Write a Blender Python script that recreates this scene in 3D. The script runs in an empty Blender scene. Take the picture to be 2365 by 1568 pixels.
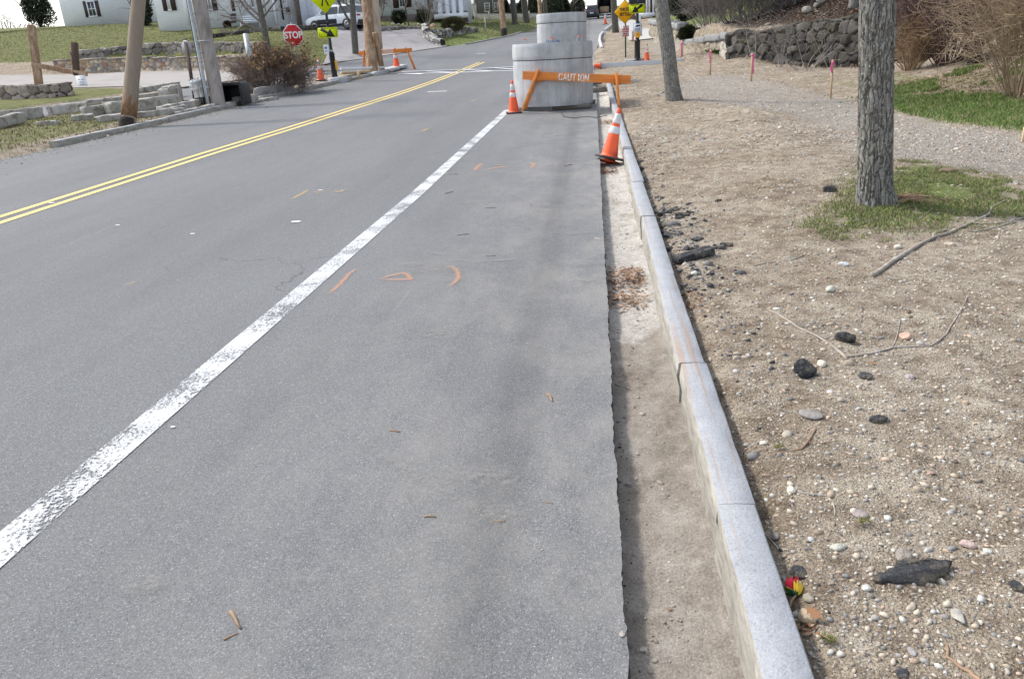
import bpy, bmesh, math, random
import numpy as np
from mathutils import Vector, Matrix, Euler
random.seed(7)
C = bpy.context.scene.collection
# ------------------------------------------------------------------ camera
F = 1750.0; CX = 1182.5; CY = 784.0          # focal length and centre for a 2365 px wide picture
H = 1.5; PITCH = math.atan(.38); ROLL = math.atan(.065); YAW = math.radians(7.0546)
def axes():
    p = PITCH
    f = np.array([0, math.cos(p), -math.sin(p)]); u = np.array([0, math.sin(p), math.cos(p)]); r = np.array([1., 0, 0])
    c, s = math.cos(ROLL), math.sin(ROLL)
    r2 = c*r - s*u; u2 = s*r + c*u
    cy, sy = math.cos(YAW), math.sin(YAW)
    R = np.array([[cy, -sy, 0], [sy, cy, 0], [0, 0, 1]])
    return R@r2, R@u2, R@f
AR, AU, AF = axes()
EYE = np.array([0, 0, H])
cam = bpy.data.cameras.new('camera'); cam.sensor_width = 36; cam.lens = F/2365*36
cam.clip_start = .05; cam.clip_end = 3000
co = bpy.data.objects.new('camera', cam); C.objects.link(co)
co.matrix_world = Matrix(((AR[0], AU[0], -AF[0], 0), (AR[1], AU[1], -AF[1], 0), (AR[2], AU[2], -AF[2], H), (0, 0, 0, 1)))
bpy.context.scene.camera = co
# ------------------------------------------------------------------ light
SUN_EL = 48; SUN_AZ = -68        # azimuth from +Y towards +X, degrees: the sun stands to the left, a little ahead
w = bpy.data.worlds.new('World'); bpy.context.scene.world = w; w.use_nodes = True
nt = w.node_tree; bg = nt.nodes['Background']
sky = nt.nodes.new('ShaderNodeTexSky'); sky.sky_type = 'NISHITA'; sky.sun_disc = False
sky.sun_elevation = math.radians(SUN_EL); sky.sun_rotation = math.radians(SUN_AZ)
sky.air_density = 1.0; sky.dust_density = 1.5; sky.ozone_density = 1.0
hs = nt.nodes.new('ShaderNodeHueSaturation'); hs.inputs['Saturation'].default_value = .5; hs.inputs['Value'].default_value = 1.0
nt.links.new(sky.outputs[0], hs.inputs['Color']); nt.links.new(hs.outputs[0], bg.inputs[0]); bg.inputs[1].default_value = .15
sl = bpy.data.lights.new('sun', 'SUN'); sl.energy = 1.75; sl.angle = math.radians(8); sl.color = (1, .95, .87)
so = bpy.data.objects.new('sun', sl); C.objects.link(so)
a, e = math.radians(SUN_AZ), math.radians(SUN_EL)
sd = Vector((math.sin(a)*math.cos(e), math.cos(a)*math.cos(e), math.sin(e)))
so.rotation_euler = sd.to_track_quat('Z', 'Y').to_euler(); so.location = (0, 0, 40)
vs = bpy.context.scene.view_settings
vs.view_transform = 'Standard'; vs.look = 'None'; vs.gamma = 1; vs.exposure = .92
bpy.context.scene.render.resolution_x = 1024; bpy.context.scene.render.resolution_y = 678
# ------------------------------------------------------------------ noise
rs = np.random.RandomState(3)
LAT = rs.rand(256, 256)
def vn(x, y, seed=0):
    x = np.asarray(x, float)+seed*17.3; y = np.asarray(y, float)+seed*9.1
    xi = np.floor(x).astype(int); yi = np.floor(y).astype(int); fx = x-xi; fy = y-yi
    fx = fx*fx*(3-2*fx); fy = fy*fy*(3-2*fy)
    g = lambda a, b: LAT[a & 255, b & 255]
    return (g(xi, yi)*(1-fx)+g(xi+1, yi)*fx)*(1-fy)+(g(xi, yi+1)*(1-fx)+g(xi+1, yi+1)*fx)*fy
def fbm(x, y, o=4, seed=0):
    v = 0; a = .5; t = 0
    for k in range(o):
        v = v+a*vn(x*2**k, y*2**k, seed+k); t += a; a *= .5
    return v/t-.5
def sm(t): t = np.clip(t, 0, 1); return t*t*(3-2*t)
# ------------------------------------------------------------------ terrain
def prof(y):
    y = np.asarray(y, float); t = np.clip(y, 15, 41)-15
    return .013*np.minimum(y, 41)+.0008*t*t+.0546*np.maximum(y-41, 0)*np.where(y > 130, 130/np.maximum(y, 1), 1)
def base(x, y): return prof(y)-.012*np.clip(x, -45, 0)
def xR(y): return np.interp(y, [-5, 24, 30, 40, 48, 55, 62, 75, 90, 140], [.05, .05, .0, .05, .25, .45, .9, 1.3, 1.9, 3.4])
def xL(y): return np.interp(y, [-5, 13.6, 21.4, 26.9, 32.5, 36, 38.4, 38.6, 41, 46, 50.7, 57, 62, 70, 83, 110, 140],
                            [-10.0, -10.2, -10.5, -10.4, -9.75, -9.2, -8.9, -14.3, -14.9, -14.2, -14.1, -9.9, -8.3, -7, -5.8, -4, -2.5])
def sN(y): return np.interp(y, [10, 19.6, 23.4, 25.7, 28.2, 30.8, 33.1, 35.2, 37.8, 38.6], [-17.5, -16.2, -15.0, -13.7, -13.2, -13.0, -12.4, -11.3, -9.6, -8.9])   # near edge of side street
def sF(y): return np.interp(y, [10, 22.9, 26, 28.1, 29.3, 31.6, 33.6, 35.9, 38.6, 41], [-21, -19.6, -19.5, -19.0, -18.2, -17.1, -16.3, -15.9, -15.6, -15.3])
def inroad(x, y):
    d1 = np.maximum(x-xR(y), xL(y)-x)                     # >0 outside
    d2 = np.where((y > 8) & (y < 40), np.maximum(x-sN(y), sF(y)-x), 9)
    return np.minimum(d1, d2)
# steps (retaining walls): polyline, height, side sign
WL1 = [(-33, 46.5), (-27.3, 46.0), (-22.9, 44.0), (-18.6, 41.6)]      # lower wall left
WL2 = [(-34, 49.8), (-27.5, 49.3), (-23.2, 47.3), (-18.9, 44.8)]
WR = [(3.9, 38.5), (4.9, 30.6), (8.2, 25.2)]                           # right boulder wall, its corner in the middle
def segd(px, py, A, B):
    ax, ay = A; bx, by = B; L = math.hypot(bx-ax, by-ay); dx, dy = (bx-ax)/L, (by-ay)/L
    t = (px-ax)*dx+(py-ay)*dy; s = -(px-ax)*dy+(py-ay)*dx
    return t, s, L
def wallstep(x, y, line, h, fade=9.):
    out = 0*x
    for A, B in zip(line[:-1], line[1:]):
        t, s, L = segd(x, y, A, B)
        out = np.maximum(out, np.where((t > -.3) & (t < L+.3), sm((s-.1)/.22)*np.exp(-np.maximum(s, 0)/fade), 0))
    t, s, L = segd(x, y, line[0], line[-1])
    return out*h*sm((t+.5)/1.0)*sm((L+.8-t)/2.5)
def rwall(x, y):
    t1, s1, L1 = segd(x, y, WR[0], WR[1]); t2, s2, L2 = segd(x, y, WR[1], WR[2])
    s = np.minimum(s1, s2)
    return .98*sm((s-.12)/.25)*sm((7-t2+L2*0)/2.5+.4)*np.exp(-np.maximum(s, 0)/9)*sm((8+t1)/5)
def steps(x, y): return wallstep(x, y, WL1, .72)+wallstep(x, y, WL2, .7)+rwall(x, y)
CP = []
for yy in (0, 8, 16, 24, 31, 38): CP += [(x, yy, 0) for x in (-9.5, -6, -3, 0)]
CP += [(-14.5, 26, 0), (-17, 26, 0), (-14.5, 33, 0), (-12, 38, 0), (-12, 45, 0), (-7, 48, 0), (-2, 48, 0), (-4, 60, 0), (0, 62, 0), (-3, 75, 0), (0, 90, 0), (-3, 105, 0), (-13, 50, 0),
       (-11.4, 15, .1), (-12.5, 18, .12), (-11.6, 22, .14), (-11.6, 28, .16), (-11, 33, .16), (-10, 36.3, .12), (-14, 19, .1), (-16, 15, .1), (-14, 8, .1), (-25, 10, .1), (-25, 20, .15),
       (-22, 27, .1), (-24, 33, .15), (-20, 31, .1), (-18, 36, .05), (-22, 40, .0), (-27, 44, .05), (-33, 44, .05), (-45, 45, .2), (-40, 30, .2),
       (-15.9, 42.8, -.05), (-17, 45, .15), (-16.5, 48, .45), (-20.2, 55.5, 1.6), (-17, 55.5, 1.2), (-24, 52, 1.5), (-27.7, 54.7, 1.75), (-23.7, 65.5, 1.75), (-32.6, 64.7, 2.3), (-19.2, 61.4, 1.33), (-24, 45.8, .66), (-29, 48, .7),
       (-15, 56, .7), (-12.8, 60, .4), (-14, 63, 1.0), (-11.6, 66, .75), (-11.4, 69.3, 1.0), (-16, 68, 1.3), (-18.2, 77.6, 1.55), (-9, 70, .4), (-8, 80, .5), (-17, 125, 1.0), (-11.5, 99, .53), (-8.9, 94, .44), (-11.9, 59.7, .05),
       (-45, 60, 2.5), (-60, 80, 3), (-30, 90, 2), (-40, 120, 2), (-20, 105, 1.2),
       # right side
       (1.0, 1.5, .09), (2.5, 1.5, .08), (1.2, 4, .09), (2.4, 4, .07), (1.3, 7, .12), (2.3, 6.8, .14), (2.5, 9.5, .16), (1.3, 11, .1), (2.2, 13, .15), (4, 3, .03), (4.5, 8, -.02), (3.9, 11.5, .0), (3.2, 16, .02), (5.3, 14, 0), (5.4, 10.8, .05), (7, 5, .2),
       (6, 17, .0), (1.5, 18, .1), (2, 25, .1), (1.5, 30, .0), (3.2, 29, .0), (2, 33, .14), (2.2, 36, .18), (3.4, 33, .12), (1.2, 42, .12), (1.8, 49, .1), (3.7, 54, .0), (2, 65, .0), (5.3, 66, .1), (7.2, 13, .1), (8.2, 15, .3), (9, 18, .45), (11, 20, .95), (13, 24, 1.4), (16, 20, 2.6), (12, 12, 1.2),
       (7.8, 24, 0), (4.6, 29, .0), (6.2, 27, .0), (5.5, 28.6, -.05), (6.6, 27.0, -.05), (7.5, 25.6, -.05), (4.3, 31, 0), (8.8, 23.6, .05), (3.9, 35, .1), (4.2, 28, 0), (9.5, 23.2, .3), (7.5, 31, 1.5), (9.5, 29, 1.8), (12, 31, 2.9), (10, 37, 3.0), (15, 40, 5.2), (22, 32, 6), (22, 50, 7.5), (6.2, 38, .9), (7.2, 46, 1.0), (9.5, 52, 2.0), (8.1, 72, .35), (12.2, 66, 2.2), (7, 90, .1), (4, 60, .2), (5.4, 48, .1), (16, 90, 1.5), (30, 20, 6), (25, 5, 3), (35, 60, 9), (40, 100, 8),
       (5, 82, .3), (9, 110, .2), (-60, 20, 0), (-60, -20, 0), (60, -20, 2), (60, 60, 9), (0, -20, 0), (0, 200, 0), (-60, 200, 2), (60, 200, 4), (-100, 100, 4), (100, 100, 10)]
CP = np.array(CP, float)
def ker(d2): return np.sqrt(d2+1.0)
_d2 = ((CP[:, None, :2]-CP[None, :, :2])**2).sum(-1)
_rhs = CP[:, 2]-steps(CP[:, 0], CP[:, 1])
_W = np.linalg.solve(ker(_d2)-1e-3*np.eye(len(CP)), _rhs)
def rbf(x, y):
    sh = x.shape; x = x.ravel(); y = y.ravel(); out = np.zeros(len(x))
    for i in range(0, len(x), 20000):
        d2 = (x[i:i+20000, None]-CP[None, :, 0])**2+(y[i:i+20000, None]-CP[None, :, 1])**2
        out[i:i+20000] = ker(d2)@_W
    return out.reshape(sh)
def T(x, y):
    x = np.atleast_1d(np.asarray(x, float)); y = np.atleast_1d(np.asarray(y, float))
    off = rbf(x, y)+steps(x, y)
    far = sm((np.hypot(x, y)-140)/80); off = off*(1-far)+far*3
    m = sm(inroad(x, y)/.35)
    return base(x, y)+off*m
def Ts(x, y): return float(T(x, y)[0])
def at(u, v, dz=0.0):
    """point of the ground that the photo shows at pixel u, v (2365 px wide copy) and its scale in px/m"""
    d = AF+AR*(u-CX)/F-AU*(v-CY)/F
    t = np.geomspace(.8, 380, 500); P = EYE[None]+d[None]*t[:, None]
    g = P[:, 2]-T(P[:, 0], P[:, 1])-dz
    i = int(np.argmax(g < 0)) if (g < 0).any() else 499
    lo, hi = t[max(i-1, 0)], t[i]
    for k in range(5):
        tt = np.linspace(lo, hi, 12); P = EYE[None]+d[None]*tt[:, None]
        g = P[:, 2]-T(P[:, 0], P[:, 1])-dz
        j = int(np.argmax(g < 0)) if (g < 0).any() else 11
        lo, hi = tt[max(j-1, 0)], tt[j]
    P = EYE+d*hi
    return Vector(P), F/hi
def ray(u, v, z):
    """point at depth z (metres along the view axis) seen at pixel u, v"""
    return Vector(EYE+(AF+AR*(u-CX)/F-AU*(v-CY)/F)*z)
def pix(P):
    d = np.array(P)-EYE; z = d@AF
    return CX+F*(d@AR)/z, CY-F*(d@AU)/z
# ------------------------------------------------------------------ mesh builder
class MB:
    def __init__(s): s.v = []; s.f = []; s.c = []; s.col = (1, 1, 1)
    def add(s, vs, fs, col=None):
        o = len(s.v); s.v += [tuple(p) for p in vs]; s.f += [tuple(i+o for i in f) for f in fs]
        s.c += [col or s.col]*len(fs)
    def box(s, c, size, rot=None, col=None, taper=1.0):
        x, y, z = [q/2 for q in size]
        P = [(-x, -y, -z), (x, -y, -z), (x, y, -z), (-x, y, -z), (-x*taper, -y*taper, z), (x*taper, -y*taper, z), (x*taper, y*taper, z), (-x*taper, y*taper, z)]
        R = rot if rot is not None else Matrix.Identity(3)
        P = [R@Vector(p)+Vector(c) for p in P]
        s.add(P, [(0, 3, 2, 1), (4, 5, 6, 7), (0, 1, 5, 4), (1, 2, 6, 5), (2, 3, 7, 6), (3, 0, 4, 7)], col)
    def bar(s, A, B, wx, wy, up=(0, 0, 1), col=None):
        A, B = Vector(A), Vector(B); d = B-A; L = d.length; z = d.normalized()
        x = Vector(up).cross(z)
        if x.length < 1e-4: x = Vector((1, 0, 0)).cross(z)
        x.normalize(); y = z.cross(x)
        R = Matrix((x, y, z)).transposed(); s.box((A+B)/2, (wx, wy, L), R, col)
    def tube(s, pts, rad, n=8, col=None, cap=True, jit=0, rnd=random):
        pts = [Vector(p) for p in pts]; m = len(pts)
        if not hasattr(rad, '__len__'): rad = [rad]*m
        vs = []; ref = None
        for i, p in enumerate(pts):
            d = (pts[min(i+1, m-1)]-pts[max(i-1, 0)]).normalized()
            if ref is None: ref = Vector((0, 1, 0)) if abs(d.z) > .6 else Vector((0, 0, 1))
            x = (ref-d*ref.dot(d)).normalized(); ref = x; y = d.cross(x)
            for k in range(n):
                a = 2*math.pi*k/n; r = rad[i]*(1+(rnd.uniform(-jit, jit) if jit else 0))
                vs.append(p+(x*math.cos(a)+y*math.sin(a))*r)
        fs = [(i*n+k, i*n+(k+1) % n, (i+1)*n+(k+1) % n, (i+1)*n+k) for i in range(m-1) for k in range(n)]
        if cap: fs += [tuple(range(n-1, -1, -1)), tuple(range((m-1)*n, m*n))]
        s.add(vs, fs, col)
    def lathe(s, prof_, n=24, c=(0, 0, 0), col=None, M=None):
        vs = []
        for (r, z) in prof_:
            for k in range(n):
                a = 2*math.pi*k/n; p = Vector((r*math.cos(a), r*math.sin(a), z))
                vs.append((M@p if M else p)+Vector(c))
        m = len(prof_)
        fs = [(i*n+k, i*n+(k+1) % n, (i+1)*n+(k+1) % n, (i+1)*n+k) for i in range(m-1) for k in range(n)]
        s.add(vs, fs, col)
    def prism(s, poly, th, M=None, col=None):
        """2-D polygon in local x,z facing -y, thickness th towards +y"""
        n = len(poly); A = [Vector((p[0], 0, p[1])) for p in poly]; B = [Vector((p[0], th, p[1])) for p in poly]
        P = [(M@q if M else q) for q in A+B]
        s.add(P, [tuple(range(n)), tuple(range(2*n-1, n-1, -1))]+[(i, i+n, (i+1) % n+n, (i+1) % n) for i in range(n)], col)
    def grid(s, P, col=None):
        """P: (n,m,3) array"""
        n, m = P.shape[:2]; vs = P.reshape(-1, 3)
        fs = [(i*m+j, i*m+j+1, (i+1)*m+j+1, (i+1)*m+j) for i in range(n-1) for j in range(m-1)]
        s.add(vs, fs, col)
    def build(s, name, mat, parent=None, world=False, origin=None, smooth=False, bevel=0):
        V = np.array(s.v, float)
        if origin is None and world: origin = tuple(parent.location) if parent else (V[:, 0].mean(), V[:, 1].mean(), V[:, 2].min())
        if origin is not None: V = V-np.array(origin)
        me = fastmesh(name, V, s.f, mat, np.array(s.c, float), smooth)
        o = bpy.data.objects.new(name, me); C.objects.link(o)
        if parent: o.parent = parent
        elif origin is not None: o.location = origin
        if bevel:
            b = o.modifiers.new('bevel', 'BEVEL'); b.width = bevel; b.segments = 2; b.limit_method = 'ANGLE'
        return o
def fastmesh(name, V, faces, mat, cols=None, smooth=False):
    me = bpy.data.meshes.new(name)
    me.vertices.add(len(V)); me.vertices.foreach_set('co', np.asarray(V, np.float32).ravel())
    if isinstance(faces, np.ndarray):
        k = faces.shape[1]; tot = np.full(len(faces), k, np.int32); idx = faces.ravel().astype(np.int32)
    else:
        tot = np.array([len(f) for f in faces], np.int32); idx = np.array([i for f in faces for i in f], np.int32)
    me.loops.add(len(idx)); me.loops.foreach_set('vertex_index', idx)
    me.polygons.add(len(tot)); st = np.concatenate([[0], np.cumsum(tot)[:-1]]).astype(np.int32)
    me.polygons.foreach_set('loop_start', st); me.polygons.foreach_set('loop_total', tot)
    if smooth: me.polygons.foreach_set('use_smooth', np.ones(len(tot), bool))
    me.update(calc_edges=True)
    if cols is not None and len(cols):
        at_ = me.color_attributes.new('Col', 'FLOAT_COLOR', 'CORNER')
        cc = np.repeat(cols, tot, axis=0); cc = np.concatenate([cc, np.ones((len(cc), 1))], 1)
        at_.data.foreach_set('color', cc.astype(np.float32).ravel())
    me.materials.append(mat)
    return me
def tag(o, label=None, cat=None, group=None, kind=None):
    if label: o['label'] = label
    if cat: o['category'] = cat
    if group: o['group'] = group
    if kind: o['kind'] = kind
    return o
def empty(name, loc, label, cat, group=None, rz=0, rot=None):
    o = bpy.data.objects.new(name, None); C.objects.link(o); o.location = loc; o.empty_display_size = .2
    o.rotation_euler = rot if rot else (0, 0, rz)
    return tag(o, label, cat, group)
def copytree(o, parent=None):
    c = o.copy(); C.objects.link(c)
    if parent: c.parent = parent
    for ch in o.children: copytree(ch, c)
    return c
def struct(o, **k): o['kind'] = 'structure'; return o
# ------------------------------------------------------------------ materials
class NM:
    def __init__(s, name):
        s.m = bpy.data.materials.new(name); s.m.use_nodes = True; s.t = s.m.node_tree; s.b = s.t.nodes['Principled BSDF']
        s.tc = s.t.nodes.new('ShaderNodeTexCoord')
    def n(s, t, **k):
        q = s.t.nodes.new('ShaderNode'+t)
        for a_, b_ in k.items():
            if a_ in q.inputs: q.inputs[a_].default_value = b_
            else: setattr(q, a_, b_)
        return q
    def l(s, a_, b_): s.t.links.new(a_, b_)
    def noise(s, scale, detail=4, rough=.6, co='Object', stretch=None):
        q = s.n('TexNoise', Scale=scale, Detail=detail, Roughness=rough)
        if stretch:
            mp = s.n('Mapping'); mp.inputs['Scale'].default_value = stretch; s.l(s.tc.outputs[co], mp.inputs[0]); s.l(mp.outputs[0], q.inputs['Vector'])
        else: s.l(s.tc.outputs[co], q.inputs['Vector'])
        return q.outputs['Fac']
    def ramp(s, fac, stops, interp='LINEAR'):
        q = s.n('ValToRGB'); e_ = q.color_ramp; e_.interpolation = interp
        while len(e_.elements) < len(stops): e_.elements.new(.5)
        for el, (p, c) in zip(e_.elements, stops):
            el.position = p; el.color = (c, c, c, 1) if not hasattr(c, '__len__') else (*c, 1)
        s.l(fac, q.inputs[0]); return q.outputs[0]
    def mix(s, fac, a_, b_, mode='MIX'):
        q = s.n('Mix', data_type='RGBA', blend_type=mode)
        for inp, val in ((q.inputs[0], fac), (q.inputs[6], a_), (q.inputs[7], b_)):
            if hasattr(val, 'is_linked') or hasattr(val, 'links'): s.l(val, inp)
            elif hasattr(val, '__len__'): inp.default_value = (*val[:3], 1)
            else: inp.default_value = val
        return q.outputs[2]
    def math(s, op, a_, b_=None):
        q = s.n('Math', operation=op)
        for inp, val in ((q.inputs[0], a_), (q.inputs[1], b_)):
            if val is None: continue
            if hasattr(val, 'links'): s.l(val, inp)
            else: inp.default_value = val
        return q.outputs[0]
    def attr(s, name='Col'):
        q = s.n('Attribute'); q.attribute_name = name; return q
    def bump(s, hgt, strength=.5, dist=.01):
        q = s.n('Bump', Strength=strength, Distance=dist); s.l(hgt, q.inputs['Height']); s.l(q.outputs[0], s.b.inputs['Normal']); return q
    def done(s, col, rough=.8, metal=0, spec=.5):
        if hasattr(col, 'links'): s.l(col, s.b.inputs['Base Color'])
        else: s.b.inputs['Base Color'].default_value = (*col, 1)
        s.b.inputs['Roughness'].default_value = rough; s.b.inputs['Metallic'].default_value = metal
        s.b.inputs['Specular IOR Level'].default_value = spec
        return s.m
def mottled(name, col, var=.25, scale=8, rough=.8, bump=.3, bscale=40, bd=.005, metal=0, dirt=None, dscale=2, spec=.4, stretch=None, attr=False):
    m = NM(name); f_ = m.noise(scale, 5, .65, stretch=stretch)
    v = m.ramp(f_, [(.25, 1-var), (.75, 1+var)])
    c = m.mix(1., m.attr().outputs['Color'] if attr else col, v, 'MULTIPLY')
    if dirt:
        d = m.ramp(m.noise(dscale, 6, .7, stretch=stretch), [(.48, 0.), (.66, 1.)]); c = m.mix(d, c, dirt)
    if bump: m.bump(m.noise(bscale, 4, .7, stretch=stretch), bump, bd)
    return m.done(c, rough, metal, spec)
# ------------------------------------------------------------------ ground materials
def asphalt_mat(name, main=(.176, .179, .183), dusty=(.36, .335, .30)):
    m = NM(name)
    big = m.ramp(m.noise(.6, 5, .7, stretch=(1, .25, 1)), [(.3, .90), (.7, 1.10)])
    sp = m.n('TexVoronoi', Scale=290.0); m.l(m.tc.outputs['Object'], sp.inputs['Vector'])
    spc = m.ramp(sp.outputs['Color'], [(.05, .5), (.45, .9), (.8, 1.15), (.97, 2.2)])
    c = m.mix(1., main, big, 'MULTIPLY'); c = m.mix(1., c, spc, 'MULTIPLY')
    fine = m.ramp(m.noise(420, 2, .8), [(.3, .75), (.7, 1.25)]); c = m.mix(1., c, fine, 'MULTIPLY')
    # dusty tint, stronger near the open edge (dirt tracked from the gutter)
    sx = m.n('SeparateXYZ'); m.l(m.tc.outputs['Object'], sx.inputs[0])
    edge = m.n('MapRange'); edge.inputs[1].default_value = -2.2; edge.inputs[2].default_value = 0.1; m.l(sx.outputs[0], edge.inputs[0])
    dn = m.ramp(m.noise(2.3, 6, .75, stretch=(1, .6, 1)), [(.42, 0.), (.68, 1.)])
    c = m.mix(m.math('MULTIPLY', m.math('MULTIPLY', dn, edge.outputs[0]), .5), c, dusty)
    # faint long scrapes and crack sealing
    sc = m.ramp(m.noise(3.0, 3, .6, stretch=(4, .12, 1)), [(.66, 0.), (.7, 1.)]); c = m.mix(m.math('MULTIPLY', sc, .14), c, (.3, .3, .3))
    wl = m.ramp(m.noise(.9, 4, .6, stretch=(1.2, .06, 1)), [(.35, .93), (.65, 1.06)]); c = m.mix(1., c, wl, 'MULTIPLY')
    lane = m.ramp(m.math('ADD', m.math('MULTIPLY', sx.outputs[0], .2), m.math('MULTIPLY', m.noise(.8, 3, .6, stretch=(1, .2, 1)), .03)), [(.0, 1.)])
    bx = m.n('MapRange'); bx.inputs[1].default_value = -.62; bx.inputs[2].default_value = .08; m.l(m.math('ADD', sx.outputs[0], m.math('MULTIPLY', m.noise(.7, 4, .7, stretch=(1, .3, 1)), .18)), bx.inputs[0])
    c = m.mix(1., c, m.ramp(bx.outputs[0], [(0., 1.), (.30, .97), (.42, .84), (.55, .88), (.68, 1.06), (1., 1.1)]), 'MULTIPLY')
    ck = m.n('TexVoronoi', Scale=.42, feature='DISTANCE_TO_EDGE'); nzv = m.n('TexNoise', Scale=3.0, Detail=6.0); m.l(m.tc.outputs['Object'], nzv.inputs['Vector']); sv = m.n('VectorMath', operation='SCALE'); sv.inputs['Scale'].default_value = .5; m.l(nzv.outputs['Color'], sv.inputs[0]); av = m.n('VectorMath', operation='ADD'); m.l(m.tc.outputs['Object'], av.inputs[0]); m.l(sv.outputs[0], av.inputs[1]); m.l(av.outputs[0], ck.inputs['Vector'])
    cm = m.math('MULTIPLY', m.ramp(ck.outputs['Distance'], [(.0, 1.), (.0035, 0.)]), m.ramp(m.noise(.5, 3, .5), [(.5, 0.), (.6, .6)])); c = m.mix(cm, c, (.05, .05, .052))
    m.bump(sp.outputs['Distance'], .5, .003)
    return m.done(c, .85, 0, .35)
M = {}
M['asphalt'] = asphalt_mat('asphalt')
M['drive'] = mottled('drive_asphalt', (.33, .31, .31), .12, 3, .9, .3, 60, .01, dirt=(.25, .24, .24), dscale=.6)
M['pave'] = mottled('light_paving', (.35, .325, .305), .1, 2, .9, .2, 40, .01, dirt=(.29, .27, .25), dscale=.5)
M['walk'] = mottled('sidewalk_concrete', (.46, .45, .42), .08, 2, .9, .2, 40, .01)
M['asph_dark'] = mottled('broken_asphalt', (.042, .045, .052), .7, 90, .9, 1., 70, .03, dirt=(.2, .18, .15), dscale=22)
M['slab_dark'] = mottled('asphalt_fragment', (.075, .078, .085), .6, 90, .9, 1., 110, .02, dirt=(.3, .25, .19), dscale=18)
def paint(name, col, lo, hi, scale=55, stretch=(1, .35, 1), rough=.7, big=.35):
    m = NM(name); f_ = m.noise(scale, 5, .75, stretch=stretch); g = m.noise(3, 3, .6)
    k = m.math('ADD', f_, m.math('MULTIPLY', m.math('SUBTRACT', g, .5), big))
    al = m.ramp(k, [(lo, 1.), (hi, 0.)])
    v = m.ramp(m.noise(20, 3), [(.3, .88), (.7, 1.05)]); m.done(m.mix(1., col, v, 'MULTIPLY'), rough)
    m.l(al, m.b.inputs['Alpha']); return m.m
M['white_worn'] = paint('worn_white_paint', (.62, .63, .64), .49, .60, 80, (1, .8, 1), big=.62)
M['white_paint'] = paint('white_road_paint', (.8, .8, .8), .68, .78)
M['yellow_paint'] = paint('yellow_road_paint', (.8, .6, .19), .66, .8)
def spraym(nm_, col):
    m = NM(nm_); k = m.math('MULTIPLY', m.ramp(m.noise(330, 3, .8), [(.36, 0.), (.56, 1.)]), m.attr().outputs['Fac'])
    m.done(col, .9); m.l(m.math('MULTIPLY', k, .66), m.b.inputs['Alpha']); return m.m
M['spray_orange'] = spraym('orange_spray', (.74, .38, .22)); M['spray_yellow'] = spraym('yellow_spray', (.66, .47, .22))
def stain_mat():
    m = NM('dried_mud_stain'); k = m.math('MULTIPLY', m.ramp(m.noise(28, 6, .8), [(.38, 0.), (.66, 1.)]), m.attr().outputs['Fac'])
    m.done((.36, .345, .32), .95); m.l(m.math('MULTIPLY', k, .5), m.b.inputs['Alpha']); return m.m
M['stain'] = stain_mat()
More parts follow.
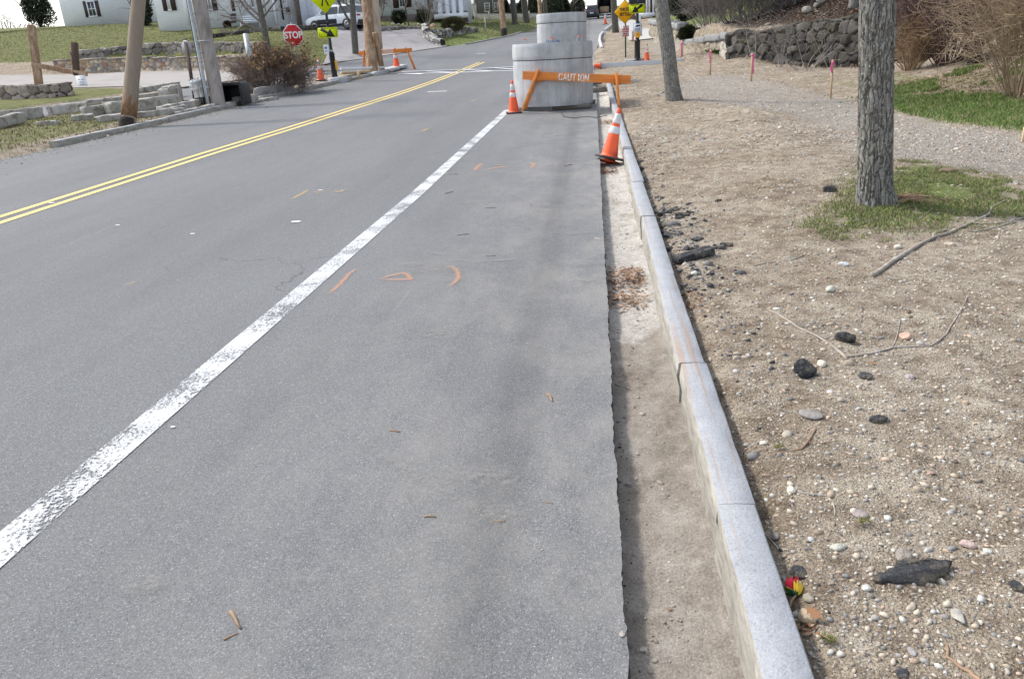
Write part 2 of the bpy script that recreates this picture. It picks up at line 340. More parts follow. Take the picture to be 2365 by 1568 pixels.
def ground_mat():
    m = NM('ground'); o = m.tc.outputs['Object']
    A = m.attr('mask'); sp = m.n('SeparateColor'); m.l(A.outputs['Color'], sp.inputs[0]); gR, gG, gB = sp.outputs
    B2 = m.attr('mask2'); sp2 = m.n('SeparateColor'); m.l(B2.outputs['Color'], sp2.inputs[0]); lawn, mulch, moss = sp2.outputs
    # sandy dirt
    d = m.ramp(m.noise(7, 6, .75), [(.28, (.13, .1, .073)), (.42, (.275, .225, .172)), (.57, (.425, .37, .295)), (.75, (.56, .51, .43))])
    d = m.mix(1., d, m.ramp(m.noise(1.1, 4, .6), [(.3, (.7, .65, .6)), (.7, (1.1, 1.1, 1.1))]), 'MULTIPLY')
    vo = m.n('TexVoronoi', Scale=70.0, Randomness=1.0); m.l(o, vo.inputs['Vector'])
    peb = m.ramp(vo.outputs['Distance'], [(.18, 1.), (.34, 0.)])
    pc = m.ramp(vo.outputs['Color'], [(.1, (.14, .135, .13)), (.35, (.36, .31, .25)), (.6, (.5, .46, .39)), (.9, (.62, .6, .55))])
    vo2 = m.n('TexVoronoi', Scale=210.0); m.l(o, vo2.inputs['Vector'])
    grit = m.ramp(vo2.outputs['Color'], [(.1, .55), (.5, 1.), (.9, 1.5)])
    d = m.mix(1., d, grit, 'MULTIPLY')
    pm = m.math('MULTIPLY', peb, m.ramp(m.noise(5, 4, .7), [(.42, .1), (.6, .9)])); d = m.mix(pm, d, pc)
    # grey crushed gravel
    g = m.ramp(vo.outputs['Color'], [(.1, (.12, .115, .112)), (.4, (.29, .265, .24)), (.7, (.42, .385, .34)), (.95, (.62, .58, .52))])
    g = m.mix(1., g, grit, 'MULTIPLY'); g = m.mix(.35, g, d)
    gn = m.ramp(m.math('ADD', gG, m.math('MULTIPLY', m.math('SUBTRACT', m.noise(3, 5, .8), .5), 1.3)), [(.42, 0.), (.7, 1.)])
    c = m.mix(gn, d, g)
    # leaf litter
    vl = m.n('TexVoronoi', Scale=16.0); m.l(o, vl.inputs['Vector'])
    lf = m.ramp(vl.outputs['Color'], [(.1, (.018, .013, .01)), (.4, (.045, .031, .022)), (.7, (.085, .058, .042)), (.95, (.15, .105, .075))])
    lf = m.mix(1., lf, m.ramp(m.noise(40, 4, .8), [(.3, .5), (.7, 1.3)]), 'MULTIPLY')
    ln = m.ramp(m.math('ADD', gB, m.math('MULTIPLY', m.math('SUBTRACT', m.noise(2.5, 5, .8), .5), 1.2)), [(.4, 0.), (.62, 1.)]); c = m.mix(ln, c, lf)
    # fresh grass, with straw showing through
    gr = m.ramp(m.noise(26, 5, .8), [(.3, (.07, .10, .025)), (.5, (.14, .18, .055)), (.62, (.26, .25, .11)), (.76, (.42, .35, .22))])
    gn2 = m.ramp(m.math('ADD', gR, m.math('MULTIPLY', m.math('SUBTRACT', m.noise(4.5, 6, .8), .5), 1.25)), [(.45, 0.), (.66, 1.)]); c = m.mix(gn2, c, gr)
    # winter lawn: olive and straw
    la = m.ramp(m.noise(2.2, 6, .75, stretch=(1, 1.6, 1)), [(.3, (.085, .1, .03)), (.5, (.155, .165, .06)), (.68, (.25, .23, .11)), (.8, (.34, .3, .17))])
    la = m.mix(1., la, m.ramp(m.noise(24, 4, .85), [(.3, .65), (.7, 1.3)]), 'MULTIPLY')
    c = m.mix(m.ramp(m.math('ADD', lawn, m.math('MULTIPLY', m.math('SUBTRACT', m.noise(2, 5, .8), .5), .8)), [(.42, 0.), (.6, 1.)]), c, la)
    ms = m.ramp(m.noise(9, 4, .8), [(.3, (.12, .14, .02)), (.7, (.25, .22, .05))])
    c = m.mix(m.ramp(m.math('ADD', moss, m.math('MULTIPLY', m.math('SUBTRACT', m.noise(5, 5, .8), .5), 1.3)), [(.5, 0.), (.7, 1.)]), c, ms)
    c = m.mix(m.ramp(mulch, [(.4, 0.), (.6, 1.)]), c, m.ramp(m.noise(22, 5, .8), [(.3, (.02, .014, .01)), (.7, (.075, .05, .035))]))
    h1 = m.math('ADD', m.math('MULTIPLY', m.noise(30, 6, .8), 1.), m.math('MULTIPLY', peb, .35))
    h1 = m.math('ADD', h1, m.math('MULTIPLY', m.noise(110, 3, .8), .5))
    m.bump(h1, .85, .02)
    return m.done(c, .95, 0, .15)
M['ground'] = ground_mat()
def gutter_mat():
    m = NM('gutter_silt')
    c = m.ramp(m.noise(5, 6, .75), [(.3, (.23, .195, .16)), (.5, (.39, .345, .295)), (.72, (.54, .495, .44))])
    sx = m.n('SeparateXYZ'); m.l(m.tc.outputs['Object'], sx.inputs[0])
    # old dried concrete between about 3.7 and 9 m
    mr = m.n('MapRange'); mr.inputs[1].default_value = 3.3; mr.inputs[2].default_value = 4.2; m.l(sx.outputs[1], mr.inputs[0])
    k = m.ramp(m.math('ADD', m.math('MULTIPLY', mr.outputs[0], .5), m.noise(3.5, 6, .8)), [(.86, 0.), (1.0, 1.)])
    c = m.mix(k, c, m.ramp(m.noise(40, 4, .8), [(.3, (.42, .39, .35)), (.6, (.68, .65, .6))]))
    c = m.mix(1., c, m.ramp(m.noise(120, 4, .8), [(.3, .6), (.7, 1.35)]), 'MULTIPLY')
    h = m.math('ADD', m.noise(24, 6, .85), m.math('MULTIPLY', m.noise(90, 4, .85), .5)); m.bump(h, .9, .02)
    return m.done(c, .95, 0, .2)
M['gutter'] = gutter_mat()
def kerb_mat():
    m = NM('granite_kerb')
    vo = m.n('TexVoronoi', Scale=260.0); m.l(m.tc.outputs['Object'], vo.inputs['Vector'])
    s = m.ramp(vo.outputs['Color'], [(.06, .72), (.3, .95), (.7, 1.03), (.95, 1.18)])
    c = m.mix(1., m.ramp(m.noise(9, 5, .7), [(.3, (.31, .325, .35)), (.7, (.39, .405, .43))]), s, 'MULTIPLY')
    rust = m.ramp(m.noise(11, 5, .65, stretch=(2.2, .045, .3)), [(.55, 0.), (.64, 1.)]); c = m.mix(m.math('MULTIPLY', rust, .65), c, (.36, .24, .16))
    # split face: warm, rough
    g = m.n('NewGeometry'); sx = m.n('SeparateXYZ'); m.l(g.outputs['Normal'], sx.inputs[0])
    side = m.ramp(sx.outputs[2], [(.45, 1.), (.75, 0.)])
    fc = m.ramp(m.noise(13, 6, .8, stretch=(1, .4, 1.6)), [(.3, (.16, .15, .135)), (.5, (.36, .335, .29)), (.68, (.50, .475, .42)), (.8, (.60, .59, .56))])
    c = m.mix(side, c, fc)
    m.bump(m.math('ADD', m.math('MULTIPLY', m.noise(60, 5, .8), 1.), m.math('MULTIPLY', m.noise(14, 4, .8), 1.)), .5, .01)
    return m.done(c, .75, 0, .4)
M['kerb'] = kerb_mat()
M['granite'] = mottled('weathered_granite', (.42, .40, .365), .35, 5, .85, .8, 22, .03, dirt=(.15, .135, .105), dscale=3.6)
M['granite_new'] = mottled('new_granite', (.52, .52, .53), .15, 60, .7, .4, 60, .01)
M['stonecol'] = mottled('fieldstone', None, .4, 6, .9, .7, 30, .02, attr=True)
M['pebble'] = mottled('pebble', None, .18, 60, .75, .2, 120, .002, attr=True)
M['core'] = mottled('dark_joint', (.03, .028, .025), .4, 6, .95)
# ------------------------------------------------------------------ polygons for ground cover
def poly_px(pts): return np.array([at(u, v)[0][:2] for u, v in pts])
def inpoly(x, y, P):
    ins = np.zeros(x.shape, bool); n = len(P); dmin = np.full(x.shape, 1e9)
    for i in range(n):
        x1, y1 = P[i]; x2, y2 = P[(i+1) % n]
        c = ((y1 > y) != (y2 > y)) & (x < (x2-x1)*(y-y1)/(y2-y1+1e-12)+x1); ins ^= c
        dx, dy = x2-x1, y2-y1; t = np.clip(((x-x1)*dx+(y-y1)*dy)/(dx*dx+dy*dy+1e-12), 0, 1)
        dmin = np.minimum(dmin, np.hypot(x-x1-t*dx, y-y1-t*dy))
    return np.where(ins, dmin, -dmin)
def soft(x, y, P, wd): return np.clip(.5+inpoly(x, y, P)/wd*.5, 0, 1)
PG_tree = poly_px([(1850, 545), (1880, 505), (1950, 445), (2005, 388), (2100, 372), (2200, 385), (2290, 412), (2365, 425), (2420, 500), (2210, 520), (2080, 530), (1930, 562)])
PG_lawnR = poly_px([(1985, 226), (2100, 222), (2365, 232), (2500, 240), (2500, 330), (2365, 302), (2250, 288), (2070, 258)])
PG_slope = poly_px([(1995, 185), (2070, 190), (2160, 175), (2250, 158), (2365, 130), (2520, 120), (2500, 236), (2365, 236), (2060, 226)])
PG_band = poly_px([(1790, 160), (1850, 172), (1990, 185), (2060, 225), (1950, 215), (1860, 188)])
PG_grav = poly_px([(1590, 182), (1680, 170), (1790, 190), (1930, 226), (2080, 262), (2230, 292), (2500, 335), (2500, 420), (2300, 408), (2150, 382), (2060, 372), (1980, 345), (1900, 300), (1800, 262), (1640, 240), (1500, 220)])
WLN = np.array([(-16.1, 41.6), (-14.7, 46.5), (-14.6, 51.5), (-16.4, 59.5), (-21, 58.6), (-23, 66), (-60, 70), (-60, 50.2), (-34, 50), (-18.9, 45.0), (-18.4, 41.8)])    # left lawn
WL_B = np.array([(-10.6, 57), (-9.2, 57), (-7.8, 62.3), (-6.2, 71), (-5.4, 85), (-6, 112), (-20, 112), (-22, 66), (-13, 62)])
WL_C = np.array([(-10.3, 12), (-10.7, 21), (-12.9, 24), (-14.8, 23.4), (-17, 19), (-22, 12), (-22, 6), (-10.2, 8)])      # near left verge
WL_D = np.array([(-19.8, 24), (-19.6, 26.5), (-18.6, 29.6), (-17.4, 31.6), (-24, 33.5), (-33, 38), (-60, 38), (-60, 10), (-22, 10)])
WR_B = np.array([(3.9, 55), (5.2, 62), (5.6, 84), (14, 84), (18, 66), (8, 44), (6.4, 42)])
WR_L = np.array([(5.3, 32), (9, 26), (14, 27), (40, 20), (60, 90), (16, 66), (7.5, 42), (5, 38)])   # leaf litter hill
PG_knoll = poly_px([(1560, 66), (1650, 56), (1720, 40), (1790, 10), (1800, -20), (1640, -20), (1560, 20)])
PG_mix = poly_px([(1995, 162), (2080, 160), (2200, 172), (2100, 215), (2050, 222), (1985, 200)])
def masks(x, y):
    R = soft(x, y, PG_tree, .7)*.8; R = np.maximum(R, soft(x, y, PG_lawnR, .5)*1.0); R = np.maximum(R, soft(x, y, PG_slope, .8)*.52); R = np.maximum(R, soft(x, y, PG_band, .6)*.6); R = np.maximum(R, soft(x, y, PG_knoll, .8)*.85); R = np.maximum(R, soft(x, y, PG_mix, .6)*.5)
    R = np.maximum(R, soft(x, y, WL_B, .6)*.95); R = np.maximum(R, soft(x, y, WR_B, 1)*.95)
    R = np.maximum(R, ((x > 1.3) & (x < 4.2) & (y > 42) & (y < 52))*.45)
    R = np.maximum(R, ((x > 2.1) & (x < 3.6) & (y > 17.5) & (y < 20))*.3)
    G = soft(x, y, PG_grav, .5)*.95; G = np.maximum(G, sm((x-2.2)/1)*sm((52-y)/2)*sm((y-36)/2)*.8)
    G = np.maximum(G, ((x < -9.5) & (x > -13.5) & (y > 28) & (y < 38))*.6)
    B = soft(x, y, WR_L, 1.2)*(1-soft(x, y, PG_knoll, .8)*.8); B = np.maximum(B, soft(x, y, PG_mix, .6)*.45); B = np.maximum(B, sm((.62-x)/.15)*(x > .4)*(y < 25)*.35)
    Lw = soft(x, y, WLN, .5); Lw = np.maximum(Lw, soft(x, y, WL_C, 1.)*.62); Lw = np.maximum(Lw, soft(x, y, WL_D, .5)*.85)
    far = (np.hypot(x, y) > 112) | (x < -45) | ((y > 66) & (x < -6)); Lw = np.maximum(Lw, far*.9)
    mul = (np.hypot((x+9.3)/2.2, (y-90)/8) < 1)*1.; mul = np.maximum(mul, (np.hypot(x+14.4, (y-43.9)/1) < .7)*1.)
    s0 = (np.hypot((x+12.2), (y-28.2)/1.6) < 1.2)*1.; mul = np.maximum(mul, s0)
    moss = soft(x, y, poly_px([(1990, 175), (2080, 160), (2200, 175), (2330, 130), (2365, 140), (2200, 205), (2080, 215)]), .8)*.6
    return np.stack([R, G, B], -1), np.stack([Lw, mul, moss], -1)
def ss(*segs):
    out = []
    for a_, b_, st in segs: out += list(np.arange(a_, b_, st))
    return np.array(out+[segs[-1][1]])
gx = ss((-420, -60, 40), (-60, -28, 2), (-28, -9, .45), (-9, .2, 2.3), (.2, .42, .11), (.42, .6, .03), (.6, 5.2, .055), (5.2, 12, .2), (12, 30, 1), (30, 60, 3), (60, 420, 40))
gy = ss((-60, -4, 14), (-4, .8, .8), (.8, 5, .045), (5, 11, .07), (11, 20, .13), (20, 62, .33), (62, 130, 1.2), (130, 300, 17), (300, 900, 100))
XX, YY = np.meshgrid(gx, gy); ZZ = T(XX, YY)
rd = inroad(XX, YY)
near = sm((XX-.42)/.1)*sm((30-YY)/8)
ZZ = ZZ+near*(.045*fbm(XX*1.7, YY*1.7, 3, 5)+.03*fbm(XX*7, YY*7, 4, 2)+.014*fbm(XX*26, YY*26, 2, 8))
ZZ = ZZ+sm((rd-.3)/2)*(1-near)*.08*fbm(XX*.9, YY*.9, 4, 6)
# torn-up soil: ridge along the walk, heap below the right wall, dip beside the kerb
ZZ = ZZ+.07*np.exp(-((XX-2.1-.05*(YY-7))/.5)**2)*sm((YY-8)/3)*sm((17-YY)/4)
ZZ = ZZ+.45*np.exp(-((XX-4.1)/.8)**2-((YY-33.2)/2.2)**2)*(1+.8*fbm(XX*3, YY*3, 3, 1))+.25*np.exp(-((XX-5.2)/.9)**2-((YY-29)/1.0)**2)
ZZ = ZZ-.05*np.exp(-((XX-.47)/.06)**2)*(YY < 25)
sink = (rd < .02)
ZZ = np.where(sink & (rd < -.0), ZZ-.22, ZZ)
ZZ = np.where((XX > -.6) & (XX < .40) & (YY < 25), base(XX, YY)-.26, ZZ)
DRIVE = np.array([(-14.75, 44.5), (-14.6, 50.7), (-11.7, 54.5), (-11.4, 59.2), (-11.9, 61.5), (-14.2, 62.8), (-25, 61.8), (-24, 59.2), (-18.4, 57.4), (-15.7, 50)])
sd_ = inpoly(XX, YY, DRIVE); ZZ = np.where(sd_ > .2, ZZ-.15, ZZ)
me = None
gm1, gm2 = masks(XX, YY)
nY, nX = XX.shape
V = np.stack([XX, YY, ZZ], -1).reshape(-1, 3)
idx = np.arange(nY*nX).reshape(nY, nX)
Fq = np.stack([idx[:-1, :-1], idx[:-1, 1:], idx[1:, 1:], idx[1:, :-1]], -1).reshape(-1, 4)
me = fastmesh('ground', V, Fq, M['ground'], smooth=True)
for nm_, g_ in (('mask', gm1), ('mask2', gm2)):
    a_ = me.color_attributes.new(nm_, 'FLOAT_COLOR', 'POINT')
    a_.data.foreach_set('color', np.concatenate([g_.reshape(-1, 3), np.ones((nY*nX, 1))], 1).astype(np.float32).ravel())
ground = bpy.data.objects.new('ground', me); C.objects.link(ground); struct(ground)
ZG = ZZ
def gz(x, y):
    """height of the built ground mesh"""
    i = int(np.clip(np.searchsorted(gx, x)-1, 0, nX-2)); j = int(np.clip(np.searchsorted(gy, y)-1, 0, nY-2))
    fx = (x-gx[i])/(gx[i+1]-gx[i]); fy = (y-gy[j])/(gy[j+1]-gy[j])
    return float((ZG[j, i]*(1-fx)+ZG[j, i+1]*fx)*(1-fy)+(ZG[j+1, i]*(1-fx)+ZG[j+1, i+1]*fx)*fy)
def gzv(x, y):
    i = np.clip(np.searchsorted(gx, x)-1, 0, nX-2); j = np.clip(np.searchsorted(gy, y)-1, 0, nY-2)
    fx = (x-gx[i])/(gx[i+1]-gx[i]); fy = (y-gy[j])/(gy[j+1]-gy[j])
    return (ZG[j, i]*(1-fx)+ZG[j, i+1]*fx)*(1-fy)+(ZG[j+1, i]*(1-fx)+ZG[j+1, i+1]*fx)*fy
# ------------------------------------------------------------------ road sheets
def strip(name, ys, xa, xb, nx, mat, dz=0., skirt=0., hf=base):
    ys = np.asarray(ys); t = np.linspace(0, 1, nx)[None]
    X = xa(ys)[:, None]*(1-t)+xb(ys)[:, None]*t; Y = np.repeat(ys[:, None], nx, 1); Z = hf(X, Y)+dz
    mb = MB(); mb.grid(np.stack([X, Y, Z], -1)); 
    if skirt:
        Pn = np.stack([np.stack([X[:, -1], Y[:, -1], Z[:, -1]], -1), np.stack([X[:, -1]+.004*np.sin(Y[:, -1]*90), Y[:, -1], Z[:, -1]-skirt*.5], -1), np.stack([X[:, -1]-.01, Y[:, -1], Z[:, -1]-skirt], -1)], 1)
        ob2 = MB(); ob2.grid(Pn); o2 = ob2.build('road_broken_edge', M['asph_dark']); struct(o2)
    o = mb.build(name, mat, smooth=True); struct(o); return o
def edgex(y): return xR(y)+.022*fbm(y*1.3, y*0+2.2, 3, 4)+.012*fbm(y*7, y*0+7.7, 3, 9)*(y < 14)+.012*(vn(y*45, y*0+1.1, 4)-.5)*(y < 8)
yy = ss((-5, .8, .5), (.8, 8, .02), (8, 14, .06), (14, 38.5, .35))
strip('main_road', yy, lambda y: xL(y)+.02, edgex, 14, M['asphalt'], 0, .14)
strip('road_junction', ss((38.5, 140, 1.)), lambda y: xL(y), lambda y: xR(y), 10, M['asphalt'], 0)
strip('side_street', ss((8, 38.5, .6)), lambda y: sF(y), lambda y: sN(y)-0*y, 5, M['asphalt'], 0)
# gutter
yv = ss((-3, .8, .3), (.8, 8, .018), (8, 24.5, .08)); xv = np.linspace(-.02, .37, 22)
X, Y = np.meshgrid(xv, yv)
Z = base(X, Y)-.085+.03*fbm(X*4, Y*4, 3, 3)+.022*fbm(X*22, Y*22, 3, 4)+.010*fbm(X*60, Y*60, 2, 6)+.012*((X-.15)/.2)**2
mb = MB(); mb.grid(np.stack([X, Y, Z], -1)); struct(mb.build('gutter', M['gutter'], smooth=True))
def gut(x, y): return float(base(x, y))-.085+.03*float(fbm(x*4, y*4, 3, 3))+.022*float(fbm(x*22, y*22, 3, 4))
# ------------------------------------------------------------------ markings
def line_strip(mb, pts, wd, dz=.004, hf=base):
    pts = np.array(pts, float); d = np.gradient(pts, axis=0); d /= np.linalg.norm(d, axis=1)[:, None]+1e-9
    n = np.stack([-d[:, 1], d[:, 0]], -1)*(np.array(wd)/2 if np.isscalar(wd) else np.array(wd)[:, None]/2)
    A, B = pts-n, pts+n
    P = np.stack([np.c_[A, hf(A[:, 0], A[:, 1])+dz], np.c_[B, hf(B[:, 0], B[:, 1])+dz]], 1); mb.grid(P)
mb = MB(); ys = np.arange(-2, 18.0, .25)
line_strip(mb, np.c_[-2.03+.07*np.interp(ys, [0, 8, 18], [0, 1.6, 1.2]), ys], .15)
struct(mb.build('white_edge_line', M['white_worn']))
def yl(y): return np.interp(y, [-2, 7, 12, 20, 28, 36, 42], [-6.1, -6.22, -6.3, -6.25, -5.95, -5.65, -5.35])
for k, nm_ in ((-.12, 'yellow_centre_line'), (.12, 'yellow_centre_line')):
    mb = MB(); ys = np.arange(-1, 39.8, .4); line_strip(mb, np.c_[yl(ys)+k, ys], .1); struct(mb.build(nm_, M['yellow_paint']))
def gpx(pts): return [tuple(at(u, v)[0][:2]) for u, v in pts]
def dense(pts, st=.25):
    out = [pts[0]]
    for a_, b_ in zip(pts[:-1], pts[1:]):
        n = max(1, int(math.dist(a_, b_)/st))
        out += [(a_[0]+(b_[0]-a_[0])*k/n, a_[1]+(b_[1]-a_[1])*k/n) for k in range(1, n+1)]
    return out
mb = MB()
for i, (pts, wd) in enumerate(((([(927, 166.5), (1068, 161.5), (1200, 154)]), .22), (([(919, 171.5), (1040, 169), (1200, 163.5)]), .22), (([(985, 166), (1060, 169)]), .2), (([(1068, 162), (1140, 166)]), .2), ([(930, 171), (975, 172.5)], .25), ([(1130, 158), (1200, 162)], .2))):
    line_strip(mb, dense(gpx(pts)), wd, .008+.003*i)
struct(mb.build('crosswalk_marking', M['white_paint']))
mb = MB(); line_strip(mb, dense(gpx([(987, 213), (1032, 211)])), .16, .005); line_strip(mb, dense(gpx([(1101, 125), (1122, 124)])), .2, .005); struct(mb.build('stop_bar_remnant', M['white_paint']))
# survey marks sprayed on the asphalt
def spray(mat, lines, wd, nm_='spray_marking'):
    mb = MB()
    for i, L in enumerate(lines):
        q = np.array(dense(gpx(L), .02)); d = np.gradient(q, axis=0); d /= np.linalg.norm(d, axis=1)[:, None]+1e-9; nn = np.stack([-d[:, 1], d[:, 0]], -1)
        w_ = wd*(.75+.5*np.sin(np.pi*(np.arange(len(q))+1)/(len(q)+1)))[:, None]; os_ = (-1, -.6, -.2, .2, .6, 1); al = (0, .45, 1, 1, .45, 0)
        R_ = [np.c_[q+nn*w_*o_, base((q+nn*w_*o_)[:, 0], (q+nn*w_*o_)[:, 1])+.004+.0008*i] for o_ in os_]
        for j in range(5):
            for k in range(len(q)-1): e_ = min(1, (k+1)/4, (len(q)-1-k)/4); mb.add([R_[j][k], R_[j+1][k], R_[j+1][k+1], R_[j][k+1]], [(0, 1, 2, 3)], ((al[j]+al[j+1])/2*e_,)*3)
    struct(mb.build(nm_, mat))
X0, Y0, S0 = 556, 370.7, .2758            # crop 900..1900 x 600..1300 to the 2365 px copy
q = lambda L: [(X0+a_*S0, Y0+b_*S0) for a_, b_ in L]
spray(M['spray_orange'], [q([(700, 1112), (745, 1112), (800, 1070), (860, 1010), (915, 945), (960, 920), (1030, 912)]), q([(1170, 1000), (1230, 975), (1350, 948), (1390, 955), (1430, 1000), (1300, 1003), (1170, 1000)]),
      q([(1700, 885), (1760, 890), (1815, 930), (1825, 985), (1790, 1030), (1735, 1062)])], .021)
spray(M['spray_orange'], [q([(1960, 90), (1990, 50), (2025, 25)]), [(1131, 391), (1150, 388), (1178, 384)], [(1142, 383), (1165, 381)], [(1222, 377), (1232, 380), (1231, 386), (1224, 390)], [(1255, 262), (1265, 256)], [(1128, 393), (1140, 390)]], .035)
spray(M['spray_yellow'], [q([(420, 330), (480, 300), (530, 270), (570, 245)]), q([(500, 280), (550, 290)]), q([(610, 275), (660, 265), (740, 258)]), q([(625, 285), (700, 278)]), q([(780, 258), (830, 270), (860, 255), (920, 250)]), q([(650, 262), (610, 272)])], .03)
spray(M['spray_yellow'], [[(975, 305), (985, 299), (996, 296)], [(1088, 236), (1098, 232), (1125, 230)], [(295, 655), (314, 656)]], .05)
mb = MB()
for k, (u, v, rx) in enumerate([(1010, 765, .09), (1005, 776, .12), (1090, 468, .16), (1010, 620, .22), (1160, 1190, .1), (1330, 540, .1), (950, 612, .1), (1345, 650, .08), (700, 1340, .06), (340, 1355, .08), (1355, 610, .12), (1120, 1108, .12)]):
    P, s_ = at(u, v); n = 16; rg = [(0, 1.), (.35, .8), (.7, .35), (1., 0.)]
    for (r0, c0), (r1, c1) in zip(rg[:-1], rg[1:]):
        for j in range(n):
            q_ = [(r_, t_*2*math.pi/n) for r_, t_ in ((r0, j), (r1, j), (r1, j+1), (r0, j+1))]
            mb.add([(P.x+r_*rx*1.5*math.cos(t_), P.y+r_*rx*.8*math.sin(t_), float(base(P.x, P.y+r_*rx*.8*math.sin(t_)))+.004+.0006*k) for r_, t_ in q_], [(0, 1, 2, 3)], ((c0+c1)/2,)*3)
struct(mb.build('mud_stain', M['stain']))
spray(M['stain'], [[(762, 968), (830, 1012), (900, 1062), (1000, 1120), (1100, 1178), (1180, 1222)], [(1040, 600), (1100, 606), (1180, 600)], [(980, 585), (1040, 590)], [(1130, 605), (1200, 600)]], .03, 'scrape_mark')
mb = MB()
for k, (u, v, rx) in enumerate([(272, 521, .025), (684, 513, .05), (445, 541, .025), (400, 988, .011), (840, 553, .02), (565, 250, .06), (120, 470, .04), (740, 441, .03)]):
    P, s_ = at(u, v); n = 10
    vs = [(P.x+rx*math.cos(t), P.y+rx*.6*math.sin(t)) for t in np.linspace(0, 2*math.pi, n, endpoint=False)]
    mb.add([(a_, b_, float(base(a_, b_))+.005+.0006*k) for a_, b_ in vs], [tuple(range(n))])
struct(mb.build('paint_spot', M['white_paint']))
# driveway, light forecourt on the left, far sidewalk
def drape(name, P4, nu, nv, mat, dz=.03):
    P4 = [np.array(p, float) for p in P4]
    u = np.linspace(0, 1, nu)[:, None, None]; v = np.linspace(0, 1, nv)[None, :, None]
    G = (P4[0]*(1-u)+P4[1]*u)*(1-v)+(P4[3]*(1-u)+P4[2]*u)*v
    Z = np.maximum(T(G[..., 0], G[..., 1]), 0*G[..., 0])+dz
    mb = MB(); mb.grid(np.concatenate([G, Z[..., None]], -1)); o = mb.build(name, mat, smooth=True); struct(o); return o
drape('driveway', [(-15.0, 43.6), (-9.9, 57.3), (-12.2, 62.6), (-19.2, 60.2)], 40, 40, M['drive'], .035)
drape('driveway_upper', [(-19.1, 58.6), (-12.2, 62.2), (-14.0, 66.5), (-27, 63.2)], 30, 30, M['drive'], .05)
drape('forecourt', [(-60, 35), (-24, 33.5), (-24, 44.9), (-60, 47.2)], 60, 30, M['pave'], .02); drape('forecourt', [(-24.1, 33.5), (-17.1, 32.9), (-18.2, 41.9), (-24.1, 44.9)], 40, 30, M['pave'], .028)
drape('forecourt_apron', [(-17.3, 31.7), (-15.9, 35.8), (-16.4, 41.2), (-21, 35)], 20, 20, M['pave'], .035)
drape('sidewalk', [(2.3, 50), (4.1, 50.5), (4.0, 90), (2.4, 90)], 30, 80, M['walk'], .04)
# ------------------------------------------------------------------ granite kerbs
def kerb_run(mb, pts, wd, top, deep, rough=.006, seg=.05, jog=None, hf=None, side=1):
    """cross-section swept along plan points; the road face looks to -side"""
    pts = np.array(dense(pts, seg)); d = np.gradient(pts, axis=0); d /= np.linalg.norm(d, axis=1)[:, None]
    n = np.stack([d[:, 1], -d[:, 0]], -1)*side
    cs = [(0.006, -deep), (.0, -deep*.55), (.004, 0.), (-.004, top*.5), (.0, top-.004), (.004, top), (wd*.5, top+.002), (wd-.004, top), (wd, top-.004), (wd, -deep)]
    P = []
    for k, (o, z) in enumerate(cs):
        l_ = np.arange(len(pts))*seg
        j = rough*2*(vn(l_*9+k*3.1+pts[0, 1]*5, l_*0+k*5.3, 2)-.5)*(1.8 if k in (1, 2, 3) else (.7 if k in (4, 5) else .5))
        q = pts+n*(o+j)[:, None] if hasattr(j, '__len__') else pts+n*o
        P.append(np.c_[q, hf(pts[:, 0], pts[:, 1])+z+j*.4])
    P = np.stack(P, 1); mb.grid(P)
    for e_ in (P[0], P[-1]): mb.add(e_, [tuple(range(len(e_)))])
kb = MB()
J = [-1.2] + [at(u, v, .12)[0].y for u, v in ((1720, 1112), (1607, 798), (1545, 600), (1495, 478), (1475, 412), (1455, 362), (1440, 310))]
while J[-1] < 23: J.append(J[-1]+1.75)
random.seed(11)
for i, (a_, b_) in enumerate(zip(J[:-1], J[1:])):
    x0 = [.352, .356, .347, .351, .345, .352, .35][i % 7]; x1 = x0+random.uniform(-.006, .006); gap = .004
    wdt = .113+random.uniform(-.004, .004)
    kerb_run(kb, [(x0, a_+gap), (x1, b_-gap)], wdt, .122+random.uniform(-.006, .006), .25, .0045, .05, hf=base)
ke = kb.build('granite_kerb', M['kerb']); struct(ke)
kb = MB()   # kerb along the left island
LK = [(float(xL(y))-.02, y) for y in np.arange(13.9, 36.3, .75)]
for i, (a_, b_) in enumerate(zip(LK[:-1:3], LK[3::3])):
    kerb_run(kb, [b_, a_], .14, .12+random.uniform(-.01, .01), .2, .012, .12, hf=base)
nose = [tuple(at(u, v)[0][:2]) for u, v in ((868, 172), (905, 168.5))]
struct(kb.build('island_kerb', M['kerb']))
kb = MB()   # white far kerb on the right, in two pieces, and the kerb across the new ramp
for pts in ([(1387, 113), (1382, 97), (1384, 86), (1390, 78)], [(1395, 72), (1404, 65), (1416, 54)]):
    kerb_run(kb, [tuple(at(u, v)[0][:2]) for u, v in pts], .15, .14, .2, .01, .25, hf=base)
struct(kb.build('far_kerb', M['granite_new']))
kb = MB()
kerb_run(kb, [tuple(at(u, v)[0][:2]) for u, v in ((1080, 104), (1128, 94.5), (1166, 87), (1194, 80), (1218, 71), (1236, 66))][::-1], .15, .1, .2, .01, .4, hf=base)
struct(kb.build('far_left_kerb', M['granite']))
kb = MB(); pA, pB = at(1366, 160)[0], at(1577, 146)[0]
pp = [(pA.x-.3, pA.y), (pA.x+.6*(pB.x-pA.x), pA.y+.62*(pB.y-pA.y)), (pB.x, pB.y)]
hk = lambda x, y: np.interp(x, [pA.x, pB.x], [pA.z+.02, pB.z+.0])
kerb_run(kb, pp, .17, .17, .3, .006, .3, hf=hk, side=1)
o = kb.build('granite_kerb', M['granite_new'], world=True); tag(o, 'long pale granite kerb stone laid across the dirt in front of the black crossing pole on the right', 'kerbstone')
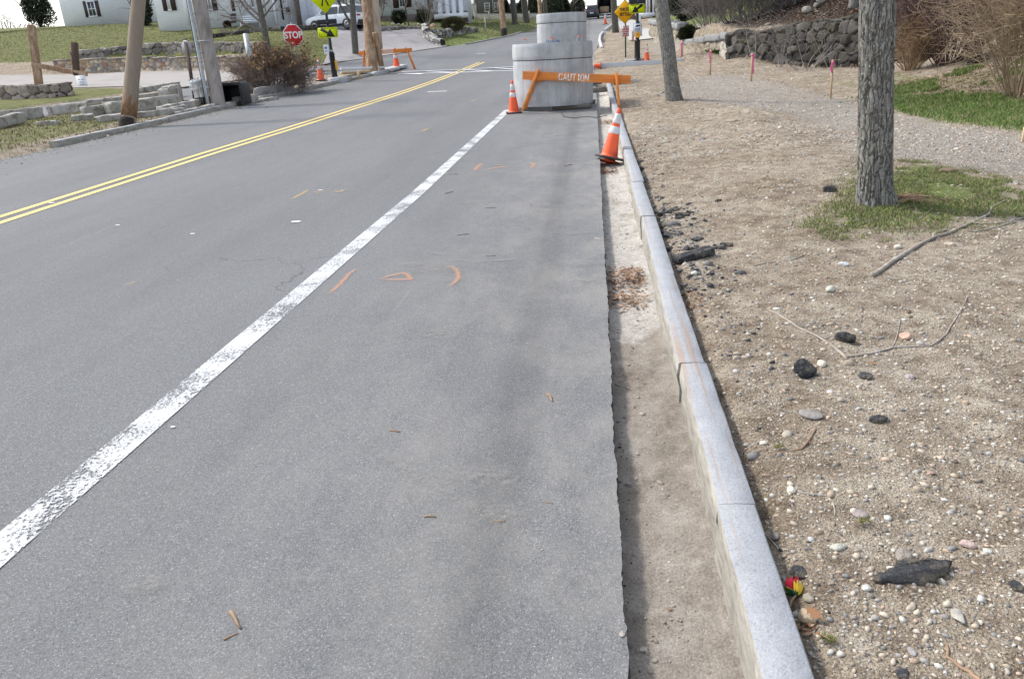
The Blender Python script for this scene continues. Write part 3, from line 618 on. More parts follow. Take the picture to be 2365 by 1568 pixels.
# ------------------------------------------------------------------ rough stones
def ico(sub):
    bm = bmesh.new(); bmesh.ops.create_icosphere(bm, subdivisions=sub, radius=1)
    v = np.array([q.co[:] for q in bm.verts]); f = np.array([[w_.index for w_ in q.verts] for q in bm.faces]); bm.free(); return v, f
ICO = {k: ico(k) for k in (1, 2, 3)}
def rockv(sub, seed, ang=.5, rough=.12):
    v, f = ICO[sub]; r_ = np.random.RandomState(seed); v = v.copy()
    for k in range(13):      # chop with planes for an angular stone
        n = r_.randn(3); n /= np.linalg.norm(n); dd = r_.uniform(1-ang*.62, 1.0); s = v@n; v = v-np.outer(np.maximum(s-dd, 0), n)
    v = v*(1+rough*(fbm(v[:, 0]*1.8+seed, v[:, 1]*1.8+v[:, 2]*1.3, 3, seed % 7)))[:, None]
    return v, f
def addrock(mb, c, size, seed, sub=2, ang=.5, rough=.25, rz=0, tilt=(0, 0), col=None):
    v, f = rockv(sub, seed, ang, rough); v = v*np.array(size)/2
    R = np.array(Euler((tilt[0], tilt[1], rz)).to_matrix()); v = v@R.T+np.array(c)
    mb.add(v, [tuple(q) for q in f], col)
def slab_rock(mb, c, size, seed, rz=0, tilt=(0, 0), rough=.015, col=None, n=(10, 4, 3)):
    """quarried block: subdivided box with an uneven surface"""
    bm = bmesh.new(); bmesh.ops.create_cube(bm, size=1)
    bmesh.ops.subdivide_edges(bm, edges=[e_ for e_ in bm.edges if abs((e_.verts[0].co-e_.verts[1].co).x) > .5], cuts=n[0], use_grid_fill=True)
    bmesh.ops.subdivide_edges(bm, edges=[e_ for e_ in bm.edges if abs((e_.verts[0].co-e_.verts[1].co).y) > .5], cuts=n[1], use_grid_fill=True)
    bmesh.ops.subdivide_edges(bm, edges=[e_ for e_ in bm.edges if abs((e_.verts[0].co-e_.verts[1].co).z) > .5], cuts=n[2], use_grid_fill=True)
    v = np.array([q.co[:] for q in bm.verts])*np.array(size); f = [tuple(w_.index for w_ in q.verts) for q in bm.faces]; bm.free()
    m_ = min(size); k = 1.6/m_
    for a_ in range(3):
        b_, c_ = (a_+1) % 3, (a_+2) % 3
        v[:, a_] += rough*6*fbm(v[:, b_]*k*.5+seed*3.3, v[:, c_]*k+v[:, a_]*k*.7+seed, 3, seed % 9)*np.sign(v[:, a_])*.8
    e_ = np.array(size)/2; q = np.abs(v)/e_; cr = (q > .8).sum(1) >= 2; v[cr] *= (1-.06*rs.rand(cr.sum()))[:, None]
    R = np.array(Euler((tilt[0], tilt[1], rz)).to_matrix()); v = v@R.T+np.array(c); mb.add(v, f, col)
def one_rock(name, u, v, px, label, cat, mat, col=(1, 1, 1), asp=(1, .8, .6), seed=1, ang=.55, rough=.3, rz=None, sub=3, group=None, sink=.25, flat=False):
    P, s = at(u, v); wd = px/s; sz = (wd*asp[0], wd*asp[1], wd*asp[2]); mb = MB()
    z = gz(P.x, P.y) if P.x > .46 else (gut(P.x, P.y) if 0.05 < P.x < .46 else P.z)
    addrock(mb, (0, 0, 0), sz, seed, sub, ang, rough, rz if rz is not None else seed*1.7, (0, 0), col)
    o = mb.build(name, mat, origin=(0, 0, 0), smooth=not flat); o.location = (P.x, P.y, z+sz[2]*(.5-sink)); tag(o, label, cat, group); return o
GR = 'stones on the dirt'; GA = 'broken asphalt pieces on the dirt'
st = M['stonecol']; ad = M['asph_dark']

one_rock('asphalt_chunk', 1857, 866, 62, 'fist sized black asphalt chunk with a brown lower edge, right of the kerb joint', 'asphalt chunk', ad, asp=(1, .8, .85), seed=4, group=GA, ang=.85, flat=True, sub=2)
one_rock('asphalt_chunk', 1950, 791, 50, 'blocky dark asphalt chunk lying behind the fork of the bare twig', 'asphalt chunk', ad, asp=(1, .7, .7), seed=9, group=GA, ang=.85, flat=True, sub=2)
one_rock('stone', 2092, 778, 34, 'salmon pink angular stone beside the bare twig tips', 'stone', st, (.52, .36, .27), seed=12, group=GR)
one_rock('stone', 1958, 845, 30, 'tan lumpy stone just under the fork of the bare twig', 'stone', st, (.36, .3, .23), seed=13, group=GR)
one_rock('stone', 1897, 846, 27, 'cream coloured stone between the black asphalt chunk and the twig fork', 'stone', st, (.6, .57, .48), seed=14, group=GR)
one_rock('asphalt_chunk', 1999, 872, 36, 'crumbled dark asphalt bits below the brown oak leaf', 'asphalt chunk', M['slab_dark'], asp=(1, .9, .4), seed=16, group=GA)
one_rock('stone', 2101, 874, 24, 'small round mauve stone on bare dirt', 'stone', st, (.42, .36, .35), seed=17, ang=.2, group=GR)
one_rock('stone', 1872, 962, 58, 'flat grey concrete crumb with pebbles, low in the dirt', 'stone', st, (.28, .26, .24), asp=(1, .8, .3), seed=18, group=GR)
one_rock('asphalt_chunk', 2028, 972, 50, 'dark grey wedge of asphalt pointing left', 'asphalt chunk', M['slab_dark'], asp=(1, .5, .4), seed=20, rz=.3, group=GA)
one_rock('stone', 1818, 1005, 32, 'beige egg shaped stone near the kerb', 'stone', st, (.42, .38, .31), asp=(1, .7, .5), seed=21, ang=.15, group=GR)
one_rock('stone', 1761, 1025, 23, 'pale square stone close to the kerb edge', 'stone', st, (.62, .58, .48), seed=22, ang=.8, group=GR)
one_rock('stone', 1827, 1130, 26, 'cream rounded triangular stone beyond the curved dead twig', 'stone', st, (.66, .63, .53), seed=23, ang=.3, group=GR)
one_rock('stone', 1986, 1190, 36, 'round flat mauve disc of stone', 'stone', st, (.33, .28, .27), asp=(1, .95, .3), seed=24, ang=.1, rough=.1, group=GR)
one_rock('stone', 1792, 1219, 26, 'rough dark grey stone near the kerb by the curved stick', 'stone', st, (.24, .225, .21), seed=25, group=GR)
one_rock('stone', 2149, 1090, 22, 'small pinkish brown stone alone on the dirt', 'stone', st, (.42, .3, .24), asp=(1, .6, .4), seed=26, group=GR)
one_rock('asphalt_fragment', 1846, 1316, 60, 'upright grey brick of old asphalt behind the red and yellow flower', 'asphalt chunk', M['slab_dark'], asp=(.85, .8, .42), seed=27, ang=.75, rough=.12, rz=.1, group=GA)
one_rock('stone', 1868, 1374, 30, 'rounded tan stone right of the flower', 'stone', st, (.36, .32, .25), asp=(.8, 1, .6), seed=28, ang=.2, group=GR)
one_rock('stone', 1869, 1412, 56, 'large angular tan stone below the flower with an oak leaf against it', 'stone', st, (.48, .4, .29), asp=(1, .75, .6), seed=31, group=GR, rz=-.4)
one_rock('stone', 2088, 1281, 54, 'brown grey rough stone behind the long asphalt slab', 'stone', st, (.3, .265, .23), asp=(1, .7, .5), seed=32, group=GR)
one_rock('stone', 2234, 1255, 40, 'pink and white faceted stone', 'stone', st, (.5, .38, .34), asp=(1, .6, .5), seed=33, group=GR)
one_rock('stone', 1937, 1263, 42, 'long whitish grey stone with a notched top', 'stone', st, (.5, .49, .42), asp=(1, .55, .4), seed=34, group=GR, rz=.2)
one_rock('stone', 2281, 1274, 22, 'smooth pale grey pebble right of the pink stone', 'stone', st, (.5, .49, .46), seed=35, ang=.1, group=GR)
one_rock('stone', 2213, 1426, 50, 'flat blue white stone crusted with mud', 'stone', st, (.42, .4, .35), asp=(1, .55, .3), seed=36, group=GR)
one_rock('stone', 1973, 1417, 18, 'small grey brown cube shaped stone', 'stone', st, (.3, .27, .24), seed=37, ang=.8, group=GR)
one_rock('stone', 2108, 1497, 30, 'smooth grey flat stone near the bottom edge', 'stone', st, (.33, .31, .3), asp=(1, .6, .35), seed=38, ang=.2, group=GR)
one_rock('stone', 2001, 1355, 24, 'pale white rounded stone below the left tip of the asphalt slab', 'stone', st, (.56, .56, .5), seed=39, ang=.3, group=GR)
one_rock('asphalt_chunk', 2346, 1357, 36, 'dark asphalt lump at the right edge of the photo', 'asphalt chunk', M['slab_dark'], seed=40, group=GA)
one_rock('asphalt_chunk', 2085, 1553, 40, 'black crumbled asphalt at the bottom edge', 'asphalt chunk', M['slab_dark'], asp=(1, .8, .3), seed=41, group=GA)
one_rock('asphalt_chunk', 1917, 443, 36, 'pile of black asphalt crumbs on the grass edge left of the near tree', 'asphalt chunk', ad, asp=(1, .8, .6), seed=42, group=GA)
one_rock('stone', 2073, 571, 26, 'cream stone at the lower edge of the grass patch', 'stone', st, (.62, .56, .47), asp=(1, .6, .5), seed=43, group=GR)
one_rock('stone', 1948, 614, 26, 'speckled white stone in the dirt below the grass patch', 'stone', st, (.55, .56, .56), asp=(1, .7, .5), seed=44, group=GR)
one_rock('stone', 1918, 675, 28, 'large pale grey green stone at mid right', 'stone', st, (.52, .52, .45), asp=(1, .8, .6), seed=45, group=GR)
one_rock('stone', 2194, 568, 26, 'tan elongated stone beside the fallen branch', 'stone', st, (.56, .48, .38), asp=(1, .5, .4), seed=46, group=GR)
one_rock('stone', 2346, 425, 18, 'grey angular stone on the right end of the gravel path', 'stone', st, (.3, .29, .28), seed=47, group=GR)
one_rock('stone', 2190, 398, 34, 'brown clod of soil at the back of the grass patch', 'clod', st, (.22, .16, .11), asp=(1.4, .8, .4), seed=48)
one_rock('stone', 1437, 1465, 0+20, 'pale lump of mud in the gutter by the asphalt edge', 'clod', st, (.36, .33, .3), asp=(1, .8, .4), seed=49)
one_rock('stone', 1604, 633, 20, 'light stone beside the kerb below the asphalt slab', 'stone', st, (.55, .56, .48), seed=50, group=GR)
# shards of old asphalt along the back of the kerb
q3 = lambda a_, b_: (1359+.2758*a_, 309+.2758*b_)
random.seed(5)
SH = [(600, 665, 70, 'blocky'), (650, 655, 60, 'square'), (700, 645, 60, 'short'), (770, 683, 100, 'long flat'), (830, 668, 55, 'leaning'), (600, 745, 110, 'wide crumbling'), (635, 820, 130, 'flat grey'), (672, 850, 110, 'broad pale'), (890, 885, 90, 'round black'),
      (905, 975, 130, 'tilted thin'), (1050, 950, 110, 'knobbly'), (1130, 930, 85, 'small black'), (850, 1042, 290, 'largest flat'), (450, 352, 95, 'sharp edged'), (438, 380, 80, 'dark lower'), (430, 280, 115, 'pointed'), (400, 225, 80, 'crumbled upper'), (1065, 575, 50, 'lone'), (740, 700, 60, 'brittle'), (660, 930, 90, 'sunken'), (560, 690, 70, 'inner'), (880, 150, 0, '')]
for i, (a_, b_, w_, kd) in enumerate(SH):
    if not w_: continue
    u, v = q3(a_, b_)
    lab = {'largest flat': 'largest flat grey asphalt slab behind the kerb beside the gutter leaf pile', 'round black': 'round black asphalt lump standing on the dirt above the largest slab'}.get(kd, kd+' broken asphalt piece behind the kerb, %s' % ('just below the leaning cone' if b_ < 400 else ('in the middle heap' if b_ < 780 else 'level with the gutter leaf pile')))
    P_, s_ = at(u, v); L_ = w_*.2758*1.15/s_; mb = MB(); slab_rock(mb, (0, 0, 0), (L_, L_*random.uniform(.45, .75), L_*.16 if w_ > 85 else L_*.34), 60+i, random.uniform(-.6, .8), (random.uniform(-.25, .25), random.uniform(-.3, .2)), .0035, n=(5, 4, 2))
    o = mb.build('asphalt_chunk', M['slab_dark'] if i % 3 else ad, origin=(0, 0, 0)); o.location = (P_.x+.02, P_.y, gz(P_.x+.02, P_.y)+L_*.07); tag(o, lab, 'asphalt chunk', 'asphalt pieces heaped behind the kerb')
# long asphalt slab
mb = MB(); P, s = at(2110, 1322); Rz = .32; L = 205/s
pl = [(-.5, -.03), (-.44, -.08), (-.36, -.07), (-.3, -.11), (-.22, -.13), (-.16, -.12), (-.08, -.17), (0, -.2), (.07, -.17), (.15, -.18), (.22, -.12), (.31, -.1), (.38, -.03), (.5, .06), (.44, .09), (.36, .08), (.25, .13), (.17, .11), (.1, .15), (.02, .2), (-.05, .17), (-.1, .18), (-.18, .09), (-.25, .09), (-.33, .03), (-.4, .04)]
mb.prism([(a_*L, b_*L) for a_, b_ in pl], -.018, Matrix.Rotation(math.radians(-90), 4, 'X'))
bmx = Matrix.Rotation(.22, 4, 'Z')@Matrix.Rotation(.08, 4, 'X')
mb.v = [tuple(bmx@Vector(p)+Vector((0, 0, .004*math.sin(p[0]*30)))) for p in mb.v]
o = mb.build('asphalt_slab', M['slab_dark'], origin=(0, 0, 0)); o.location = (P.x, P.y, gz(P.x, P.y)+.004); tag(o, 'long pointed flat slab of dark asphalt half sunk in the dirt, lower right', 'asphalt slab', GA)
# ------------------------------------------------------------------ loose gravel, fibres, leaves
def scatter_rocks(name, N, area, szf, pal, mat, sub=1, zf=gzv, seed=1, flat=.6, reject=None, ang=.8, smooth=True):
    r_ = np.random.RandomState(seed); XYs = area(r_, N); x, y = XYs[:, 0], XYs[:, 1]
    if reject is not None: k = ~reject(x, y); x, y = x[k], y[k]
    n = len(x); sz = szf(r_, x, y); base_ = [rockv(sub, 200+i, ang, .35) for i in range(14)]; nv = len(base_[0][0]); f0 = base_[0][1]
    B = np.stack([b_[0] for b_ in base_])[r_.randint(0, 14, n)]
    S = np.stack([sz*r_.uniform(.8, 1.25, n), sz*r_.uniform(.55, 1., n), sz*r_.uniform(.35, .75, n)], -1)/2
    B = B*S[:, None, :]; a_ = r_.uniform(0, 6.28, n); c_, s_ = np.cos(a_)[:, None], np.sin(a_)[:, None]
    X_ = B[..., 0]*c_-B[..., 1]*s_+x[:, None]; Y_ = B[..., 0]*s_+B[..., 1]*c_+y[:, None]; Z_ = B[..., 2]+(zf(x, y)+S[:, 2]*.15)[:, None]
    V = np.stack([X_, Y_, Z_], -1).reshape(-1, 3); Fc = (f0[None]+np.arange(n)[:, None, None]*nv).reshape(-1, 3)
    pal = np.array(pal); cc = pal[r_.randint(0, len(pal), n)]*r_.uniform(.75, 1.2, (n, 1)); cols = np.repeat(cc, len(f0), axis=0)
    me = fastmesh(name, V, Fc, mat, cols, smooth); o = bpy.data.objects.new(name, me); C.objects.link(o); return o
PAL = [(.56, .54, .48), (.47, .44, .38), (.42, .37, .3), (.5, .44, .35), (.3, .28, .26), (.22, .215, .21), (.45, .43, .4), (.5, .37, .28), (.38, .31, .24), (.34, .27, .2), (.4, .34, .26), (.58, .57, .53), (.3, .25, .19), (.46, .39, .3), (.52, .46, .37)]
def area_near(r_, N):
    y = 1.0+(r_.rand(N)**2.2)*11; x = .5+r_.rand(N)*(.9+y*.52); return np.c_[x, y]
rej = lambda x, y: (soft(x, y, PG_tree, .3)*rs.rand(len(x)) > .35)
grassy = tag(scatter_rocks('gravel', 33000, area_near, lambda r_, x, y: np.minimum(.004+.0016*y+.0064*r_.exponential(1., len(x)), .05), PAL, M['pebble'], 1, seed=2, reject=rej, smooth=False, ang=.95), 'scattered small pebbles in the bare dirt beside the kerb', 'gravel', kind='stuff')
def area_far(r_, N): 
    y = 9+(r_.rand(N)**1.3)*27; x = .5+r_.rand(N)*(3.5+y*.16); return np.c_[x, y]
tag(scatter_rocks('gravel', 9000, area_far, lambda r_, x, y: .014+.012*r_.exponential(1., len(x))+.0006*y, PAL, M['pebble'], 1, seed=4), 'grey and tan gravel along the dug up walk beyond the near tree', 'gravel', kind='stuff')
tag(scatter_rocks('soil_clods', 3200, area_near, lambda r_, x, y: np.minimum(.004+.002*y+.006*r_.exponential(1., len(x)), .05), [(.2, .145, .1), (.27, .2, .145), (.14, .1, .07), (.33, .26, .19)], M['pebble'], 1, seed=91, smooth=False, reject=lambda x, y: fbm(x*2.1, y*2.1, 3, 31) < .03), 'crumbly brown soil clods among the pebbles', 'soil clods', kind='stuff')
def gutv(x, y): return base(x, y)-.085+.03*fbm(x*4, y*4, 3, 3)+.022*fbm(x*22, y*22, 3, 4)
tag(scatter_rocks('clods', 500, lambda r_, N: np.c_[.09+r_.rand(N)*.24, 1.+r_.rand(N)**2*9], lambda r_, x, y: .006+.007*r_.exponential(1., len(x)), [(.34, .3, .26), (.28, .24, .2), (.42, .38, .34)], M['pebble'], 1, zf=gutv, seed=55, smooth=False), 'dried mud crumbs on the gutter silt', 'mud crumbs', kind='stuff')
tag(scatter_rocks('grit', 2200, lambda r_, N: np.c_[.07+r_.rand(N)*.27, 1.+r_.rand(N)**1.5*22], lambda r_, x, y: .003+.003*r_.exponential(1., len(x))+.0006*y, PAL, M['pebble'], 1, zf=gutv, seed=5), 'fine grit and pebbles lying in the silty gutter', 'grit', kind='stuff')
tag(scatter_rocks('grit', 420, lambda r_, N: np.c_[-3.5+r_.rand(N)**.6*3.5, 1.2+r_.rand(N)**1.4*16], lambda r_, x, y: .0035+.002*r_.exponential(1., len(x))+.0003*y, PAL, M['pebble'], 1, zf=lambda x, y: base(x, y), seed=6), 'stray bits of grit lying on the asphalt shoulder', 'grit', kind='stuff')
def lkz(x, y): return base(x, y)
tag(scatter_rocks('grit', 5000, lambda r_, N: (lambda yy_: np.c_[xL(yy_)+.03+r_.exponential(.22, N), yy_])(8+r_.rand(N)*28), lambda r_, x, y: .01+.012*r_.exponential(1., len(x)), [(.4, .36, .3), (.3, .25, .2), (.5, .46, .4), (.22, .17, .13)], M['pebble'], 1, zf=lkz, seed=8), 'sand and grit washed against the left kerb', 'grit', kind='stuff')
tag(scatter_rocks('gravel', 3500, lambda r_, N: np.c_[-13.5+r_.rand(N)*4, 8+r_.rand(N)*29], lambda r_, x, y: .015+.02*r_.exponential(1., len(x)), [(.4, .36, .3), (.3, .25, .2), (.5, .46, .4), (.2, .16, .12)], M['pebble'], 1, seed=9, reject=lambda x, y: (x > xL(y)-.25) | (x < sN(y)+.3)), 'loose stones and dirt on the island left of the road', 'gravel', kind='stuff')
tag(scatter_rocks('asphalt_crumbs', 500, lambda r_, N: (lambda y_: np.c_[.055+.045*r_.rand(N)**1.5, y_])(1+r_.rand(N)**1.4*12), lambda r_, x, y: .004+.006*r_.exponential(1., len(x)), [(.05, .05, .055), (.11, .11, .115), (.2, .19, .18)], M['pebble'], 1, zf=gutv, seed=77, ang=1.0, smooth=False), 'crumbs broken off the asphalt edge into the gutter', 'asphalt crumbs', kind='stuff')
tag(scatter_rocks('asphalt_crumbs', 1000, lambda r_, N: (lambda b_: np.c_[.5+np.abs(r_.randn(N))*.17, b_])(np.interp(r_.rand(N), [0, .08, .2, .8, 1], [1., 3., 4.3, 6.6, 12])), lambda r_, x, y: .008+.0175*r_.exponential(1., len(x))*np.clip((y-1)/4, .3, 1), [(.04, .042, .048), (.09, .09, .095), (.16, .15, .15), (.2, .19, .18)], M['pebble'], 1, seed=10, ang=1.0, smooth=False), 'black asphalt crumbs along the back of the kerb', 'asphalt crumbs', kind='stuff')
def blades(name, N, area, hf, wf, pal, mat, zf=gzv, seed=1, lean=.5, lay=0):
    r_ = np.random.RandomState(seed); P = area(r_, N); x, y = P[:, 0], P[:, 1]; n = len(x); z = zf(x, y)
    h = hf(r_, x, y); wd = wf(r_, x, y); a_ = r_.uniform(0, 6.28, n); b_ = r_.uniform(0, 6.28, n)
    dx, dy = np.cos(a_), np.sin(a_); le = h*r_.uniform(.1, 1, n)*lean
    up = h*(1-lay)
    p0 = np.stack([x-np.cos(b_)*wd/2, y-np.sin(b_)*wd/2, z-.004], -1); p1 = np.stack([x+np.cos(b_)*wd/2, y+np.sin(b_)*wd/2, z-.004], -1)
    q0 = np.stack([x+dx*le*.35-np.cos(b_)*wd*.4, y+dy*le*.35-np.sin(b_)*wd*.4, z+up*.6], -1); q1 = np.stack([x+dx*le*.35+np.cos(b_)*wd*.4, y+dy*le*.35+np.sin(b_)*wd*.4, z+up*.6], -1)
    t_ = np.stack([x+dx*le, y+dy*le, z+up], -1)
    V = np.stack([p0, p1, q1, q0, t_], 1).reshape(-1, 3); k = np.arange(n)[:, None]*5
    Fc = np.concatenate([k+np.array([[0, 1, 2]]), k+np.array([[0, 2, 3]]), k+np.array([[3, 2, 4]])])
    pal = np.array(pal); cc = pal[r_.randint(0, len(pal), n)]*r_.uniform(.7, 1.3, (n, 1)); cols = np.concatenate([cc]*3)
    me = fastmesh(name, V, Fc, mat, cols); o = bpy.data.objects.new(name, me); C.objects.link(o); return o
M['leafcol'] = mottled('grass_blade', None, .15, 3, .7, 0, attr=True, spec=.25)
def area_poly(P, dens=None, pw=1.0, nz=0, thr=-.05):
    lo, hi = P.min(0), P.max(0)
    def f_(r_, N):
        X_ = r_.rand(N*4, 2)*(hi-lo)+lo; k = inpoly(X_[:, 0], X_[:, 1], P)+.12*r_.randn(N*4) > 0
        if nz: k &= fbm(X_[:, 0]*nz, X_[:, 1]*nz, 3, 12) > thr
        return X_[k][:N]
    return f_
GREEN = [(.09, .17, .03), (.12, .21, .04), (.15, .23, .055), (.2, .25, .08)]; STRAW = [(.36, .3, .17), (.28, .24, .13), (.2, .17, .09)]
tag(blades('grass', 24000, area_poly(PG_tree, nz=2.6, thr=-.08), lambda r_, x, y: .012+.022*r_.rand(len(x)), lambda r_, x, y: .0035+.002*r_.rand(len(x)), GREEN+STRAW+[(.3,.25,.14),(.2,.24,.08)], M['leafcol'], seed=21, lean=1.6), 'patchy green grass round the foot of the near tree', 'grass', kind='stuff')
tag(blades('grass', 17000, area_poly(PG_lawnR), lambda r_, x, y: .035+.04*r_.rand(len(x)), lambda r_, x, y: .007+.004*r_.rand(len(x)), GREEN+GREEN+STRAW[:2], M['leafcol'], seed=22, lean=1.3), 'bright green lawn strip at the right edge', 'grass', kind='stuff')
tag(blades('grass', 20000, area_poly(PG_slope, nz=1.3, thr=.03), lambda r_, x, y: .04+.05*r_.rand(len(x)), lambda r_, x, y: .01+.006*r_.rand(len(x)), GREEN+STRAW[:1], M['leafcol'], seed=23, lean=.9), 'tufty grass on the sloping bank at the right', 'grass', kind='stuff')
tag(blades('dead_grass', 9000, area_poly(np.concatenate([PG_slope])), lambda r_, x, y: .03+.05*r_.rand(len(x)), lambda r_, x, y: .012+.012*r_.rand(len(x)), [(.3, .22, .15), (.38, .3, .2), (.22, .15, .1)], M['leafcol'], seed=24, lean=2.5, lay=.6), 'dead leaves and straw on the sloping bank', 'dead grass', kind='stuff')
tag(blades('root_fibres', 9000, lambda r_, N: area_near(r_, N), lambda r_, x, y: .012+.02*r_.rand(len(x))+.002*y, lambda r_, x, y: .0009+.0003*y, [(.3, .22, .15), (.42, .34, .24), (.16, .11, .07), (.5, .42, .32)], M['leafcol'], seed=25, lean=2.2, lay=.7), 'fine dead roots and needles mixed into the dirt', 'roots', kind='stuff')
tag(blades('grass', 36000, lambda r_, N: area_poly(WLN)(r_, N), lambda r_, x, y: .02+.03*r_.rand(len(x)), lambda r_, x, y: .03+.02*r_.rand(len(x)), [(.13, .16, .05), (.2, .2, .08), (.3, .27, .13), (.1, .13, .04)], M['leafcol'], zf=lambda x, y: gzv(x, y), seed=26, lean=1.5), 'olive winter lawn below the white house', 'grass', kind='stuff')
tag(blades('grass', 14000, lambda r_, N: area_poly(WL_C)(r_, N), lambda r_, x, y: .03+.04*r_.rand(len(x)), lambda r_, x, y: .012+.01*r_.rand(len(x)), [(.15, .16, .05), (.2, .18, .08), (.3, .25, .14), (.2, .15, .09), (.24, .18, .11)], M['leafcol'], seed=27, lean=1.5), 'thin mossy grass on the verge beside the stacked granite', 'grass', kind='stuff')
tag(blades('grass', 9000, lambda r_, N: area_poly(WL_B)(r_, N), lambda r_, x, y: .06+.05*r_.rand(len(x)), lambda r_, x, y: .03+.02*r_.rand(len(x)), [(.1, .17, .03), (.14, .2, .05), (.26, .24, .1)], M['leafcol'], seed=28, lean=1.2), 'green lawn between the driveway wall and the picket fence', 'grass', kind='stuff')
LEAFP = [(.30, .17, .09), (.4, .25, .15), (.2, .1, .055), (.5, .36, .25), (.14, .07, .04), (.34, .2, .13)]
def leafpile(u, v, lx, ly, N, h, label, seed, zf=gutv, sz=.03):
    P, s = at(u, v); r_ = np.random.RandomState(seed); X_ = np.c_[P.x+lx*r_.uniform(-.5, .5, N), P.y+ly*np.clip(r_.randn(N)*.27, -.6, .6)]
    z = zf(X_[:, 0], X_[:, 1])+h*r_.rand(N)*np.exp(-((X_[:, 1]-P.y)/(ly*.4))**2)+.004
    vs = []; n = N; a_ = r_.uniform(0, 6.28, n); L = sz*r_.uniform(.5, 1.2, n); Wd = L*r_.uniform(.3, .6, n); t1 = r_.uniform(-.6, .6, n); t2 = r_.uniform(-.7, .7, n); cu = r_.uniform(-.4, .6, n)
    V = []
    for lx_, ly_, lz_ in ((-1, 0, .0), (-.35, -1, .5), (.4, -.8, .4), (1, 0, 0), (.35, .9, .6), (-.4, .9, .5)):
        X0_ = lx_*L/2; Y0_ = ly_*Wd/2; Z0_ = lz_*Wd*cu+X0_*t1+Y0_*t2
        V.append(np.stack([X0_*np.cos(a_)-Y0_*np.sin(a_)+X_[:, 0], X0_*np.sin(a_)+Y0_*np.cos(a_)+X_[:, 1], z+np.abs(Z0_)*.6], -1))
    V = np.stack(V, 1).reshape(-1, 3); k = np.arange(n)[:, None]*6; Fc = np.concatenate([k+np.array([[0, 1, 2, 5]]), k+np.array([[5, 2, 3, 4]])])
    cc = np.array(LEAFP)[r_.randint(0, 6, n)]*r_.uniform(.6, 1.2, (n, 1))
    o = bpy.data.objects.new('leaf_pile', fastmesh('leaf_pile', V, Fc, M['leafcol'], np.concatenate([cc, cc]))); C.objects.link(o); tag(o, label, 'leaf pile', kind='stuff')
leafpile(1443, 612, .26, .55, 420, .04, 'heap of brown dead leaves lying in the gutter', 1, sz=.035)
leafpile(1445, 660, .26, .35, 200, .03, 'lower brown leaves spread across the gutter', 2, sz=.035)
leafpile(1404, 380, .24, .45, 160, .03, 'brown leaves in the gutter under the leaning cone', 3, sz=.045)
leafpile(1400, 273, .24, .8, 160, .04, 'brown leaves in the gutter behind the leaning cone', 4, sz=.05)
leafpile(1600, 690, .1, .5, 60, .02, 'damp leaves tucked behind the kerb', 5, zf=gzv, sz=.03)
leafpile(1860, 1432, .06, .05, 22, .008, 'dark curled leaves under the big tan stone', 6, zf=gzv, sz=.022)
leafpile(1375, 1400, 1.2, 9, 50, .0, 'single dead leaves and seeds strewn along the gutter', 7, sz=.018)
# hill leaf litter
leafz = lambda x, y: gzv(x, y)
def litter(name, P, N, label, seed, sz=.11):
    r_ = np.random.RandomState(seed); X_ = area_poly(P)(r_, N); n = len(X_); z = gzv(X_[:, 0], X_[:, 1])+.02; a_ = r_.uniform(0, 6.28, n); L = sz*r_.uniform(.5, 1.2, n); t1 = r_.uniform(-.9, .9, n)
    V = np.stack([np.stack([X_[:, 0]+L/2*c_*np.cos(a_)-L/3*d_*np.sin(a_), X_[:, 1]+L/2*c_*np.sin(a_)+L/3*d_*np.cos(a_), z+L*.35*(c_*t1+.6)], -1) for c_, d_ in ((-1, -.3), (.3, -1), (1, .2), (-.2, 1))], 1).reshape(-1, 3)
    Fc = np.arange(n*4).reshape(-1, 4); cc = np.array(LEAFP)[r_.randint(0, 6, n)]*r_.uniform(.18, .55, (n, 1))
    o = bpy.data.objects.new(name, fastmesh(name, V, Fc, M['leafcol'], cc)); C.objects.link(o); tag(o, label, 'leaf litter', kind='stuff')
litter('leaf_litter', np.array([(5.4, 33), (9, 27.5), (13, 26), (22, 26), (24, 40), (10, 42), (6.4, 40)]), 16000, 'brown leaf litter covering the wooded hillside above the boulder wall', 31)
litter('leaf_litter', np.array([(4.9, 29.6), (8.2, 24.2), (10.5, 22), (11.5, 23), (9, 25), (5.5, 31)]), 1500, 'brown leaves gathered along the foot of the boulder wall', 32, .08)
# ------------------------------------------------------------------ object materials
M['cone'] = mottled('cone_orange', (.93, .13, .04), .08, 6, .45, 0, dirt=(.55, .09, .04), dscale=4)
M['band'] = mottled('cone_reflective', (.72, .72, .74), .12, 20, .35, 0, dirt=(.5, .5, .52), dscale=9)
M['rubber'] = mottled('black_rubber', (.025, .025, .028), .3, 10, .7, .2, dirt=(.08, .07, .06))
M['sawhorse'] = mottled('orange_boards', (.72, .235, .04), .16, 7, .6, .25, 50, .003, dirt=(.42, .17, .07), dscale=3, stretch=(.3, 1, 2))
M['lettering'] = mottled('white_lettering', (.82, .82, .8), .08, 20, .6, 0)
M['timber'] = mottled('weathered_timber', (.2, .185, .16), .35, 9, .9, .6, 50, .006, stretch=(.25, 1, 3), dirt=(.1, .09, .08))
M['newwood'] = mottled('fresh_lumber', (.5, .37, .22), .15, 6, .8, .2, 40, .003, stretch=(.3, 1, 1))
M['stakewood'] = mottled('stake_wood', (.6, .44, .28), .15, 12, .8, .2, 40, .003)
M['pink'] = mottled('pink_ribbon', (.9, .13, .38), .1, 12, .5, 0)
M['black'] = mottled('black_powder_coat', (.013, .014, .017), .3, 12, .45, .1, 60, .002)
M['alu'] = mottled('sign_aluminium', (.4, .41, .42), .12, 15, .5, 0, metal=.3)
M['galv'] = mottled('galvanised_steel', (.42, .45, .47), .15, 15, .5, .1, metal=.2)
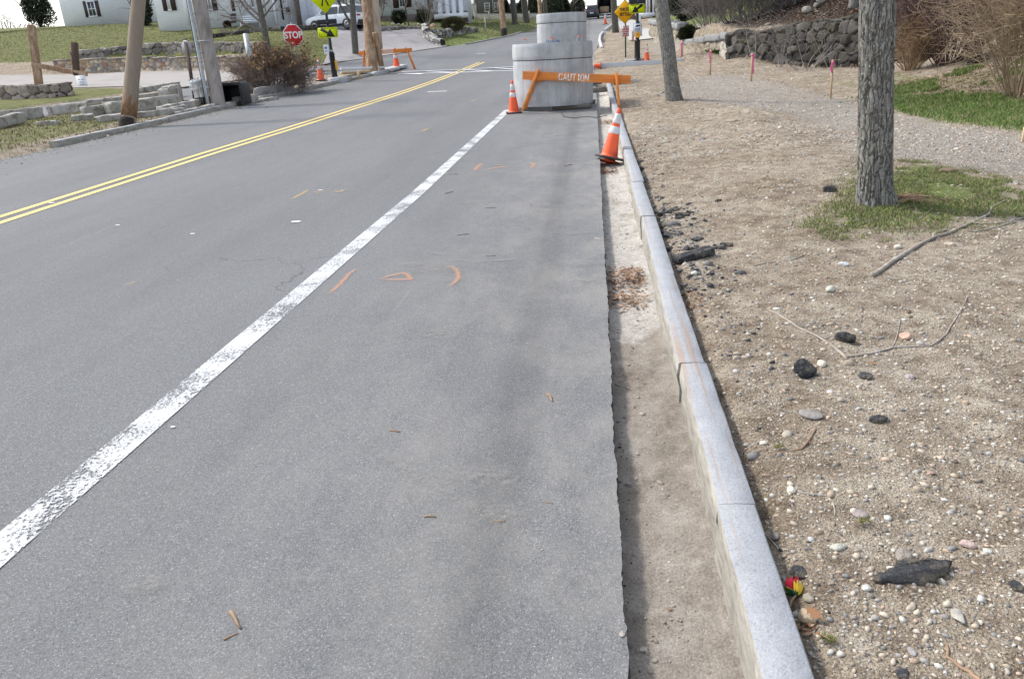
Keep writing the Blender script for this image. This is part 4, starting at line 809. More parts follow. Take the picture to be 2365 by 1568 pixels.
M['brownpost'] = mottled('brown_post', (.075, .045, .033), .3, 10, .8, .3)
M['greenpost'] = mottled('green_post', (.018, .06, .04), .2, 10, .6, .1)
M['red'] = mottled('stop_red', (.55, .012, .02), .06, 8, .4, 0)
M['fluo'] = mottled('fluorescent_yellow_green', (.72, .86, .0), .04, 8, .45, 0)
M['amber'] = mottled('amber_sign', (.88, .44, .0), .05, 8, .45, 0)
M['yplastic'] = mottled('yellow_plastic', (.8, .4, .02), .06, 8, .45, 0)
M['white'] = mottled('white_enamel', (.74, .76, .78), .06, 8, .45, 0)
M['signtext'] = mottled('black_print', (.012, .012, .012), .05, 8, .6, 0)
M['redtext'] = mottled('red_print', (.45, .02, .05), .05, 8, .6, 0)
M['bluetext'] = mottled('blue_print', (.06, .17, .5), .05, 8, .6, 0)
M['greyprint'] = mottled('grey_print', (.16, .17, .2), .05, 8, .6, 0)
M['pvc'] = mottled('white_pvc', (.72, .74, .75), .06, 8, .35, .1)
M['paper'] = mottled('white_paper', (.78, .79, .82), .04, 8, .7, 0)
def concrete_mat():
    m = NM('precast_concrete')
    c = m.ramp(m.noise(2.2, 6, .7), [(.3, (.35, .36, .37)), (.52, (.475, .485, .495)), (.75, (.60, .61, .61))])
    st = m.ramp(m.noise(3.2, 6, .75, stretch=(2.6, 2.6, .2)), [(.46, 0.), (.66, 1.)]); c = m.mix(m.math('MULTIPLY', st, .6), c, (.26, .27, .275)); wt_ = m.ramp(m.noise(1.4, 5, .7), [(.48, 0.), (.74, 1.)]); c = m.mix(m.math('MULTIPLY', wt_, .35), c, (.62, .625, .63))
    sp = m.ramp(m.noise(5.5, 3, .8, stretch=(1.3, 1.3, .7)), [(.69, 0.), (.73, 1.)]); c = m.mix(m.math('MULTIPLY', sp, .6), c, (.15, .155, .16))
    c = m.mix(1., c, m.ramp(m.noise(60, 3, .8), [(.3, .93), (.7, 1.06)]), 'MULTIPLY')
    m.bump(m.noise(22, 5, .8), .35, .01); return m.done(c, .85, 0, .3)
M['concrete'] = concrete_mat()
def bark_mat(name, dark, light, lich, sc=1.0, attr=False):
    m = NM(name)
    f_ = m.noise(9*sc, 6, .75, stretch=(1.6, 1.6, .22)); v = m.n('TexVoronoi', Scale=11.0*sc, feature='DISTANCE_TO_EDGE'); mp = m.n('Mapping'); mp.inputs['Scale'].default_value = (1.8, 1.8, .28)
    wq = m.n('VectorMath', operation='ADD'); nz = m.n('TexNoise', Scale=5.0*sc, Detail=4.0); m.l(m.tc.outputs['Object'], nz.inputs['Vector']); sv = m.n('VectorMath', operation='SCALE'); sv.inputs['Scale'].default_value = .14/sc; m.l(nz.outputs['Color'], sv.inputs[0])
    m.l(m.tc.outputs['Object'], wq.inputs[0]); m.l(sv.outputs[0], wq.inputs[1]); m.l(wq.outputs[0], mp.inputs[0]); m.l(mp.outputs[0], v.inputs['Vector'])
    rg = m.ramp(v.outputs['Distance'], [(.01, 0.), (.11, 1.)])
    c = m.mix(rg, dark, m.mix(m.ramp(f_, [(.35, 0.), (.65, 1.)]), light, tuple(q*.6 for q in light)))
    c = m.mix(m.math('MULTIPLY', m.ramp(m.noise(30*sc, 4, .8), [(.5, 0.), (.62, 1.)]), .8), c, lich)
    m.bump(m.math('ADD', m.math('MULTIPLY', rg, 1.0), m.math('MULTIPLY', f_, .6)), .9, .02/sc**.5); return m.done(c, .95, 0, .15)
M['bark'] = bark_mat('oak_bark', (.14, .125, .11), (.29, .275, .25), (.40, .42, .385), 1.5)
M['bark2'] = bark_mat('far_bark', (.09, .08, .07), (.2, .19, .17), (.3, .3, .27), 1.0)
M['twig'] = mottled('twig', None, .25, 9, .85, 0, attr=True)
M['branchwood'] = mottled('fallen_branch', (.34, .29, .245), .35, 14, .9, .5, 60, .003, dirt=(.44, .44, .4), dscale=18)
M['root'] = mottled('root_wood', (.33, .22, .14), .25, 14, .85, .3, 60, .002)
M['polew'] = mottled('grey_pole', (.33, .29, .26), .2, 4, .9, .6, 14, .01, stretch=(2.5, 2.5, .12), dirt=(.2, .17, .15), dscale=1.4)
M['poleb'] = mottled('brown_pole', (.27, .17, .10), .35, 4, .9, .6, 14, .01, stretch=(2.5, 2.5, .2), dirt=(.46, .34, .24), dscale=2)
M['polet'] = mottled('tan_pole', (.45, .36, .27), .22, 4, .9, .6, 14, .01, stretch=(2.5, 2.5, .12), dirt=(.27, .21, .16), dscale=2)
M['polel'] = mottled('orange_brown_pole', (.27, .215, .165), .2, 4, .9, .6, 14, .01, stretch=(2.5, 2.5, .12), dirt=(.26, .2, .15), dscale=1.5)
M['char'] = mottled('dark_creosote', (.035, .028, .022), .5, 6, .9, .5, 20, .01)
def vh(s, v, px): return px/(s*(.935+.355*(CY-v)/F))
def stand(P, z=None): return Vector((P.x, P.y, P.z if z is None else z))
# ------------------------------------------------------------------ cones
def make_cone(name, hgt, label, group='traffic cones', base_col='rubber', topbits=False):
    r = empty(name, (0, 0, 0), label, 'traffic cone', group); k = hgt/.71
    mb = MB(); b_ = .175*k
    q_ = [(b_*.8, b_), (b_, b_*.8), (b_, -b_*.8), (b_*.8, -b_), (-b_*.8, -b_), (-b_, -b_*.8), (-b_, b_*.8), (-b_*.8, b_)]
    V0 = [(x, y, 0) for x, y in q_]+[(x, y, .025*k) for x, y in q_]+[(x*.9, y*.9, .035*k) for x, y in q_]
    mb.add(V0, [tuple(range(7, -1, -1)), tuple(range(16, 24))]+[(i+8*l, (i+1) % 8+8*l, (i+1) % 8+8*l+8, i+8*l+8) for i in range(8) for l in (0, 1)])
    mb.build('base', M[base_col], r)
    rad = lambda z: (.128-(.128-.028)*z/.71)*k
    pr = [(rad(0)*1.12, .034*k), (rad(.05), .05*k)]+[(rad(z), z*k) for z in np.linspace(.08, .69, 14)]+[(.026*k, .705*k), (.02*k, .71*k), (.014*k, .712*k), (.0135*k, .66*k)]
    mb = MB(); mb.lathe(pr, 28); mb.build('cone_body', M['cone'], r, smooth=True)
    for z0, z1 in ((.50, .635), (.355, .455)) if hgt < .8 else ((.50, .645), (.37, .465)):
        mb = MB(); mb.lathe([(rad(z0)+.001, z0*k), (rad(z0)+.004*k, z0*k+.003), (rad(z1)+.004*k, z1*k-.003), (rad(z1)+.001, z1*k)], 28); mb.build('reflective_collar', M['band'], r, smooth=True)
    return r
def place(o, P, rz=0, tilt=(0, 0)): o.location = P; o.rotation_euler = (tilt[0], tilt[1], rz); return o
P, s = at(1187, 262); place(make_cone('traffic_cone', vh(s, 225, 75), 'upright orange cone with two white collars at the left foot of the front concrete barrel'), P, .2)
P, s = at(1402, 366); c1 = make_cone('traffic_cone', .63, 'large near cone leaning right against the granite kerb'); place(c1, Vector((.165, P.y+.02, gut(.19, P.y)+.085)), .25, (math.radians(-4), math.radians(15)))
c2 = make_cone('traffic_cone', .44, 'crushed red cone underneath the leaning cone in the gutter', base_col='cone'); place(c2, Vector((.17, P.y+.10, gut(.17, P.y)+.03)), .5, (math.radians(-8), math.radians(22)))
P, s = at(1494, 141); place(make_cone('traffic_cone', vh(s, 120, 39), 'orange cone standing behind the long pale kerb stone right of the black pole'), P, .1)
P, s = at(742, 187); place(make_cone('traffic_cone', vh(s, 158, 52), 'orange cone with white collars left of the black crossing pole on the island'), P, .3)
P, s = at(917, 161); place(make_cone('traffic_cone', vh(s, 135, 50), 'orange cone in front of the closed sawhorse at the tip of the island'), P, .3)
P, s = at(1375, 161); place(make_cone('traffic_cone', .55, 'knocked over orange cone lying beside the front concrete barrel'), P+Vector((.22, 0, .12)), .1, (0, math.radians(-86)))
P, s = at(1398, 57); place(make_cone('traffic_cone', 1.0, 'far orange cone by the open trailer behind the dark parked car'), P, .1)
# ------------------------------------------------------------------ stencil letters (filled rectangles and quads in a 0..1 box)
def LQ(*r): return [[(a_, b_), (c_, b_), (c_, d_), (a_, d_)] for a_, b_, c_, d_ in r]
w_ = .26
LET = {'C': LQ((0, .12, w_, .88), (w_*.6, 0, .45, .18), (w_*.6, .82, .45, 1), (.56, 0, .9, .18), (.56, .82, .9, 1), (.72, .1, 1, .32), (.72, .68, 1, .9)),
 'A': [[(0, 0), (.26, 0), (.47, .95), (.33, 1)], [(.74, 0), (1, 0), (.67, 1), (.55, .95)], [(.3, .25), (.7, .25), (.66, .42), (.34, .42)]],
 'U': LQ((0, .12, w_, 1), (1-w_, .12, 1, 1), (w_*.6, 0, .45, .18), (.55, 0, 1-w_*.6, .18)), 'T': LQ((0, .82, .45, 1), (.55, .82, 1, 1), (.37, 0, .63, .78)), 'I': LQ((.3, 0, .7, .46), (.3, .54, .7, 1)),
 'O': LQ((0, .12, w_, .88), (1-w_, .12, 1, .88), (w_*.6, 0, .45, .18), (.55, 0, 1-w_*.6, .18), (w_*.6, .82, .45, 1), (.55, .82, 1-w_*.6, 1)),
 'N': LQ((0, 0, w_*.85, 1), (1-w_*.85, 0, 1, 1))+[[(.26, .95), (.26, .6), (.72, .05), (.72, .4)]], 'L': LQ((0, 0, w_, 1), (w_+.06, 0, 1, .2)),
 'S': LQ((0, .0, .45, .18), (.55, 0, .88, .18), (.74, .1, 1, .5), (.12, .42, .88, .58), (0, .52, .26, .9), (.12, .82, .45, 1), (.55, .82, 1, 1)),
 'E': LQ((0, 0, w_, 1), (w_+.06, 0, 1, .18), (w_+.06, .41, .85, .59), (w_+.06, .82, 1, 1)), 'D': LQ((0, 0, w_, 1), (1-w_, .12, 1, .88), (w_+.06, 0, .88, .18), (w_+.06, .82, .88, 1)), 'R': LQ((0, 0, w_, 1), (w_+.06, .82, .88, 1), (w_+.06, .41, .88, .58), (1-w_, .5, 1, .9), (1-w_, 0, 1, .38)), ' ': []}
def letters(text, x0, z0, lw, lh, gap, y, mat, parent, name='lettering'):
    mb = MB(); x = x0
    for ch in text:
        for qd in LET[ch]: mb.prism([(x+a_*lw, z0+b_*lh) for a_, b_ in qd], .002, Matrix.Translation((0, y-.002, 0)))
        x += (lw*.55 if ch == 'I' else lw)+gap if ch != 'I' else lw*.8+gap
    return mb.build(name, mat, parent)
def textmesh(body, size, mat, parent, loc, name='lettering', bold=.0, rotz=0, sx=1):
    cu = bpy.data.curves.new('t', 'FONT'); cu.body = body; cu.size = size; cu.align_x = 'CENTER'; cu.align_y = 'CENTER'; cu.offset = bold; cu.extrude = .0015; cu.space_line = .95
    t = bpy.data.objects.new('t', cu); C.objects.link(t); bpy.context.view_layer.update()
    me = bpy.data.meshes.new_from_object(t.evaluated_get(bpy.context.evaluated_depsgraph_get())); bpy.data.objects.remove(t); bpy.data.curves.remove(cu)
    me.transform(Matrix.Translation(loc)@Matrix.Rotation(math.radians(90), 4, 'X')@Matrix.Diagonal((sx, 1, 1, 1))); me.materials.clear(); me.materials.append(mat)
    o = bpy.data.objects.new(name, me); C.objects.link(o); o.parent = parent; return o
# ------------------------------------------------------------------ sawhorses, local frame: board faces -y
def sawhorse(loc, rz, L, hgt, text, label, tx, lw, lh, slopez, lx, fl, ghost=None, roll=0):
    r = empty('sawhorse', loc, label, 'sawhorse barrier', 'orange sawhorses'); r.rotation_euler = (0, roll, rz)
    mb = MB(); bh = .168; mb.box((0, 0, hgt-bh/2), (L, .035, bh)); bd = mb.build('board', M['sawhorse'], r, bevel=.004)
    letters(text, tx, hgt-bh/2-lh/2, lw, lh, lw*.14, -.018, M['lettering'], bd)
    for x, dx in lx:
        for yd, o_ in ((-1, 0), (1, .0)):
            mb = MB(); mb.bar((x, yd*.03, hgt+.035), (x+dx*fl, yd*.34, 0.005), .078, .05, up=(1, 0, 0)); mb.build('leg', M['sawhorse'], r, bevel=.003)
        mb = MB(); mb.box((x+.04, .028, hgt-bh/2-.02), (.17, .02, bh*1.1), Matrix.Rotation(-.25, 3, 'Y')); mb.build('brace', M['sawhorse'], r)
    return r
P, s = at(1212, 266); P2, _ = at(1424, 262)
sawhorse(Vector((P.x+1.02, P.y+.42, P.z-.02)), -.03, 2.26, .77, 'CAUTION', 'orange sawhorse stencilled CAUTION in front of the front concrete barrel', -.37, .083, .14, 0, [(-.80, -.27), (.82, .14)], 1.0, roll=.095)
P, s = at(905, 172)
P = at(882, 168)[0]
sawhorse(Vector((P.x+.0, P.y+1.0, P.z+.03)), .12, 2.45, .92, ' CLOSED', 'orange sawhorse stencilled CLOSED behind the wooden utility poles on the island', -.42, .1, .125, 0, [(-.95, -.12), (.95, .32)], 1.0, roll=.0)
# ------------------------------------------------------------------ concrete barrels
def barrel(loc, r, hgt, seam, label, tilt, blue=False, loops=True, rzv=0):
    e_ = empty('manhole_barrel', loc, label, 'concrete barrel', 'precast concrete manhole barrels'); e_.rotation_euler = (tilt[0], tilt[1], rzv)
    n = 72
    def ring(r0, r1, z0, z1, nm_, jag=0.004):
        mb = MB(); zs = np.linspace(z0, z1, 9); 
        P_ = []
        for z in zs:
            a_ = np.linspace(0, 2*math.pi, n+1); rr = r0+(r1-r0)*(z-z0)/(z1-z0)+.005*fbm(a_*3+z, a_*0+z*2, 3, 3)-(.012 if z in (zs[0], zs[-1]) else 0)
            P_.append(np.stack([rr*np.cos(a_), rr*np.sin(a_), np.full(n+1, z)+(jag*fbm(a_*9, a_*0+z, 3, 5) if z in (zs[0], zs[-1]) else 0)], -1))
        mb.grid(np.array(P_)[:, ::1]); ri = r1-.15
        mb.lathe([(r1-.012, z1), (ri, z1), (ri, z0), (r0-.012, z0)], n); return mb.build(nm_, M['concrete'], e_, smooth=False)
    ring(r, r, 0, seam-.004, 'lower_ring'); ring(r+.004, r-.002, seam+.012, hgt, 'upper_ring', .012)
    mb = MB(); mb.lathe([(r-.1, seam-.01), (r-.014, seam-.01), (r-.014, seam+.02), (r-.1, seam+.02)], n); mb.build('joint', M['core'], e_)
    if loops:
        for a_ in (-2.35, -1.57, -.7, 1.6):
            c_ = Vector(((r-.09)*math.cos(a_), (r-.09)*math.sin(a_), hgt)); mb = MB()
            mb.tube([c_+Vector((.06*math.cos(t), 0, .11*math.sin(t)-.01)) for t in np.linspace(0, math.pi, 9)], .006, 5); lp = mb.build('lift_loop', M['galv'], e_)
            mb = MB(); mb.tube([c_+Vector((.06*math.cos(t), 0, .112*math.sin(t)-.01)) for t in np.linspace(1.0, 2.0, 4)], .011, 6); mb.build('marker_tape', M['cone'], lp)
    if blue:
        t_ = textmesh('STATION', .11, M['bluetext'], e_, Vector((0, -r-.012, hgt-.78)), 'stencil', 0); 
        for v_ in t_.data.vertices:
            x, z = v_.co.x-.25, v_.co.z; a_ = x/r-math.pi/2; v_.co = Vector(((r+.006)*math.cos(a_), (r+.006)*math.sin(a_), z))
    return e_
P, s = at(1279, 258); rB = 178/2/ (F/((F/s)+.85))
zb = P.z+.10
barrel(Vector((P.x-.04, P.y+.93, zb)), .88, vh(s*.96, 170, 140), vh(s*.96, 170, 103), 'front squat concrete barrel with wire lifting loops behind the caution sawhorse', (0, .012), rzv=.0)
Zc = 1750/(112/1.5); Q = ray(1297, 190, Zc); gr = float(base(Q.x, Q.y))
topz = ray(1297, 33, Zc*.985).z
barrel(Vector((Q.x+.04, Q.y, gr+.1)), .75, topz-gr-.1, topz-gr-.1-.27, 'rear taller concrete barrel with blue stencilled word behind the front one', (0, .012), blue=True, loops=False)
def timber(name, A, B, wd, ht, label, mat='timber', group=None):
    A, B = Vector(A), Vector(B); mb = MB(); d = B-A; slab_rock(mb, (0, 0, 0), (d.length, wd, ht), 3+int(abs(A.x)*10), math.atan2(d.y, d.x), (0, -math.asin(d.z/d.length)), .003, n=(8, 1, 1))
    o = mb.build(name, M[mat], origin=(0, 0, 0)); o.location = (A+B)/2; return tag(o, label, 'timber', group)
bx, by = P.x, P.y+.95
timber('timber_block', (bx-.05, P.y+.28, P.z+.05), (bx+.80, P.y+.34, P.z+.055), .14, .095, 'grey timber block under the front edge of the front concrete barrel', group='timbers under the barrels')
timber('timber_block', (bx-.6, P.y+1.55, P.z+.05), (bx+.9, P.y+1.5, P.z+.055), .14, .095, 'timber support hidden under the back of the front concrete barrel', group='timbers under the barrels')
PA = at(1366, 214)[0]; PB = at(1402, 208)[0]
timber('timber_block', (PA.x-1.6, PA.y, PA.z+.05), (PB.x, PA.y-.1, PA.z+.06), .14, .13, 'nearer weathered timber sticking out right under the rear barrel towards the kerb', group='timbers under the barrels')
PA = at(1366, 198)[0]; PB = at(1392, 195)[0]
timber('timber_block', (PA.x-1.6, PA.y, PA.z+.05), (PB.x, PA.y, PA.z+.06), .12, .08, 'farther weathered timber sticking out right under the rear barrel', group='timbers under the barrels')
mb = MB(); w0 = [at(u, v)[0]+Vector((0, 0, .008)) for u, v in ((1296, 261), (1303, 271), (1325, 274), (1352, 271), (1380, 273), (1402, 268))]
mb.tube(w0, .006, 5); tag(mb.build('wire', M['core'], world=True), 'thin dark wire curled on the asphalt in front of the timber block', 'wire')
# ------------------------------------------------------------------ poles
def pole(name, bu, bv, tu, tv, wpx, mat, label, H_=9, cat='utility pole', group=None, n=18, char=0, charz=.5, rt=.8, mat2='char', s_over=None):
    """round pole whose foot shows at bu,bv and whose axis passes tu,tv"""
    P, s = at(bu, bv); s = s_over or s; A = Vector(P); z = F/s
    lo, hi = .3, 8.0; B = ray(tu, tv, z)            # direction inside the plane facing the camera
    k = (B-A); k = k/k.z*H_ if k.z > 0 else Vector((0, 0, H_)); r0 = wpx/s/2
    e_ = empty(name, A, label, cat, group); mb = MB(); m_ = 26
    pts = [Vector((0, 0, -.3))+k*(t) for t in np.linspace(0, 1, m_)]; pts = [p-k*(0.0)+Vector((0, 0, .0)) for p in pts]
    mb.tube(pts, [r0*(1-(1-rt)*t)*(1+.03*random.uniform(-1, 1)) for t in np.linspace(0, 1, m_)], n, jit=.02); mb.build('shaft', M[mat], e_, smooth=True)
    if char:
        mb = MB(); mb.tube([Vector((0, 0, -.2))-k*.0+k*t for t in np.linspace(0, charz/H_, 5)], [r0*1.02]*5, n, jit=.01); mb.build('tarred_foot', M[mat2], e_, smooth=True)
    return e_, k, r0, s
e1, k1, r1, s1 = pole('utility_pole', 286, 291, 302, 100, 34, 'polel', 'brown leaning wooden pole with a blackened foot on the grass at the far left', 8, char=1, charz=.35)
mb = MB(); mb.tube([Vector((0, 0, -.3))+k1*.06, Vector((0, 0, -.3))+k1*.125], [r1*1.012, r1*1.005], 18); mb.build('scorched_band', mottled('bare_wood_band', (.21, .12, .065), .5, 9, .9, .4), e1, smooth=True)
e2, k2, r2, s2 = pole('utility_pole', 506, 250, 459, 0, 33, 'polew', 'grey weathered utility pole with a steel conduit on its left side', 9.5)
mb = MB(); cc = Vector((-r2-.05, -.1, 0)); mb.tube([cc+k2*t for t in (0, .1, .2, .3, .38)], .05, 10); mb.build('conduit', M['galv'], e2, smooth=True)
mb = MB(); mb.tube([cc+k2*t for t in (.3801, .5, .7, .9)], .038, 10); mb.build('conduit_upper', M['rubber'], e2, smooth=True)
mb = MB()
for t in (.06, .16, .27, .36): mb.bar(cc+k2*t+Vector((-.06, -.03, 0)), cc+k2*t+Vector((.14, -.02, 0)), .02, .04)
mb.build('strap', M['galv'], e2)
mb = MB(); mb.tube([Vector((r2*.2-.3, -r2-.015, 0))+k2*t for t in (0, .1, .2, .35)], .012, 5); mb.build('cable', M['rubber'], e2)
mb = MB(); mb.box(Vector((0, -r2*.9, 0))+k2*.19, (r2*2.0, .03, .03)); mb.build('pole_band', M['galv'], e2)
e3, *_ = pole('utility_pole', 860, 168, 846, 0, 26, 'poleb', 'knotty brown utility pole, the left one of the pair behind the closed sawhorse', 10)
Pp, sp_ = at(868, 167); A_ = ray(870, 112, F/sp_*1.0); B_ = ray(859, -60, F/sp_*1.0)
e_ = empty('utility_pole', A_, 'smooth tan pole fastened right of the knotty brown pole, its cut end above ground', 'utility pole'); mb = MB()
d_ = (B_-A_); mb.tube([d_*t for t in np.linspace(0, 2.2, 16)], [.27*(1-.03*t) for t in range(16)], 18, jit=.015); mb.build('shaft', M['polet'], e_, smooth=True)
A_ = at(883, 166.5)[0]; B_ = ray(866, 76, F/sp_*.985); mb = MB(); mb.tube([A_+(B_-A_)*t for t in np.linspace(-.02, 1, 9)], [.135]*9, 12, jit=.03)
tag(mb.build('pole_stub', M['poleb'], world=True, smooth=True), 'short brown pole stub with a yellow guard leaning between the paired poles', 'pole stub')
A2 = A_+(B_-A_)*.46+Vector((-.12, -.16, 0)); mb = MB(); mb.bar(A2, A2+(B_-A_)*.26, .1, .03); tag(mb.build('guy_guard', M['yplastic'], world=True), 'yellow plastic strip fixed on the short pole stub', 'guard')
e4, *_ = pole('utility_pole', 1165, 84, 1157, 0, 14, 'poleb', 'slim brown utility pole on the far green lawn edge', 9, char=1, charz=.75)
e5, *_ = pole('utility_pole', 1249, 52, 1246, 0, 10, 'poleb', 'thin brown pole behind the rear barrel, left of the dark trunk', 9)
# ------------------------------------------------------------------ crossing sign poles
ARW = [(-.30, .10), (-.22, .20), (.02, .03), (.10, .13), (.26, -.17), (-.07, -.15), (-.03, -.05)]     # arrow pointing down right
def arrow(flip=1): return [(x*flip, z) for x, z in ARW]
def rrect(w2, h2, r_, n=5):
    P_ = []
    for cx_, cz_, a0 in ((w2-r_, h2-r_, 0), (-w2+r_, h2-r_, 90), (-w2+r_, -h2+r_, 180), (w2-r_, -h2+r_, 270)):
        P_ += [(cx_+r_*math.cos(math.radians(a0+90*k/n)), cz_+r_*math.sin(math.radians(a0+90*k/n))) for k in range(n+1)]
    return P_[::-1]
def outline_sign(parent, name, w2, h2, r_, z, y, face, edge, text=None, M4=None, bw=.92, x0=0):
    T_ = Matrix.Translation((x0, y, z))@(M4 or Matrix.Identity(4))
    mb = MB(); mb.prism(rrect(w2, h2, r_), .006, T_); pn = mb.build(name, M[edge], parent)
    mb = MB(); mb.prism(rrect(w2*bw, h2*(1-(1-bw)*w2/h2), r_*.7), .003, T_@Matrix.Translation((0, -.0035, 0))); mb.build('face', M[face], pn)
    return pn, T_
def crosspole(u, v, label, side, dz, left):
    P, s = at(u, v); r = empty('crossing_sign', P, label, 'crossing sign', 'pedestrian crossing signs'); hh = lambda v2: vh(s, (v+v2)/2, v-v2)
    zb = hh(dz['base']); r.rotation_euler = (0, 0, .12)
    mb = MB(); mb.lathe([(0.19, 0), (.19, .03), (.14, .06), (.125, .12), (.115, .2), (.11, zb-.12), (.12, zb-.1), (.12, zb-.07), (.08, zb-.03), (.06, zb)], 10); mb.build('base_sleeve', M['black'], r, smooth=False)
    mb = MB(); mb.lathe([(.058, zb-.05), (.056, 4.2), (0, 4.2)], 16); mb.build('pole', M['black'], r, smooth=True)
    mb = MB(); mb.lathe([(.07, zb-.01), (.082, zb+.0), (.082, zb+.03), (.06, zb+.06)], 16); mb.build('collar', M['galv'] if left else M['black'], r, smooth=True)
    if left:
        zD = hh(23)+.42; Dw = .43
        T0 = Matrix.Rotation(math.radians(45), 4, 'Y'); pn, T_ = outline_sign(r, 'crossing_diamond', Dw, Dw, .04, zD, -.07, 'fluo', 'fluo', M4=T0, bw=.93)
        mb = MB(); T1 = Matrix.Translation((0, -.078, zD))
        for A_, B_, wq in (((-.03, -.02), (-.11, -.33), .05), ((.03, -.02), (.15, -.33), .05), ((0, .18), (0, -.04), .11), ((.02, .16), (.13, .02), .035), ((-.02, .16), (-.13, .05), .035)):
            mb.bar(T1@Vector((A_[0], 0, A_[1])), T1@Vector((B_[0], 0, B_[1])), wq, .003, up=(0, 1, 0))
        mb.lathe([(0, 0), (.055, .0), (.055, .003), (0, .003)], 14, c=(0, -.078, zD+.27), M=Matrix.Rotation(math.radians(90), 4, 'X')); mb.build('walking_figure', M['signtext'], pn)
        zb_, za, wl, wa = hh(51), hh(80), .30, .30
    else:
        zD = hh(-55); T0 = Matrix.Rotation(math.radians(45), 4, 'Y'); outline_sign(r, 'crossing_diamond', .43, .43, .04, zD, -.07, 'fluo', 'fluo', M4=T0, bw=.93)
        zb_, za, wl, wa = hh(4), hh(33), .30, .30
    hw = dz['aw']; mb = MB(); mb.box((0, -.1, zb_-.03), (hw*1.0, .05, hh(40)-hh(51) if left else .17)); lb = mb.build('light_bar', M['black'], r, bevel=.006)
    mb = MB(); mb.prism([(-.03, -.01), (.03, -.01), (.03, .02), (-.03, .02)], .003, Matrix.Translation((0, -.129, zb_-.03))); mb.build('sensor_window', M['greyprint'], lb)
    x0 = dz.get('ax', 0); zc = hh(dz['ac']); hq = dz['ah']/2
    pn, T_ = outline_sign(r, 'arrow_plaque', hw/2, hq, .05, zc, -.075, 'fluo', 'fluo', bw=.91, x0=x0)
    mb = MB(); sA = hw/.78; mb.prism([(a_*sA, b_*sA) for a_, b_ in (arrow(1) if left else arrow(-1)[::-1])], .003, T_@Matrix.Translation((0, -.008, 0))); mb.build('arrow', M['signtext'], pn)
    # thin dark edge line
    mb = MB(); Rr = rrect(hw/2*.9, hq-(hw/2*.1), .035)
    for a_, b_ in zip(Rr, Rr[1:]+Rr[:1]): mb.bar(T_@Vector((a_[0], -.008, a_[1])), T_@Vector((b_[0], -.008, b_[1])), .012, .003, up=(0, 1, 0))
    mb.build('border_line', M['greenpost'], pn)
    if left:
        mb = MB(); mb.box((-.17, -.06, hh(115)), (.19, .12, .36)); bx_ = mb.build('control_box', M['white'], r, bevel=.008)
        mb = MB(); mb.box((-.18, -.122, hh(111)), (.1, .004, .08)); mb.box((-.18, -.122, hh(111)-.12), (.09, .004, .03)); mb.build('label_sticker', M['bluetext'], bx_)
        mb = MB(); mb.box((.12, -.02, hh(152)), (.1, .09, .38), Matrix.Rotation(.0, 3, 'Z')); mb.build('push_button', M['yplastic'], r, bevel=.02)
        mb = MB(); mb.tube([Vector((-.15, -.1, hh(128))), Vector((-.12, -.12, hh(136))), Vector((-.06, -.07, hh(143)))], .01, 5); mb.build('cable', M['galv'], r)
        mb = MB(); mb.lathe([(.06, hh(129)-.01), (.066, hh(129)-.01), (.066, hh(129)+.01), (.06, hh(129)+.01)], 16); mb.build('band_clamp', M['galv'], r)
    else:
        pn, T_ = outline_sign(r, 'instruction_sign', .175, .235, .02, hh(70), -.07, 'white', 'bluetext', bw=.93)
        mb = MB()
        for k, (z_, wq, tq) in enumerate(((.04, .2, .03), (-.005, .24, .025), (-.05, .2, .025), (-.11, .26, .02), (-.15, .24, .025), (-.19, .14, .02))):
            for j in range(7):
                if (j+k) % 4 < 3: mb.box(T_@Vector((-wq/2+wq*(j+.5)/7, -.009, z_)), (wq/7*.75, .002, tq))
        mb.build('small_print', M['bluetext'], pn); mb = MB(); mb.prism([(-.1, .13), (-.03, .18), (.1, .17), (.12, .13), (.02, .12), (-.02, .1)], .003, T_@Matrix.Translation((0, -.01, 0))); mb.build('hand_symbol', M['signtext'], pn)
        mb = MB(); mb.box((0, -.08, hh(82)), (.19, .1, .2)); pb = mb.build('push_button', M['yplastic'], r, bevel=.02)
        mb = MB(); mb.lathe([(0, 0), (.025, 0), (.025, .008), (0, .008)], 12, c=(0, -.13, hh(82)+.03), M=Matrix.Rotation(math.radians(90), 4, 'X')); mb.build('button', M['signtext'], pb)
        mb = MB(); mb.box((.15, .02, hh(82)), (.12, .03, .03)); mb.build('bracket', M['galv'], r)
    return r, s
crosspole(774, 184, 'pedestrian crossing sign on a black pole standing on the island left of the road', 1, dict(base=120, aw=.78, ah=.38*1.0, ac=77, ax=-.02), True)
crosspole(1472, 141, 'black crossing pole on the dug up right verge with arrow plaque pointing down left', 1, dict(base=90, aw=.62, ah=.33, ac=22, ax=-.02), False)
P, s = at(777, 190); mb = MB(); mb.lathe([(0, .18), (.38, .18), (.40, .1), (.38, -.1)], 12); o = mb.build('pole_footing', M['concrete'], origin=(0, 0, 0)); o.location = (P.x+.05, P.y+.1, P.z); tag(o, 'rough round concrete footing under the left crossing pole', 'footing')
P, s = at(1469, 141); mb = MB(); mb.box((0, 0, 0), (.75, .5, .1)); o = mb.build('pole_footing', M['concrete'], origin=(0, 0, 0)); o.location = (P.x-.06, P.y+.1, P.z+.02); tag(o, 'square concrete pad under the right crossing pole', 'footing')
